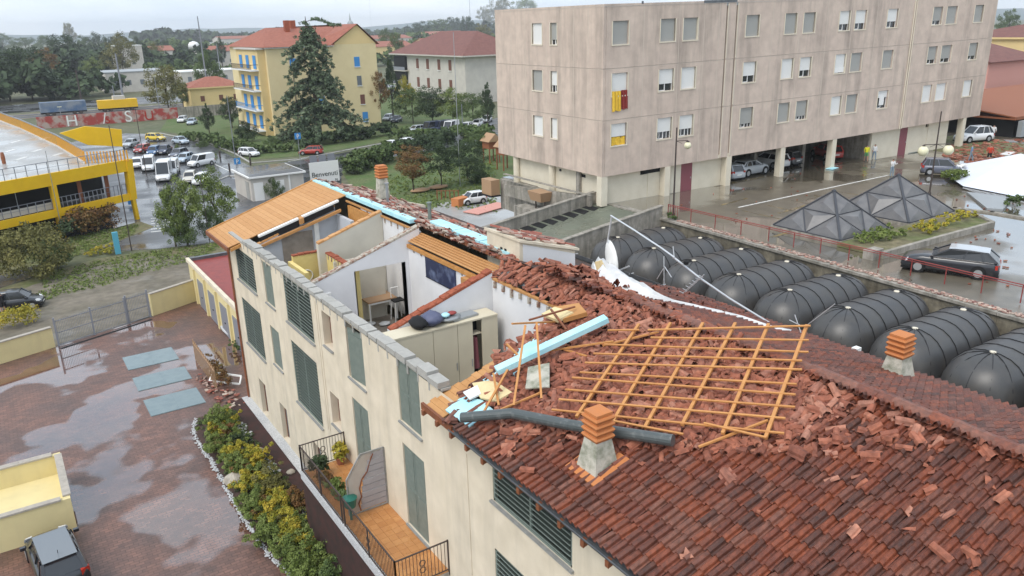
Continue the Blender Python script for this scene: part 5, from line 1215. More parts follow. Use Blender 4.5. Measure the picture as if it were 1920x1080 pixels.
# ================================================================ yellow parking structure
PA=np.array([12.55,99.15,0]); dA=nrm(np.array([4.4,94.75,0])-PA); nA=np.array([dA[1],-dA[0],0]); 
if nA[1]<0: nA=-nA
def PP(u,v,z): return PA+dA*u+nA*v+np.array([0,0,z])
PK=thing('parking_garage','yellow steel two deck parking structure with railings at the left edge','parking garage',tuple(PA))
def ybar(u0,u1,v,z0,z1,w=.35,mat='yellow_steel',name='beam'):
    return M().hexa([PP(u0,v-w/2,z0),PP(u1,v-w/2,z0),PP(u1,v+w/2,z0),PP(u0,v+w/2,z0),PP(u0,v-w/2,z1),PP(u1,v-w/2,z1),PP(u1,v+w/2,z1),PP(u0,v+w/2,z1)]).ob(name,mat,PK)
ybar(0,34,0,5.65,6.95); ybar(-.2,34,0,2.35,3.15)
for u in (9.0,18.3,27.5): ybar(u-.3,u+.3,.05,3.15,5.65,.5,name='column'); ybar(u-.25,u+.25,.1,0,2.35,.45,name='column')
M().hexa([PP(-.35,-.3,2.4),PP(.45,-.3,2.4),PP(.45,.4,2.4),PP(-.35,.4,2.4),PP(-.6,-.3,6.95),PP(.15,-.3,6.95),PP(.15,.4,6.95),PP(-.6,.4,6.95)]).ob('column','yellow_steel',PK)
M().bar(PP(0.0,0,2.4),PP(-.1,0,0.0),.42).ob('column','yellow_steel',PK)
def pslab(z,pts,name,mat,th=.3): M().prism([PP(u,v,z-th) for u,v in pts],(0,0,th)).ob(name,mat,PK)
M().prism([(*PP(-.4,.2,0)[:2],6.4),*[(*G(*q,6.7)[:2],6.4) for q in [(238,300),(160,306),(108,276),(40,244),(-40,212)]],(*PP(60,40,0)[:2],6.4),(*PP(34,.2,0)[:2],6.4)],(0,0,.3)).ob('upper_deck','park_floor',PK); pslab(2.6,[(0,.2),(34,.2),(34,40),(0,14)],'lower_deck','asphalt')
ybar(9.3,17.8,.35,3.2,3.9,.05,'pale_wall','panel'); ybar(18.7,34,.35,3.2,3.9,.05,'pale_wall','panel')
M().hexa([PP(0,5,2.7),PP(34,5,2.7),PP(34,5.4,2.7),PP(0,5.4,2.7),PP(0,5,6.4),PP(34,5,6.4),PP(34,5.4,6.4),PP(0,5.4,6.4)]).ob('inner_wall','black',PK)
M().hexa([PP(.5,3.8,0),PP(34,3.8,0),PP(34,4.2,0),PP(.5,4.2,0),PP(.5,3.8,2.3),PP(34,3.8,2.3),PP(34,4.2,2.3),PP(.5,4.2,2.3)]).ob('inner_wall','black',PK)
for u in (2.2,5.5): M().bar(PP(u,1.0,2.6),PP(u,1.0,6.4),.4).ob('column','rust',PK)
def prail(u0,u1,v,z,h,mat='rail_grey',sp=1.1,u_v=None):
    a=PP(u0,v,z);b=PP(u1,v if u_v is None else u_v,z); m=M(); n=max(2,int(np.linalg.norm(b-a)/sp)); 
    for i in range(n+1): q=a+(b-a)*i/n; m.bar(q,q+up*h,.08)
    m.ob('railing_posts',mat,PK,kind='stuff'); m=M(); m.bar(a+up*h,b+up*h,.06).bar(a+up*h*.5,b+up*h*.5,.03); m.ob('rail',mat,PK)
mk('mesh_grey',(.30,.30,.31),.6,alpha=.45)
prail(0,34,.1,6.95,1.15); prail(0.5,8.7,.2,3.15,1.1,sp=.5); prail(9.3,18,.2,3.15,1.1,sp=.8); prail(18.6,27,.2,3.15,1.1,sp=.8)
# far parapet of the deck, orange posts
fp=[G(240,300,6.95),G(160,303,6.95),G(108,272,6.95),G(40,240,6.95),G(-30,213,6.95)]
for i,(a,b) in enumerate(zip(fp[:-1],fp[1:])):
    if i==0: continue
    n=int(np.linalg.norm(b-a)/.9); m=M()
    for k in range(n): q=a+(b-a)*k/n; m.bar(q-up*.25,q+up*1.2,.30,.1)
    m.ob('parapet_posts','orange_rail',PK,kind='stuff'); M().bar(a+up*1.35,b+up*1.35,.12).ob('rail','rail_grey',PK); M().bar(a-up*.3,b-up*.3,.2,.5).ob('kerb_beam','pale_wall',PK)
m=M()
for k in range(14): q=fp[1]+(fp[0]-fp[1])*k/13; m.bar(q-up*.2,q+up*1.1,.14)
m.ob('parapet_posts','orange_rail',PK,kind='stuff')
q0=GY(230,275,112);q1=GY(228,243,112);q2=GY(160,237,112);q3=GY(112,250,112);q4=GY(165,272,112)
M().prism([q0,q1,q2,q3,q4],(0,.4,0)).ob('curved_ramp_wall','yellow_steel',PK)
a=PP(22,.6,7.0); M().hexa([PP(19,.9,6.72),PP(34,.9,6.72),PP(34,1.6,6.72),PP(19,1.6,6.72),PP(20,.9,6.9),PP(34,.9,8.1),PP(34,1.6,8.1),PP(20,1.6,6.9)]).ob('ramp_wall','yellow_steel',PK)
for i in range(14): 
    p=G(20+RS.rand()*120,250+RS.rand()*50,6.71)
m=M()
for (x,y) in [(20,268),(60,285),(100,292),(30,300),(75,262),(10,285)]: p=G(x,y,6.71); q=p+np.array([1.2,2.2,0]); line((p[0],p[1]),(q[0],q[1]),.5,6.712)
m.ob('bay_marking','road_paint',PK)
M().lathe([(.2,0),(.22,.8),(.16,1.3)],8,tuple(G(8,307,6.7))).ob('bollard','rust',label='brown bollard on the upper deck of the parking structure',cat='bollard')

# ================================================================ vehicles
def car(name,kind,color,label=None,loc=(0,0,0),rz=0,L_=4.1,W_=1.72,H_=1.48,group=None,plate=True,cat='car'):
    """built along +x (front at +x)"""
    t=thing(name,label,cat,loc,rz,group); hl=L_/2; w=W_/2; zb=.22; van=kind=='van'
    belt=.92 if not van else 1.05; hood=.80 if not van else .98
    if kind=='suv': belt=1.03;hood=.98
    # stations: x, half width, z top
    if kind in('hatch','suv','van'): ST_=[(-hl,w*.80,.70),(-hl+.06,w*.93,belt-.12),(-hl+.35,w*.99,belt),(-hl*.4,w,belt),(hl*.1,w,belt),(hl*.42,w*.99,belt-.01),(hl*.55,w*.98,hood+.05),(hl*.8,w*.95,hood-.08),(hl-.1,w*.85,hood-.22),(hl,w*.66,.50)]
    else: ST_=[(-hl,w*.80,.70),(-hl+.06,w*.93,belt-.06),(-hl+.35,w*.99,belt-.01),(-hl*.4,w,belt),(hl*.1,w,belt),(hl*.38,w*.99,belt-.02),(hl*.5,w*.98,hood+.04),(hl*.8,w*.95,hood-.06),(hl-.1,w*.85,hood-.2),(hl,w*.66,.50)]
    rings=[]
    for x,hw,zt in ST_:
        e=.0 if abs(x)<hl-.01 else .1
        zt2=zt; rings.append([(x,-hw*.86,zb+e),(x,-hw*.97,zb+.1+e),(x,-hw,(zb+zt2)/2),(x,-hw*.975,zt2-.1),(x,-hw*.88,zt2),(x,-hw*.4,zt2+.03),(x,hw*.4,zt2+.03),(x,hw*.88,zt2),(x,hw*.975,zt2-.1),(x,hw,(zb+zt2)/2),(x,hw*.97,zb+.1+e),(x,hw*.86,zb+e)])
    M().loft(rings).ob('body','paint_'+color,t,smooth=True,local=True)
    # glasshouse
    if kind=='van': g=[(-hl+.05,-hl+.12),(hl*.62,hl*.36)]
    elif kind=='sedan': g=[(-hl*.66,-hl*.42),(hl*.42,hl*.10)]
    elif kind=='wagon': g=[(-hl+.12,-hl+.5),(hl*.40,hl*.10)]
    elif kind=='suv': g=[(-hl+.12,-hl+.72),(hl*.40,hl*.02)]
    else: g=[(-hl+.10,-hl+.42),(hl*.50,hl*.14)]
    (xr0,xr1),(xf0,xf1)=g; wb,wt=w*.90,w*.72 if not van else w*.84; zt=H_
    lo=[(xr0,-wb*.94,belt-.01),(xf0,-wb*.9,belt-.01),(xf0,wb*.9,belt-.01),(xr0,wb*.94,belt-.01)]; hi=[(xr1,-wt*.94,zt-.05),(xf1,-wt,zt-.05),(xf1,wt,zt-.05),(xr1,wt*.94,zt-.05)]
    M().hexa(lo+hi).ob('windows','glass_dark',t,local=True)
    rr=[(xr1-.06,wt*.90,zt-.06),(xr1+.1,wt*.98,zt-.015),((xr1+xf1)/2,wt*1.03,zt),(xf1-.1,wt*1.0,zt-.02),(xf1+.07,wt*.94,zt-.07)]
    M().loft([[(x,-h_,z-.05),(x,-h_*.93,z),(x,-h_*.4,z+.025),(x,h_*.4,z+.025),(x,h_*.93,z),(x,h_,z-.05)] for x,h_,z in rr]).ob('roof','paint_'+color if 'sunroof' not in name else 'paint_'+color,t,smooth=False,local=True)
    m=M()
    for s in (-1,1):
        for (x0,x1,wd) in ((xr0,xr1,.13),(xf0,xf1,.09)): m.bar((x0,s*wb*.93,belt-.02),(x1,s*wt*.97,zt-.04),wd,.08,up=(1,0,0))
        xm0=xr0+(xf0-xr0)*.52; xm1=xr1+(xf1-xr1)*.52; m.bar((xm0,s*(wb*.935),belt-.02),(xm1,s*wt*.985,zt-.04),.07,.05,up=(1,0,0))
        if kind in('wagon','suv','hatch'):
            xm0=xr0+(xf0-xr0)*.2; xm1=xr1+(xf1-xr1)*.17; m.bar((xm0,s*(wb*.94),belt-.02),(xm1,s*wt*.98,zt-.04),.08,.05,up=(1,0,0))
        if van: m.prism([(xr0,s*wb*.945,belt),(xr0+(xf0-xr0)*.55,s*wb*.945,belt),(xr1+(xf1-xr1)*.5,s*wt*1.0,zt-.05),(xr1,s*wt*.96,zt-.05)],(0,s*.02,0))
    if van: m.prism([(xr0-.01,-wb*.8,belt),(xr0-.01,wb*.8,belt),(xr1-.02,wt*.8,zt-.06),(xr1-.02,-wt*.8,zt-.06)],(-.02,0,0))
    m.ob('window_frame','paint_'+color,t,local=True)  # these bars are the car's roof pillars, with side panels on vans
    wr=.31 if kind!='suv' else .36
    for sx in (-hl*.60,hl*.62):
        for s in (-1,1):
            y=s*(w-.10); wl=M().tube((sx,y-.11,wr),(sx,y+.112,wr),wr,n=18).ob('wheel','tyre',t,local=True)
            M().tube((sx,y+s*.10,wr),(sx,y+s*.122,wr),wr*.64,n=14).ob('rim','rim',wl,local=True)
            for k in range(5):
                pass
            M().tube((sx,s*(w-.14),wr+.03),(sx,s*(w+.004),wr+.03),wr+.06,n=18).ob('wheel_arch','black',t,local=True)
    for s in (-1,1):
        M().hexa([(hl-.30,s*w*.60,.60),(hl-.06,s*w*.55,.56),(hl-.16,s*w*.84,.58),(hl-.36,s*w*.93,.62),(hl-.34,s*w*.60,.74 if kind!='suv' else .82),(hl-.12,s*w*.55,.68),(hl-.2,s*w*.82,.70),(hl-.42,s*w*.91,.78 if kind!='suv' else .86)]).ob('headlight','lamp_white',t,local=True)
        M().hexa([(-hl-.015,s*w*.62,.68),(-hl+.1,s*w*.95,.68),(-hl+.22,s*w*1.0,.68),(-hl+.1,s*w*.62,.68),(-hl+.0,s*w*.62,.90),(-hl+.1,s*w*.93,.92),(-hl+.24,s*w*.99,.92),(-hl+.12,s*w*.62,.92)]).ob('tail_light','lamp_red',t,local=True)
        M().obox((xf0-.12,s*(w+.09),belt+.07),(.14,.2,.13)).ob('mirror','paint_'+color if kind!='van' else 'black',t,local=True)
    M().box(-hl-.02,-hl+.04,-.26,.26,.50,.61).ob('licence_plate','plate',t,local=True); M().box(hl-.06,hl+.015,-.26,.26,.36,.46).ob('licence_plate','plate',t,local=True)
    M().box(hl-.1,hl+.005,-w*.5,w*.5,.48,.56).ob('grille','black',t,local=True); M().box(-hl-.01,hl*.98,-w*.84,w*.84,.16,.26).ob('underside','black',t,local=True)
    return t
def at_px(a,b,z=0):
    """front and rear ground pixels -> centre and heading"""
    f=G(*a,z); r=G(*b,z); c=(f+r)/2; return c, math.atan2(f[1]-r[1],f[0]-r[0])
def put(name,kind,col,front,rear,label,z=0,**k):
    c,h=at_px(front,rear,z); return car(name,kind,col,label,(float(c[0]),float(c[1]),z+.03),h,**k)
# near cars
c=G(113,1074,0.0); c=((np.array([-1.15,30.6,.03]))); 
BC=car('parked_car','wagon','black','dark parked car with black rear window nosed up to the cream ramp parapet',(-1.0,32.7,.03),math.radians(96),L_=4.3,W_=1.76,H_=1.46)
M().box(-1.75,.45,-.60,.60,1.487,1.50).ob('sunroof','glass_grey',BC,local=True); M().tube((-1.3,0,1.46),(-1.45,0,1.7),.012,n=5).ob('aerial','black',BC,local=True)
lc=car('parked_car','hatch','black','small black hatchback at the left edge in the gravel yard',(-.55,71.2,.03),math.radians(-14),L_=3.6,W_=1.62,H_=1.5)
suvc=car('parked_car','suv','black','dark blue estate car with a painted roof reflection by the red handrail on the deck',(45.9,23.2,ZD+.01),math.atan2(4.93,-2.19),L_=5.1,W_=1.95,H_=1.58)
M().loft([[(x,-.66,z-.01),(x,-.5,z+.02),(x,.5,z+.02),(x,.66,z-.01)] for x,z in ((-1.95,1.56),(-1,1.607),(-.2,1.61),(.1,1.575))]).ob('roof_reflection','paint_silver',suvc,local=True)  # silver sheet paints the roof's reflection onto the dark car
for s in(-1,1):  M().bar((-2.2,s*.885,1.04),(1.05,s*.885,1.03),.03).ob('window_trim','chrome',suvc,local=True)
gc=car('damaged_car','hatch','grey','grey hatchback with crushed bonnet beside the collapsed marquee',(75.0,39.9,ZD+.02),math.atan2(-.84,.54),L_=3.8,W_=1.68,H_=1.55)
m=M()
for i in range(16): m.obox((1.35+.5*RS.rand(),(RS.rand()-.5)*1.2,.75+.25*RS.rand()),(.45,.3,.03),rotz(RS.rand()*3)@rotx(RS.randn()*.6))
m.ob('crumpled_bonnet','membrane',gc,local=True)
# cars under the building, in the deck shade
for (kind,col,x,y,rz,lb) in [('hatch','silver',59.2,52.6,1.45,'dark car parked in shade under the block beside the cream wall'),('hatch','grey',57.6,53.4,1.5,'car deep in shade next to the cream wall under the block'),('suv','silver',62.3,52.2,.05,'silver car parked behind the first column under the block'),('hatch','white',67.6,54.2,1.6,'pale car in the middle bay under the block'),('hatch','darkgrey',70.0,54.5,1.6,'dark car in the middle bay under the block'),('hatch','red',77.2,54.2,1.2,'red car in shade behind the yellow-shirted man')]:
    th_=math.radians(-2); u_=(x-B0X)/(math.cos(th_)-x*math.sin(th_)/B0Y); v_=y-B0Y
    car('parked_car',kind,col,lb,(B0X+u_*math.cos(th_)-v_*math.sin(th_),B0Y+u_*math.sin(th_)+v_*math.cos(th_),ZD+.01),rz-.035,L_=4.1)
car('parked_car','suv','white','white van-like car beside the last column at the right end of the block',(97.6,48.9,ZD+.01),math.radians(163),L_=4.6,W_=1.85,H_=1.85)
# street cars
cars=[('hatch','yellow',(308,264),(278,263),'yellow hatchback parked near the graffiti wall',{}),
('sedan','lightblue',(355,272),(324,268),'pale blue saloon on the street left of the white car',{}),
('hatch','white',(487,295),(449,291),'white hatchback driving on the street before the hedge',{}),
('hatch','red',(567,290),(600,289),'red hatchback on the street beside the hedge',{}),
('sedan','silver',(236,278),(256,272),'silver saloon at the corner of the yellow parking structure',{}),
('hatch','red',(260,288),(275,284),'small red car mostly hidden by blue cars',dict(L_=3.5)),
('hatch','blue',(278,296),(300,284),'bright blue hatchback in the crowded car park',{}),
('sedan','navy',(296,294),(322,282),'dark blue saloon beside the bright blue hatchback',{}),
('wagon','grey',(318,300),(352,290),'dark grey estate car behind the white vans',{}),
('wagon','lightblue',(336,308),(358,300),'pale estate car beside the small white van',{}),
('van','white',(362,314),(394,308),'small white delivery van with open grey window at the car park corner',dict(L_=4.4,H_=1.9,W_=1.8)),
('hatch','white',(255,322),(262,306),'white hatchback at the left end of the van row',{}),
('van','white',(276,327),(284,310),'white panel van second from the left',dict(L_=4.8,H_=2.1,W_=1.9)),
('van','white',(300,352),(318,322),'tall white camper van with dark windscreen',dict(L_=5.6,H_=2.7,W_=2.1)),
('van','white',(317,335),(330,318),'white van behind the tall camper van',dict(L_=4.8,H_=2.2,W_=1.9)),
('wagon','cream',(352,348),(362,334),'cream car parked beyond the sapling',{}),
('hatch','white',(370,350),(386,340),'white hatchback with a damaged windscreen near the saplings',{}),
('hatch','white',(335,232),(350,226),'whitish car half hidden by shrubs near the graffiti wall',{}),
('sedan','lightblue',(353,237),(368,230),'light blue car parked under the trees at the lawn edge',{}),
('hatch','silver',(722,228),(735,224),'silver car beside the yellow house under the trees',{}),
('sedan','navy',(735,232),(752,226),'dark car beside the silver one under the trees',{}),
('van','navy',(795,250),(822,246),'dark blue van in the line of parked cars on the far road',dict(L_=5,H_=2.2,W_=1.9)),
('van','navy',(822,247),(836,245),'second dark blue van in the far line of parked cars',dict(L_=5,H_=2.2,W_=1.9)),
('van','white',(838,250),(852,246),'white van at the right of the dark blue vans',dict(L_=5,H_=2.3,W_=1.9)),
('hatch','silver',(770,250),(792,247),'silver car left of the dark blue vans',{}),
('hatch','white',(866,246),(884,240),'white car right of the vans on the far road',{}),
('hatch','white',(888,240),(902,234),'second white car right of the vans on the far road',{}),
('hatch','white',(905,232),(920,226),'white car next to the apartment block wall',{}),
('sedan','white',(722,282),(745,276),'white car among hedges at the garden edge, leftmost',{}),
('hatch','white',(750,278),(768,272),'white car in the middle of the hedge row of cars',{}),
('hatch','silver',(772,278),(788,272),'silver car with white bonnet behind the garden trees',{}),
('hatch','white',(872,384),(900,380),'small white car on the lawn edge beside the orange planter',dict(L_=3.4))]
for k,(kind,col,f,r,lb,kw) in enumerate(cars): put('parked_car',kind,col,f,r,lb,group='cars in the streets behind the house',**kw)
for k,(x,y) in enumerate([(1850,118),(1868,112),(1885,104),(1900,122),(1912,106),(1895,132),(1870,130),(1858,104)]):
    p=G(x,y,4.0); car('parked_car','hatch',['silver','navy','lightblue','grey','white','silver','white','darkgrey'][k],['silver car nearest the block in the far right car park','navy car in the far right car park','pale blue car in the far right car park','grey car at the right edge of the far car park','white car at the edge of the far right car park','silver car lowest in the far right car park','white car beside the block in the far right car park','dark car in the back row of the far right car park'][k],(p[0],p[1],4.02),1.2+.3*k,group='cars in the far right car park')
sheet('far_car_park',[(1800,180),(1840,95),(1960,85),(1960,190)],4.0,'asphalt',**ST)
# ================================================================ people
def person(label,loc,rz=0,h=1.74,top='paint_red',bottom='paint_blue',skin_legs=False,arms=((.0,-.1),(.0,-.1)),stride=.16,hair='hair',name='person'):
    t=thing(name,label,'person',loc,rz); s=h/1.74
    P={}; V=[];E=[];Rr=[]
    def v(p,r): V.append(tuple(np.array(p)*s)); Rr.append(r*s); return len(V)-1
    pel=v((0,0,.93),.15); wa=v((0,0,1.10),.13); ch=v((.01,0,1.32),.16); nk=v((.01,0,1.47),.065); hd=v((.02,0,1.56),.085); ht=v((.02,0,1.68),.08); E+=[(pel,wa),(wa,ch),(ch,nk),(nk,hd),(hd,ht)]
    for sg,(ax,az) in zip((-1,1),arms):
        sh=v((.0,sg*.20,1.40),.065); el=v((ax*.5+.02,sg*.27,1.13),.045); wr=v((ax+.10,sg*.25,.92+az+.1),.033); ha=v((ax+.13,sg*.24,.84+az+.1),.038); E+=[(ch,sh),(sh,el),(el,wr),(wr,ha)]
        hp=v((0,sg*.10,.88),.10); kn=v((sg*stride*.5+.02,sg*.11,.49),.068); an=v((sg*stride,sg*.11,.09),.042); to=v((sg*stride+.16,sg*.12,.035),.04); E+=[(pel,hp),(hp,kn),(kn,an),(an,to)]
    me=bpy.data.meshes.new('person_body'); me.from_pydata(V,E,[]); o=bpy.data.objects.new('body',me); S.collection.objects.link(o)
    md=o.modifiers.new('Skin','SKIN'); md.use_smooth_shade=True
    for i,r in enumerate(Rr): me.skin_vertices[0].data[i].radius=(r,r)
    me.skin_vertices[0].data[0].use_root=True
    o.modifiers.new('Sub','SUBSURF').levels=1; o.modifiers['Sub'].render_levels=1
    dg=bpy.context.evaluated_depsgraph_get(); nm=bpy.data.meshes.new_from_object(o.evaluated_get(dg)); bpy.data.objects.remove(o)
    for mt in ('skin',top,bottom,'black',hair): nm.materials.append(MATS[mt])
    for p in nm.polygons:
        z=p.center.z/s; y=abs(p.center.y)/s
        mi=0
        if z<.07: mi=3
        elif z<.95 and y<.2: mi=2 if not (skin_legs and z<.55) else 0
        elif z<1.46 and z>=.95 and (y<.26 or z>1.1): mi=1
        elif z>1.63 or (z>1.52 and p.center.x/s<-.02): mi=4
        p.material_index=mi; p.use_smooth=True
    o=bpy.data.objects.new('body',nm); S.collection.objects.link(o); o.parent=t
    M().obox(tuple(np.array((.105,0,1.58))*s),(.03,.025,.04)).ob('nose','skin',t,local=True)
    return t
mk('cloth_yellow',(.65,.62,.02),.8); mk('cloth_white',(.68,.68,.68),.8); mk('denim',(.20,.27,.34),.8); mk('cloth_black',(.015,.013,.016),.8); mk('cloth_red',(.45,.05,.025),.8); mk('cloth_blue',(.16,.28,.45),.8); mk('cloth_green',(.10,.30,.12),.8)
def pp(x,y,z=ZD): p=G(x,y,z); return (float(p[0]),float(p[1]),z+.01)
person('person in black holding something beside the small black hatchback',pp(8,588,.02),2.2,1.75,'cloth_black','cloth_black',True,arms=((.15,.25),(.1,.1)),stride=.05)
person('person in a yellow top and shorts standing by the dark bays',pp(1623,303),-2.2,1.78,'cloth_yellow','cloth_green',True)
person('person in pale clothes just right of the yellow top',pp(1638,300),-2.0,1.72,'cloth_white','denim')
person('person in a white top and jeans standing alone on the wet deck',pp(1671,331),-1.8,1.72,'cloth_white','denim',arms=((.2,.3),(.2,.3)),stride=.05)
person('person in a blue top and jeans walking among the debris',pp(1819,303),-1.2,1.8,'cloth_blue','denim')
person('person in a red top and dark shorts among the debris',pp(1853,306),-2.6,1.9,'cloth_red','cloth_black',True)
person('person in a white top and black shorts at the far end of the block',pp(1860,262),-2.6,1.8,'cloth_white','cloth_black',True)
# ================================================================ signs, poles, small buildings
t=thing('welcome_sign','white Benvenuti board standing by the street behind the ridge','sign',(39,107,0))
a=G(583,352);b=G(637,350); 
Y0=106.0; pA=GY(579,306,Y0);pB=GY(634,306,Y0);pC=GY(636,338,Y0)
M().box(pA[0],pB[0],Y0-.06,Y0+.06,pC[2],pA[2]).ob('board','white_paint',t)
for x in (pA[0]+.4,pB[0]-.4): M().box(x-.06,x+.06,Y0+.07,Y0+.19,-.02,pA[2]).ob('post','metal',t)
for i in range(3): x=pA[0]+.35+i*1.3; M().box(x,x+1.0,Y0+.5,Y0+.56,pA[2]-.2,pA[2]+.9).ob('rear_panel','rail_grey',t)
def text(s,loc,rot,size,mat,parent,ext=.01):
    c=bpy.data.curves.new('lettering','FONT'); c.body=s; c.size=size; c.extrude=ext; c.align_x='CENTER'; c.materials.append(MATS[mat])
    o=bpy.data.objects.new('lettering',c); S.collection.objects.link(o); me_=bpy.data.meshes.new_from_object(o.evaluated_get(bpy.context.evaluated_depsgraph_get())); bpy.data.objects.remove(o); o=bpy.data.objects.new('lettering',me_); S.collection.objects.link(o); o.parent=parent; o.location=tuple(np.array(loc)-WL(parent)); o.rotation_euler=rot; return o
text('Benvenuti',((pA[0]+pB[0])/2,Y0-.08,pC[2]+(pA[2]-pC[2])*.30),(math.pi/2,0,0),.95,'shutter_dark',t); text('M',(pB[0]-.5,Y0-.08,pC[2]+.02),(math.pi/2,0,0),.5,'shutter_dark',t)
def pole(px,ytop,label,r=.08,cat='pole',mat='rail_grey',head=None,z=0,lean=None):
    b=G(*px,z); h=GH(b,ytop)-z; t=thing('street_pole',label,cat,tuple(b)); M().tube(b,b+up*h,r,r*.6,n=7).ob('shaft',mat,t)
    if head: M().obox(b+up*h,(head,.25,.15)).ob('lamp_head','globe',t)
    return t
pole((247,470),232,'tall slim dark pole in front of the yellow parking structure',.06,mat='iron')
pole((233,196),100,'tall grey pylon pole between trees on the left',.35); pole((217,195),160,'shorter pale pole left of the tall pylon pole',.2)
pole((302,222),142,'pale lamp post in front of the large loose tree',.12,head=.8); pole((416,158),82,'thin tall pole right of the round tree',.2)
pole((697,60),-20,'very tall mast rising out of the picture above the yellow house',.5); pole((828,42),8,'distant antenna mast on the horizon',.9); pole((883,75),-10,'thin mast above the grey house roof',.35)
pole((444,318),178,'slim lamp post in front of the white hatchback',.07,mat='rail_grey'); pole((863,352),60,'slim silver lamp post rising above the garden',.06,mat='metal'); pole((868,252),195,'short double pole among the bushes',.1)
pole((117,230),200,'lamp post with white head beside the graffiti wall',.12,head=1.0); pole((393,452),330,'dark stake beside the saplings',.05,mat='iron'); pole((49,455),330,'thin pale pole at the yellow structure, left',.05,mat='metal')
pole((120,450),280,'thin pale pole at the yellow structure, centre',.05,mat='metal'); pole((275,330),200,'dark lamp post beside the yellow hatchback',.07,mat='iron')
pole((393,193),30,'distant thin pole above the trees',.25); pole((155,200),130,'dark railway post between the left trees',.3,mat='iron')
def bsign(px,ytop,w,label,txt='P'):
    b=G(*px); h=GH(b,ytop); t=thing('parking_sign',label,'sign',tuple(b)); M().tube(b,b+up*h,.06,n=6).ob('post','metal',t); M().obox(b+up*(h-w/2),(w,.06,w)).ob('plate','blue_shutter',t)
    if txt: text(txt,b+up*(h-w*.85)+np.array([0,-.05,0]),(math.pi/2,0,0),w*.9,'white_paint',t)
bsign((563,300),249,1.0,'blue parking sign in front of the yellow house'); bsign((449,335),296,.9,'small blue sign by the bollards on the street'); bsign((249,385),368,1.0,'small blue sign at the corner of the yellow structure',None)
for k,(x,y,yt) in enumerate([(413,297,283),(470,310,296),(431,322,306)]):
    b=G(x,y); M().tube(b,b+up*1.2,.14,n=8).tube(b+up*1.2,b+up*1.35,.17,.05,n=8).ob('bollard','iron',label=['dark bollard by the small sapling on the kerb','dark bollard below the white hatchback','thin dark bollard near the cabin roof'][k],cat='bollard')
# blue and white pole board
b=G(222,476); M().box(b[0]-.25,b[0]+.25,b[1]-.15,b[1]+.15,0,2.2).ob('totem','foam_dark',label='blue and white totem beside the slim dark pole',cat='totem')
# cabin
t=thing('cabin','grey white utility cabin with a flat dark roof below the street','cabin',(29,103,0))
cA=G(478,378);cx0,cx1,cy0,cy1=26.4,33.2,100.3,108
M().box(cx0,cx1,cy0,cy1,0,2.9).ob('wall','pale_wall',t); M().box(cx0-.3,cx1+.3,cy0-.3,cy1+.3,2.9,3.1).ob('roof_edge','white_paint',t); M().box(cx0-.1,cx1+.1,cy0-.1,cy1+.1,3.102,3.14).ob('roof','asphalt',t)
M().box(cx0+.3,cx0+1.5,cy0-.06,cy0-.004,0,2.3).box(cx0+3,cx0+4.2,cy0-.06,cy0-.004,0,2.3).ob('door','white_paint',t); M().box(cx0-.06,cx0-.004,cy0+1,cy0+2.4,0,2.3).ob('door','roller_grey',t); M().box(cx0+4.8,cx0+5,cy0-.1,cy0-.004,0,2.8).ob('pilaster','white_paint',t)
# graffiti wall
t=thing('graffiti_wall','long low wall painted with red and white graffiti by the railway','wall',(24,216,0))
for i in range(9): M().box(10+i*6.2,10+(i+1)*6.2-.05,215.5,215.8,0,2.7).ob('panel','graffiti_red' if i<5 else 'concrete',t)
for (s,x,sz) in (('H',17.2,3.6),('/',24.2,3.6),('S',29.5,3.8),('S',24.8,2.4),('U',34.2,3.2)): text(s,(x,215.44,.15),(math.pi/2,0,0),sz,'white_paint' if s!='U' and sz>3 else 'lamp_red',t,.02)
# wagons
for (x0,x1,mt,lb) in ((13,24,'wagon_blue','blue grey flat wagon with scrap on the railway, left'),(27,37,'yellow_steel','yellow railway machine beside the blue wagon')):
    t=thing('railway_wagon',lb,'wagon',(x0,250,0)); M().box(x0,x1,248.5,251.5,1.0,3.2 if mt!='wagon_blue' else 3.6).ob('body',mt,t); M().box(x0,x1,248.6,251.4,.6,.998).ob('underframe','black',t)
    for x in (x0+1.5,x0+3,x1-3,x1-1.5):
        M().tube((x,248.5,.45),(x,251.5,.45),.45,n=10).ob('wheel','iron',t)
    if mt!='wagon_blue': M().box(x0+4,x0+7,248.8,251.2,3.2,4.2).ob('cab','pale_wall',t)
# ================================================================ yellow apartment house
AP=thing('apartment_house','yellow apartment house with blue shutters and red roof behind the cedar','building',(49,162.8,0))
x0,x1,y0,y1=49.05,72.6,162.8,189.5; ze=17.4
M().box(x0,x1,y0,y1,0,ze).ob('wall','yellow_house_2',AP)
M().prism([(x0+14,y0-.02,ze),(x1,y0-.02,ze),(x1-4.0,y0-.02,21.2)],(0,8,0)).ob('gable','yellow_house',AP)
M().add([(x0-.6,y0-.7,ze-.1),(x0+14,y0-.7,ze-.1),(x0+19.5,y0+9,21.0),(x0+4,y0+12,21.0)],[(0,1,2,3)]).add([(x0-.6,y0-.7,ze-.1),(x0+4,y0+12,21.0),(x0-.6,y1+.7,ze-.1)],[(0,1,2)]).add([(x1-4.0,y0-.5,21.4),(x1-4,y0+12,21.4),(x0+12,y0+5,18.2),(x0+13.4,y0-.5,ze-.0)],[(0,1,2,3)]).add([(x1-4.0,y0-.5,21.4),(x1+.7,y0-.5,ze-.2),(x1+.7,y1,ze-.2),(x1-4,y0+14,21.4)],[(0,1,2,3)]).add([(x0+4,y0+12,21),(x1-4,y0+12,21.4),(x1+.7,y1+.7,ze-.1),(x0-.6,y1+.7,ze-.1)],[(0,1,2,3)]).ob('roof','roof_red',AP)
M().box(x0-.3,x0+14,y0-.4,y0-.005,ze-.35,ze-.12).ob('eaves','white_paint',AP)
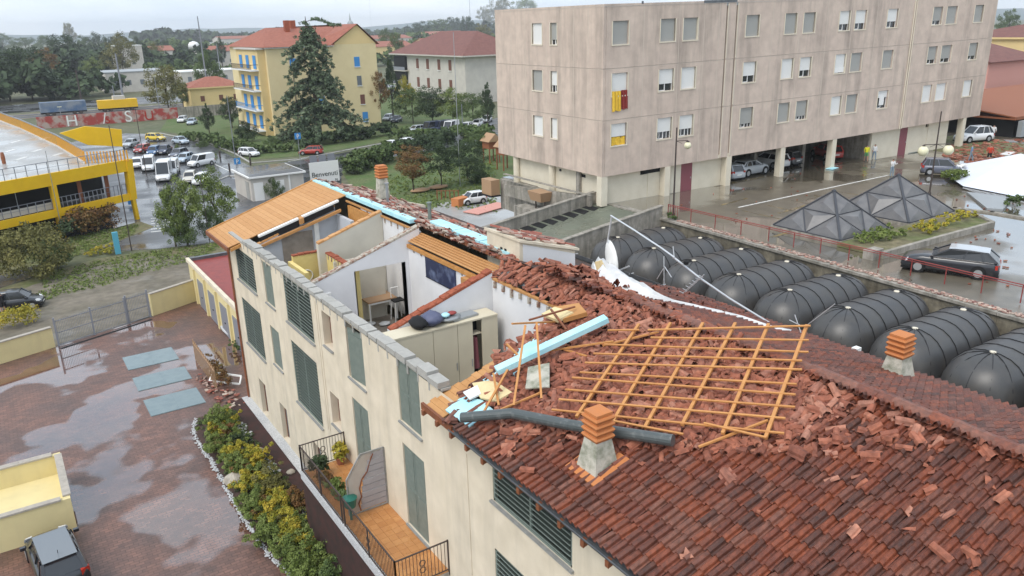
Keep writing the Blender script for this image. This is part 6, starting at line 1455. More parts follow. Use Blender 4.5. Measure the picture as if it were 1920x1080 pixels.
for (x,y) in ((x0+7,y0+8),(x0+9,y0+10)): M().box(x,x+1,y,y+1,19,22.4).ob('chimney','red_brick',AP)
for z in (1.4,5.2,9.2,13.2):
    for u in (y0+3.3,y0+8.2,y0+13):
        w=M().box(x0-1.62,x0-1.55,u-.95,u+.95,z,z+2.6).ob('shutter','blue_shutter',AP)
    for u in (y0+5.6,y0+10.6): pass
for z in (.2,4.2,8.1,12.1):
    M().box(x0-3.0,x0-1.5,y0+1.2,y0+16,z+.7,z+.95).ob('balcony_slab','white_paint',AP)
    m=M()
    for k in range(30): m.bar((x0-2.95,y0+1.3+k*.5,z+.95),(x0-2.95,y0+1.3+k*.5,z+1.9),.06)
    m.bar((x0-2.95,y0+1.2,z+1.95),(x0-2.95,y0+16,z+1.95),.1).bar((x0-2.95,y0+1.2,z+1.95),(x0-1.5,y0+1.2,z+1.95),.1); m.ob('balcony_rail','blue_shutter' if z>4 and z<5 else 'iron',AP)
M().box(x0-1.5,x0-.01,y0+1.0,y0+16.2,0,ze-.5).ob('stair_wall','yellow_house',AP); M().box(x0-1.9,x0,y0+.6,y0+16.6,ze-.5,ze-.2).ob('bay_roof','pale_wall',AP)
for (x,z,w,mt) in [(x0+6.2,1.5,1.6,'blue_shutter'),(x0+5.2,13.0,1.3,'blue_shutter'),(x0+19.0,12.8,1.2,'blue_shutter'),(x0+19.2,8.9,1.0,'glass_grey'),(x0+19.6,5.0,1.0,'brown_shutter'),(x0+19.9,1.3,1.2,'blue_shutter'),(x0+10.5,9.5,1.4,'glass_grey'),(x0+10.5,5.2,1.4,'blue_shutter')]:
    w_=M().box(x-w/2,x+w/2,y0-.08,y0-.005,z,z+2).ob('window',mt,AP); M().box(x-w/2-.1,x+w/2+.1,y0-.16,y0-.005,z-.15,z-.005).ob('sill','white_paint',w_)
M().tube((x0+5.0,y0-.1,0),(x0+5.0,y0-.1,ze-.4),.09,n=6).ob('downpipe','iron',AP)
# grey house
GB=simplehouse('grey_house',111.7,133,192.7,236,12.8,'pale_wall','roof_brown','pale grey house with brown hipped roof left of the big block',ridge='hip',rh=6.2,ov=1.6)
for z in (3.2,8.6):
    for u in (201,207.5,214.5,221): w_=M().box(111.58,111.69,u-.75,u+.75,z,z+2.9).ob('window','brown_shutter',GB); M().box(111.5,111.69,u-.9,u+.9,z-.2,z-.01).ob('sill','white_paint',w_)
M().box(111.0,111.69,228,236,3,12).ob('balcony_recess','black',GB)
for z in (3.5,7.6): M().box(110.2,111.69,227,237,z,z+.3).ob('balcony_slab','pale_wall',GB); M().box(110.15,110.25,227,237,z+.3,z+1.3).ob('balcony_rail','rail_grey',GB)
sy_=G(362,207); simplehouse('small_yellow_building',float(sy_[0]),float(sy_[0])+15,float(sy_[1]),float(sy_[1])+12,6.0,'yellow_house','roof_red','small yellow building with red hipped roof left of the apartment house',ridge='hip',rh=2.5,win=[('S',[float(sy_[0])+3,float(sy_[0])+8,float(sy_[0])+12],[2.2])],wm='brown_shutter')
# distant buildings
rb=np.random.RandomState(3)
far=[((455,140),(425,95),'pale_wall','long white shed roof beyond the trees'),]
spec=[(40,62,330,352,7,'pale_wall','lead','low grey railway building behind the left trees'),(66,96,330,345,6,'pale_wall','white_paint','long pale station building behind the round tree'),(100,125,345,365,6,'pale_wall','lead','pale warehouse beyond the thin trees'),
 (118,150,520,545,9,'pale_wall','roof_red','long red roofed row on the plain, left'),(152,182,540,560,11,'red_brick','roof_red','red brick building on the plain'),(135,160,470,490,8,'pale_wall','roof_red','pale house with red roof right of the red brick building'),(190,214,520,540,10,'pale_wall','roof_brown','pale building under the church tower'),
 (58,70,430,442,15,'pale_wall','white_paint','white tower block between the left trees'),(205,240,480,505,9,'yellow_house','roof_red','yellow house on the far plain'),(250,290,480,500,10,'yellow_house_2','roof_red','yellow and red houses beyond the apartment house'),(300,330,480,510,9,'yellow_house','roof_red','ochre house with red roof right of the mast'),
 (232,262,700,740,14,'pale_wall','roof_red','red roofed block near the horizon, right'),(330,380,760,800,10,'pale_wall','roof_red','distant row of pale houses'),(420,470,800,840,12,'yellow_house','roof_red','distant ochre block near the horizon'),(150,230,900,930,9,'pale_wall','white_paint','very long white shed near the horizon'),(80,130,860,890,9,'pale_wall','lead','grey shed near the horizon, left'),
 (250,300,1000,1040,12,'pale_wall','roof_red','far red roofed terrace'),(180,200,620,640,10,'pale_wall','roof_red','pale house with red roof before the far shed'),(100,118,600,625,9,'pale_wall','roof_red','small red roofed house far left')]
for (a,b,c,d,h,m1,m2,lb) in spec: simplehouse('distant_building',a,b,c,d,h,m1,m2,lb,ridge='flat' if m2 in('lead','white_paint') else 'x',rh=3,win=[('S',list(np.arange(a+3,b-2,4.5)),[2.5] if h<10 else [2.5,6.5])],wm='glass_grey',wh=1.8,ww=1.4)
t=thing('church_tower','small white church tower on the horizon','church',(232,560,0)); M().box(230,235,560,565,0,22).ob('tower','white_wall',t); M().lathe([(2.8,0),(2.2,2.5),(.8,4),(.3,7),(.05,9)],8,(232.5,562.5,22)).ob('cupola','lead',t); M().box(231.6,233.4,559.9,559.99,16,19).ob('belfry_opening','black',t)
M().lathe([(4,0),(4,3),(2.6,4.6),(.5,5.2)],14,(140,640,9)).ob('white_dome_tank','white_paint',smooth=True,label='white domed tank on the far plain',cat='tank')
# court, tarp
M().obox(G(915,392,.05)+up*.1,(6,2.4,.1),rotz(.3)).ob('tarpaulin','pink_wall',label='pink tarpaulin lying in the lower yard by the column',cat='tarpaulin')
M().obox(G(866,385)+up*.5,(2.4,1.2,1.0),rotz(.3)).ob('orange_planter','terracotta',label='orange planter beside the small white car on the lawn',cat='planter')
t=thing('garden_fence','low rusty fence across the lawn behind the ridge','fence',tuple(G(840,375)))
for k in range(6): p=G(820+8*k,374,0); M().bar(p,p+up*1.2,.1).ob('post','rust',t)
M().bar(G(820,374)+up*1.1,G(860,374)+up*1.1,.06).ob('rail','rust',t)
for k,(x,y) in enumerate([(788,360),(822,354)]): blob('sand_heap',tuple(G(x,y,0)),(1.3,.8,.5),'wood_box',['small tan heap at the foot of the left garden tree','larger tan heap at the foot of the right garden tree'][k],'heap',60+k)
for k,(x,y) in enumerate([(922,305),(948,318)]):
    p=G(x,y,0); t=thing('play_tower',['reddish timber play hut left of the column','reddish timber hut behind the column'][k],'hut',tuple(p)); M().box(p[0]-1,p[0]+1,p[1]-1,p[1]+1,2.3,3.4).ob('cabin','rust',t); M().prism([(p[0]-1.3,p[1]-1.3,3.4),(p[0]+1.3,p[1]-1.3,3.4),(p[0],p[1]-1.3,4.6)],(0,2.6,0)).ob('roof','wood_box',t)
    for sx in(-.9,.9):
        for sy in(-.9,.9): M().bar((p[0]+sx,p[1]+sy,0),(p[0]+sx,p[1]+sy,2.3),.15).ob('leg','rust',t)
# wooden fence and debris at the left corner of the house
t=thing('timber_fence','short brown timber fence with rubble at the corner of the house','fence',(9.3,46,0))
for i in range(14): p=np.array([8.55,51.5-.42*i,.05]); M().bar(p,p+up*1.5,.07,.05).ob('picket','wood_box',t)
M().bar((8.55,51.5,1.3),(8.55,46.0,1.3),.06).ob('rail','wood_box',t)
t=thing('white_cart','overturned white framed object by the rubble at the house corner','cart',tuple(G(422,722)))
p=G(424,718,.1)
for a,b in [((-.8,.7,.1),(.6,-.9,.1)),((-.5,.9,.5),(.8,-.7,.5)),((-.8,.7,.1),(-.5,.9,.5)),((.6,-.9,.1),(.8,-.7,.5))]: M().bar(p+np.array(a),p+np.array(b),.09).ob('frame','white_paint',t)
m=M()
for i in range(90):
    y=43+6*RS.rand(); x=8.3+1.3*RS.rand()-(y-43)*.1; r=.04+.14*RS.rand(); m.obox((x,y,.08+.1*RS.rand()),(r*2,r,.06),rotz(RS.rand()*3)@rotx(RS.randn()*.5),tint=RS.rand())
m.ob('corner_rubble','tile_mossy',kind='stuff',label='rubble of tiles and twigs at the left corner of the house',category='rubble')
blob('white_bag_row',tuple(G(428,622,.05)),(.35,1.6,.35),'white_gravel','row of pale rubble bags along the garage doors','bags',71)
# ================================================================ trees and shrubs
def leaf_mat(name,cols,rough=.7): mk(name,cols[0],rough,tint=cols,spec=.25)
leaf_mat('leaf_dark',[(0.022, 0.038, 0.018), (0.04, 0.065, 0.026), (0.065, 0.095, 0.042)])
leaf_mat('leaf_mid',[(0.045, 0.075, 0.024), (0.08, 0.12, 0.036), (0.125, 0.165, 0.06)])
leaf_mat('leaf_light',[(0.08, 0.115, 0.028), (0.135, 0.18, 0.042), (0.2, 0.24, 0.075)])
leaf_mat('leaf_olive',[(0.08, 0.08, 0.025), (0.14, 0.135, 0.042), (0.2, 0.18, 0.06)])
leaf_mat('leaf_autumn',[(0.12, 0.06, 0.025), (0.19, 0.1, 0.035), (0.13, 0.12, 0.04)])
leaf_mat('leaf_yellow',[(0.17, 0.19, 0.025), (0.33, 0.29, 0.035), (0.5, 0.36, 0.045)])
leaf_mat('leaf_cedar',[(.05,.08,.045),(.10,.14,.075),(.17,.21,.13)])
def quads(name,V,tint,mat):
    n=len(V)//4; me=bpy.data.meshes.new(name); me.vertices.add(4*n); me.vertices.foreach_set('co',V.astype('f').ravel())
    me.loops.add(4*n); me.loops.foreach_set('vertex_index',np.arange(4*n,dtype='i')); me.polygons.add(n); me.polygons.foreach_set('loop_start',np.arange(0,4*n,4,dtype='i')); me.polygons.foreach_set('loop_total',np.full(n,4,dtype='i'))
    a=me.attributes.new('tint','FLOAT','POINT'); a.data.foreach_set('value',np.repeat(tint,4).astype('f')); me.materials.append(MATS[mat]); me.update(calc_edges=True); return me
def leaves(C,R,n,size,rs,flat=0,aspect=1.6):
    """n leaves round each clump centre; returns quads and per leaf tint"""
    k=len(C); c=np.repeat(C,n,0); r=np.repeat(R,n); d=rs.randn(k*n,3); d/=np.linalg.norm(d,axis=1)[:,None]
    p=c+d*(r*(.45+.6*rs.rand(k*n)))[:,None]*np.array([1,1,.75])
    nn=d+rs.randn(k*n,3)*.7; nn[:,2]=np.abs(nn[:,2])+.15+flat; nn/=np.linalg.norm(nn,axis=1)[:,None]
    a=np.cross(nn,rs.randn(k*n,3)); a/=np.linalg.norm(a,axis=1)[:,None]; b=np.cross(nn,a); s=size*(.6+.8*rs.rand(k*n))[:,None]
    V=np.stack([p-a*s*aspect*.5,p-b*s*.5,p+a*s*aspect*.5,p+b*s*.5],1).reshape(-1,3)
    t=np.clip(np.repeat(rs.rand(k),n)*.6+.4*rs.rand(k*n),0,1); return V,t
def crown_mesh(seed,shape,mat,ncl=75,nl=95,size=.045,gap=0):
    """unit crown: radius 1, height about 2 (z 0..2)"""
    rs=np.random.RandomState(seed); C=[];R=[]
    while len(C)<ncl:
        p=rs.rand(3)*2-1; r=np.linalg.norm(p)
        if r>1 or r<.35: continue
        z=p[2]+1
        if shape=='round': w=1
        elif shape=='tall': w=.62+.3*math.sin(z*1.5)
        elif shape=='cone': w=(1-z/2.1)*1.15+.08
        elif shape=='poplar': w=.75
        elif shape=='bush': w=1; z*=.75
        lob=1+.22*math.sin(3*math.atan2(p[1],p[0])+seed)+.15*math.sin(z*5+seed)
        C.append((p[0]*w*lob,p[1]*w*lob,z)); R.append((.16+.16*rs.rand())*(w*.6+.4))
    V,t=leaves(np.array(C),np.array(R),nl,size,rs); return quads('crown',V,t,mat)
def trunk_mesh(seed,spread=.8):
    rs=np.random.RandomState(seed); m=M(); m.tube((0,0,0),(.02,0,1),.045,.03,n=7)   # unit: trunk from 0 to crown base at 1, limbs to 2
    for k in range(7):
        a=rs.rand()*6.28; z=.75+.5*rs.rand(); q=(spread*.5*math.cos(a)*rs.rand()*1.2,spread*.5*math.sin(a)*rs.rand()*1.2,z+.6+.4*rs.rand()); m.tube((.01,0,z),q,.022,.006,n=5)
    m.tube((.02,0,1),(0,.03,1.8),.03,.008,n=6); return m.mesh('trunk','bark')
CR={}
def crown(shape,mat,var):
    k=(shape,mat,var)
    if k not in CR: CR[k]=crown_mesh(var*7+3,shape,mat)
    return CR[k]
TR=[trunk_mesh(i) for i in range(3)]
def tree(px,ytop,hw,shape,mat,label,trunk=.25,group=None,name='tree',z=0,cat='tree'):
    b=G(*px,z); H=max(1.0,GH(b,ytop)-z); c=Rm.T@(b-O0); w=hw*c[2]/FP; v=RS.randint(3)
    t=thing(name,label,cat,tuple(b),RS.rand()*6.28,group)
    cz=H*trunk; o=bpy.data.objects.new('crown',crown(shape,mat,v)); S.collection.objects.link(o); o.parent=t; o.location=(0,0,cz); o.scale=(w,w,(H-cz)/(2.05 if shape!='bush' else 1.6))
    if trunk>.02:
        o=bpy.data.objects.new('trunk',TR[v]); S.collection.objects.link(o); o.parent=t; hh=max(cz,.3); o.scale=(max(H*.35,.5),max(H*.35,.5),hh if trunk>.2 else H*.4)
    return t
trees=[((20,190),92,48,'round','leaf_dark','large dark tree at the left edge of the skyline'),((62,188),82,45,'round','leaf_dark','dark tree next to the large left edge tree'),((95,170),86,30,'tall','leaf_autumn','rust coloured tree between the dark left trees'),
((128,142),60,32,'round','leaf_dark','broad dark conifer-like tree below the pale poplar'),((134,90),40,13,'poplar','leaf_olive','tall pale poplar standing above the left trees'),((185,110),56,16,'bush','leaf_dark','umbrella shaped pine on the left skyline'),
((8,100),62,22,'round','leaf_mid','mid green tree on the skyline at the left edge'),((52,105),68,22,'round','leaf_mid','mid green tree on the skyline, second from the left'),((92,105),64,20,'round','leaf_mid','mid green tree left of the pale poplar'),
((160,115),66,16,'round','leaf_mid','mid green tree right of the pale poplar'),((180,152),104,20,'tall','leaf_light','light green tree before the white tower block'),((235,152),60,30,'round','leaf_olive','large olive green tree left of the tall round trees'),((213,120),66,14,'round','leaf_dark','dark tree beside the large olive tree'),
((262,122),66,15,'tall','leaf_dark','dark tall tree right of the large olive tree'),((294,130),76,18,'round','leaf_olive','brownish tree above the pale station'),((315,115),72,11,'poplar','leaf_dark','dark narrow poplar above the pale station'),((318,214),118,36,'round','leaf_olive','big loose olive tree beside the graffiti wall'),
((345,205),150,18,'tall','leaf_mid','slim green tree right of the big loose tree'),((398,188),92,26,'tall','leaf_mid','thin airy green tree left of the yellow house'),((418,128),66,12,'poplar','leaf_dark','dark poplar left of the yellow house'),((342,122),98,17,'round','leaf_dark','dark low tree over the pale warehouse'),((366,120),98,14,'round','leaf_mid','round green tree over the pale warehouse'),
((294,62),47,7,'tall','leaf_olive','pale distant tree on the horizon'),((393,252),190,15,'cone','leaf_dark','dark cypress-like tree on the bank'),((436,240),178,20,'tall','leaf_dark','dark evergreen left of the blue balconies'),((105,185),160,16,'bush','leaf_mid','green shrub below the rust coloured tree'),
((713,236),128,17,'tall','leaf_autumn','brown withered tree at the right of the yellow house'),((738,226),104,18,'cone','leaf_dark','dark conifer right of the withered tree'),((725,110),52,16,'round','leaf_mid','green tree behind the roof of the yellow house'),((745,128),58,16,'tall','leaf_mid','second green tree behind the yellow house'),
((790,80),40,20,'round','leaf_dark','wooded clump on the skyline, left of the grey house'),((822,76),34,22,'round','leaf_mid','wooded clump above the grey house, centre'),((850,72),30,20,'round','leaf_dark','wooded clump above the grey house, right'),((876,78),28,14,'round','leaf_dark','dark tree above the right of the grey roof'),((905,90),42,16,'round','leaf_olive','olive tree between grey house and big block'),
((910,60),8,14,'round','leaf_olive','pale tree touching the corner of the big block'),((940,60),-5,24,'round','leaf_olive','tree rising above the roof corner of the big block'),((985,60),-12,24,'round','leaf_light','light tree above the roof of the big block'),
((762,210),142,18,'round','leaf_yellow','yellowing shrub at the foot of the grey house'),((775,232),162,30,'round','leaf_mid','green bush mass left, beyond the parked vans'),((812,232),158,32,'round','leaf_dark','dark bush mass beyond the parked vans'),((850,232),160,30,'round','leaf_light','bright bush under the grey house windows'),((888,236),172,26,'round','leaf_mid','green bush mass near the big block'),((915,240),150,18,'cone','leaf_dark','dark conifer touching the big block'),
((776,362),268,34,'round','leaf_autumn','reddish garden tree, left, behind the ridge'),((828,354),258,42,'round','leaf_dark','dark spreading garden tree, centre'),((876,335),262,34,'round','leaf_dark','dark garden tree near the column'),((906,300),236,28,'round','leaf_mid','green garden tree against the big block'),((895,345),300,24,'bush','leaf_dark','dark fallen-looking shrub on the lawn'),
((352,458),322,36,'tall','leaf_light','multi stemmed young tree left of the timber roof'),((330,462),345,26,'tall','leaf_light','pale sapling beside the multi stemmed tree'),((408,430),312,38,'round','leaf_light','airy light green tree in front of the cabin'),((345,462),408,24,'bush','leaf_mid','low bush at the foot of the multi stemmed tree'),((400,448),385,20,'bush','leaf_mid','low bush under the airy tree'),((515,372),328,16,'bush','leaf_mid','small round bush at the cabin corner'),
((72,520),418,60,'bush','leaf_olive','large olive and green bush above the gravel yard'),((100,505),440,36,'bush','leaf_mid','green bush at the right of the large olive bush'),((462,266),226,18,'bush','leaf_dark','dark round bush below the blue balconies'),((512,275),256,14,'bush','leaf_mid','clipped round bush below the yellow house'),((380,278),262,10,'bush','leaf_mid','low bush on the bank left'),
((1884,90),14,22,'tall','leaf_mid','green tree between the pink and yellow houses at right'),((400,305),284,8,'bush','leaf_light','tiny sapling at the kerb of the car park'),((335,292),268,6,'tall','leaf_light','thin sapling between the parked cars')]
for (p,yt,hw,sh,mt,lb) in trees: tree(p,yt,hw,sh,mt,lb,trunk=0 if sh in('bush',) else (.12 if 'multi' in lb or 'airy' in lb else .3 if 'garden tree' in lb or 'withered' in lb else .16))
# distant woods belts as one mass each
def wood(name,pts,h,mat,label,n=160,size=1.6,z=0,seed=0):
    rs=np.random.RandomState(seed); C=[];R=[]
    for i in range(n):
        k=rs.rand()*(len(pts)-1); a=np.array(pts[int(k)]); b=np.array(pts[min(int(k)+1,len(pts)-1)]); p=a+(b-a)*(k-int(k)); r=h*.22*(.6+.8*rs.rand())
        C.append((p[0]+rs.randn()*h*.4,p[1]+rs.randn()*h*.8,z+h*(.25+.6*rs.rand()*(.7+.3*math.sin(k*9))))); R.append(r)
    V,t=leaves(np.array(C),np.array(R),42,size,rs); o=bpy.data.objects.new(name,quads(name,V,t,mat)); S.collection.objects.link(o); fin(o,dict(kind='stuff',label=label,cat='wood'))
wood('distant_wood',[(-60,470),(0,450),(60,470),(120,500)],15,'leaf_dark','dark belt of far trees at the left of the plain',260,2.2,seed=1)
wood('distant_wood',[(60,380),(150,420),(220,430)],9,'leaf_mid','green belt of far trees beyond the pale station',200,1.6,seed=2)
wood('distant_wood',[(100,760),(300,820),(500,800),(760,700)],16,'leaf_mid','belt of trees near the horizon',500,3.0,seed=3)
wood('distant_wood',[(200,1300),(500,1350),(900,1200)],26,'leaf_dark','farthest tree belt under the hills',420,6,seed=4)
wood('distant_wood',[(-100,640),(20,660),(120,640)],15,'leaf_dark','tree belt behind the white tower block',240,2.6,seed=5)
wood('distant_wood',[(280,560),(360,600),(460,560)],13,'leaf_mid','tree belt between the ochre houses',240,2.2,seed=6)
wood('distant_wood',[(-60,320),(-10,318),(36,322)],13,'leaf_dark','thicket behind the railway at the left',220,1.5,seed=7)
# hedges as things
def hedge(pts,h,w,mat,label,dens=14,size=.16,name='hedge',z=0,seed=0,var=.12,cat='hedge',nl=34,z_=None):
    rs=np.random.RandomState(seed); C=[];R=[]
    for a,b in zip(pts[:-1],pts[1:]):
        a=np.array(a[:2],float); b=np.array(b[:2],float); L_=np.linalg.norm(b-a); n=int(L_*dens*w)+2; d=(b-a)/L_; s=np.array([-d[1],d[0]])
        for i in range(n):
            p=a+(b-a)*rs.rand()+s*(rs.rand()-.5)*w; C.append((p[0],p[1],z+h*(.15+.85*rs.rand()**.6)*(1+var*math.sin(p[0]*.7+p[1]*.9)))); R.append(min(h,w)*.28*(.6+.6*rs.rand()))
    V,t=leaves(np.array(C),np.array(R),nl,size,rs); o=bpy.data.objects.new(name,quads(name,V,t,mat)); S.collection.objects.link(o); fin(o,dict(label=label,cat=cat)); return o
hedge([G(650,330),G(700,312),G(740,298)],2.6,2.5,'leaf_mid','clipped hedge along the road behind the ridge, left part',6,.3)
hedge([G(745,296),G(800,284),G(850,272)],2.6,2.5,'leaf_dark','clipped hedge along the road behind the garden trees',6,.3,seed=2)
hedge([G(560,276),G(640,268),G(735,252)],2.2,3,'leaf_dark','dark hedge at the foot of the yellow house',1.6,.4,seed=3)
hedge([G(350,262),G(400,270),G(470,290),G(560,282)],1.6,3,'leaf_mid','shaggy hedge along the bank above the street',1.6,.4,seed=4)
hedge([G(740,258),G(800,262),G(900,250)],1.7,4,'leaf_mid','hedge along the line of parked vans',1.2,.4,seed=5)
hedge([G(870,275),G(925,268)],3.0,4,'leaf_mid','high hedge against the corner of the big block',1.6,.4,seed=6)
hedge([G(128,450),G(165,440),G(212,424)],2.6,2.4,'leaf_autumn','red and green shrubs under the yellow parking structure',6,.16,seed=7)
hedge([G(118,456),G(150,447)],2.4,1.6,'leaf_dark','dark shrubs under the yellow parking beams',6,.16,seed=8)
hedge([G(0,482),G(60,470),G(105,460)],2.4,2.2,'leaf_olive','olive shrubs at the left under the yellow beams',5,.16,seed=9)
hedge([G(0,622),G(30,612),G(68,600)],1.3,1.6,'leaf_yellow','yellow green shrubs behind the long cream wall',16,.08,seed=10)
hedge([G(165,482),G(200,470),G(215,478)],.6,1.2,'leaf_yellow','flowering low plants by the blue totem',10,.09,seed=11)
hedge([(46.5,29.3),(51,29.6)],.6,1.6,'leaf_light','weeds in the planter before the left pyramid',10,.09,seed=12,z=6.25); hedge([(52,28.6),(59.5,29.3)],.5,1.5,'leaf_yellow','yellowing weeds in the planter before the right pyramid',8,.09,seed=13,z=6.25)
hedge([G(1775,345,6),G(1800,338,6)],1.0,1.6,'leaf_light','bright green shrub between the grey car and the marquee',14,.1,seed=14,z=6.0); hedge([G(1885,385,6),G(1915,388,6)],.9,1.0,'leaf_mid','green tuft at the edge of the collapsed marquee',14,.1,seed=15,z=6.0)
hedge([(42.3,43.0),(42.4,42.2)],.7,.6,'leaf_mid','green weeds at the corner of the ramp and the retaining wall',24,.08,seed=16,z=6.0)
hedge([(9.0,49.5),(9.0,45.5)],1.1,.7,'leaf_autumn','withered climbing plants behind the timber fence',20,.07,seed=17)
hedge([(11.1,52.3),(11.1,50.6)],.7,.4,'leaf_mid','small green plants along the garage doors',24,.06,seed=18)
# shrubs of the bed beside the house
bedsh=[((400,800),1.0,'leaf_light','bright green shrub at the head of the planted bed'),((396,838),.85,'leaf_light','green shrub below the first one in the bed'),((425,852),.7,'leaf_yellow','yellow shrub around the pale boulder'),((430,880),.8,'leaf_light','green shrub left of the reddish boulder'),((468,868),.75,'leaf_yellow','yellow shrub beside the dark band, upper'),((455,915),.85,'leaf_yellow','large yellow shrub below the reddish boulder'),((492,920),.9,'leaf_olive','olive shrub beside the dark band, middle'),((462,955),.9,'leaf_light','green shrub at the white pebble edge, middle'),((505,965),1.0,'leaf_yellow','widest yellow shrub in the lower bed'),((545,950),.75,'leaf_autumn','rusty shrub next to the dark band'),((490,1005),.95,'leaf_light','bright shrub at the pebble edge, lower'),((540,1005),1.0,'leaf_yellow','yellow green shrub in the lower bed'),((580,1010),.85,'leaf_light','green shrub by the terrace wall'),((530,1055),1.0,'leaf_light','green shrub at the bottom of the photo, left'),((580,1060),1.0,'leaf_light','light shrub at the bottom of the photo, middle'),((628,1055),.9,'leaf_mid','dark shrub under the terrace at the bottom edge'),((560,1100),1.0,'leaf_light','green shrub cut by the bottom edge'),((620,1100),1.0,'leaf_mid','dark shrub cut by the bottom edge'),((440,828),.5,'leaf_dark','small dark shrub near the head of the bed')]
for k,(p,r,mt,lb) in enumerate(bedsh):
    rs=np.random.RandomState(100+k); b=G(*p,.45)+np.array([.28,0,0]); C=[];R=[]
    for i in range(46):
        q=rs.randn(3)*np.array([.36,.42,.22])*r; C.append((b[0]+q[0],b[1]+q[1],.25+abs(q[2])*2.0+.25*rs.rand())); R.append(.18*r*(.7+.6*rs.rand()))
    V,t=leaves(np.array(C),np.array(R),110,.055,rs); o=bpy.data.objects.new('garden_shrub',quads('garden_shrub',V,t,mt)); S.collection.objects.link(o); fin(o,dict(label=lb,cat='shrub'))
fill=[]
for k in range(26):
    rs=np.random.RandomState(300+k); y=24.5+.68*k; x=7.0+1.25*((k*37)%10)/10; mt=['leaf_yellow','leaf_light','leaf_olive','leaf_light','leaf_autumn','leaf_yellow'][k%6]
    C=np.array([(x+rs.randn()*.3,y+rs.randn()*.35,.3+.55*rs.rand()) for i in range(22)]); V,t=leaves(C,np.full(22,.13),70,.05,rs); o=bpy.data.objects.new('low_shrub',quads('low_shrub',V,t,mt)); S.collection.objects.link(o); fin(o,dict(label='low loose shrub filling a gap between the larger shrubs of the planted bed',cat='shrub',group='low filler shrubs in the planted bed'))
rs=np.random.RandomState(55); C=np.array([(6.5+2.2*rs.rand(),23.5+19*rs.rand(),.1+.15*rs.rand()) for i in range(900)]); V,t=leaves(C,np.full(900,.14),22,.05,rs); o=bpy.data.objects.new('ground_cover',quads('ground_cover',V,t,'leaf_mid')); S.collection.objects.link(o); fin(o,dict(kind='stuff',label='low green ground cover in the planted bed',cat='ground cover'))
# grass tufts on the verge and lawn
for (nm,poly,mt,n,lb,sz) in [('grass',[(262,474),(420,455),(390,480),(180,540),(60,570),(90,512)],'leaf_light',9000,'tufted grass between gravel yard and street',.10),('grass',[(130,445),(262,420),(250,440),(90,500)],'leaf_light',5000,'grass strip before the yellow parking structure',.10),('grass',[(700,335),(930,290),(930,400),(720,380)],'leaf_light',9000,'grass of the garden lawn',.16)]:
    P=np.array([G(*q)[:2] for q in poly]); mn,mx=P.min(0),P.max(0); pts=[]
    def inside(x,y):
        c=False; j=len(P)-1
        for i in range(len(P)):
            if (P[i][1]>y)!=(P[j][1]>y) and x<(P[j][0]-P[i][0])*(y-P[i][1])/(P[j][1]-P[i][1])+P[i][0]: c=not c
            j=i
        return c
    rs=np.random.RandomState(len(pts)+n); 
    while len(pts)<n//8:
        q=mn+(mx-mn)*rs.rand(2)
        if inside(*q): pts.append((q[0],q[1],.05))
    V,t=leaves(np.array(pts),np.full(len(pts),.2),8,sz,rs); V[:,2]=np.maximum(V[:,2],.02); o=bpy.data.objects.new(nm,quads(nm,V,t,mt)); S.collection.objects.link(o); fin(o,dict(kind='stuff',label=lb,cat='grass'))
# potted plants on the terrace
for k,(x,y,h,mt,lb) in enumerate([(8.5,27.4,.9,'leaf_dark','dark spiky potted plant in the far corner of the terrace'),(8.45,25.6,.7,'leaf_light','light green potted plant before the broken screen'),(8.4,26.6,.45,'leaf_autumn','small brownish potted plant between the two larger ones'),(8.6,24.9,.5,'leaf_mid','low potted plant beside the dark green barrel'),(9.5,27.9,.9,'leaf_yellow','dried orange bundle standing against the far railing')]):
    t=thing('potted_plant',lb,'potted plant',(x,y,3.52)); M().lathe([(.13,0),(.19,.3),(.21,.32),(.17,.33)],10,(x,y,3.52)).ob('pot','pot',t)
    rs=np.random.RandomState(k); C=np.array([(rs.randn()*.12,rs.randn()*.12,.35+h*.6*rs.rand()) for i in range(14)]); V,tt=leaves(C,np.full(14,.16),30,.07,rs,aspect=3.2); o=bpy.data.objects.new('leaves',quads('leaves',V,tt,mt)); S.collection.objects.link(o); o.parent=t
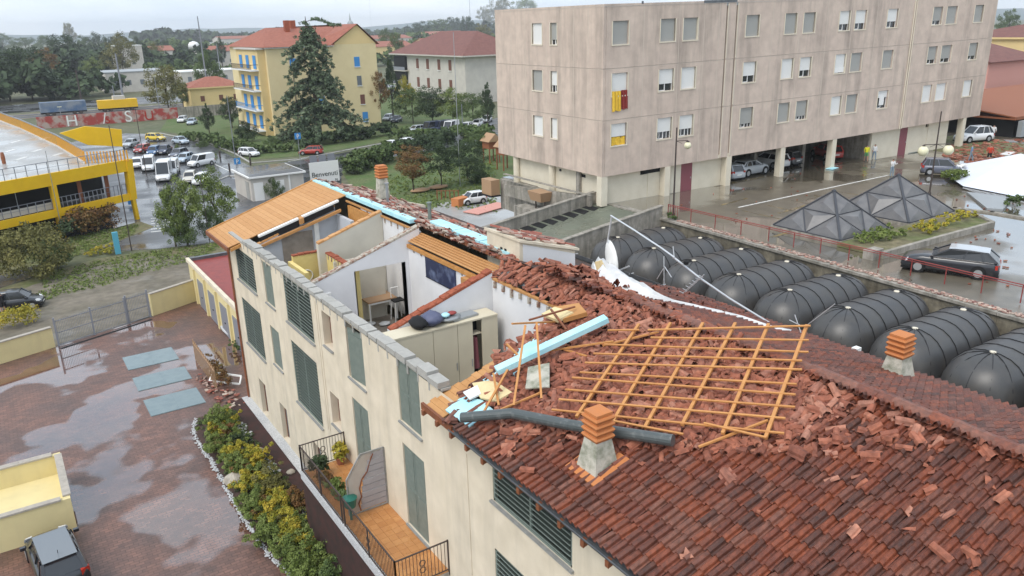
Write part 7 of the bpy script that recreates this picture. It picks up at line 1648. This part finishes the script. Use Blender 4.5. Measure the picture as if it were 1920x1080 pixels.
# cedar
b=G(598,262); H=GH(b,30); t=thing('cedar_tree','tall ragged cedar with drooping tiers in front of the yellow house','cedar',tuple(b))
M().tube((0,0,0),(.3,0,H*.5),.75,.45,n=9).tube((.3,0,H*.5),(-.2,0,H*.8),.45,.22,n=8).tube((-.2,0,H*.8),(-.3,0,H),.22,.05,n=7).ob('trunk','bark',t,local=True)
rs=np.random.RandomState(9); C=[];R=[]; bm=M()
for k in range(70):
    u=rs.rand()**.85; z=H*(.10+.86*u); a=rs.rand()*6.28; Lb=(1-u)**.75*9.6*(.6+.5*rs.rand())+.7
    if u>.78: 
        if rs.rand()<.55: continue
        Lb*=1.5
    n=int(Lb/.7)+2; pv=None
    for i in range(n):
        s=(i+1)/n; p=np.array([math.cos(a)*Lb*s,math.sin(a)*Lb*s,z+1.0*s-3.0*s*s+rs.randn()*.15])
        if pv is not None and i%2==0: bm.tube(pv,p,.09*(1-s)+.03,n=4)
        if pv is None: bm.tube((0,0,z-.3),p,.12,.08,n=4)
        if i%2==0 or pv is None: pv=p
        for q in range(3): C.append(p+np.array([rs.randn()*.45,rs.randn()*.45,-.3*rs.rand()-.6*q*s])); R.append(.33+.2*rs.rand())
bm.ob('branches','bark',t,local=True)
V,tt=leaves(np.array(C),np.array(R),20,.24,rs,flat=.4,aspect=2.6); o=bpy.data.objects.new('foliage',quads('foliage',V,tt,'leaf_cedar')); S.collection.objects.link(o); o.parent=t
# top streamer branch bent to the right
C=np.array([(i*.55*.83,-i*.55*.55,H*.96+.5*math.sin(i*.5)-i*.03) for i in range(12)]); V,tt=leaves(C[2:],np.full(10,.45),30,.22,rs,aspect=2.6); o=bpy.data.objects.new('foliage',quads('foliage',V,tt,'leaf_cedar')); S.collection.objects.link(o); o.parent=t
mm=M()
for a_,b_ in zip(C[:-1],C[1:]): mm.tube(a_,b_,.06,n=4)
mm.ob('branch','bark',t,local=True)
# ================================================================ thin haze over the plain
mh=bpy.data.materials.new('haze'); mh.use_nodes=True; t_=mh.node_tree; t_.nodes.clear(); o_=t_.nodes.new('ShaderNodeOutputMaterial'); v_=t_.nodes.new('ShaderNodeVolumePrincipled')
v_.inputs['Color'].default_value=(.93,.96,1,1); v_.inputs['Density'].default_value=.00022; v_.inputs['Anisotropy'].default_value=.2; t_.links.new(v_.outputs[0],o_.inputs['Volume']); MATS['haze']=mh
M().box(-1600,3600,-400,4600,-1.5,75).ob('haze','haze',kind='stuff',label='thin damp haze over the plain',cat='haze')
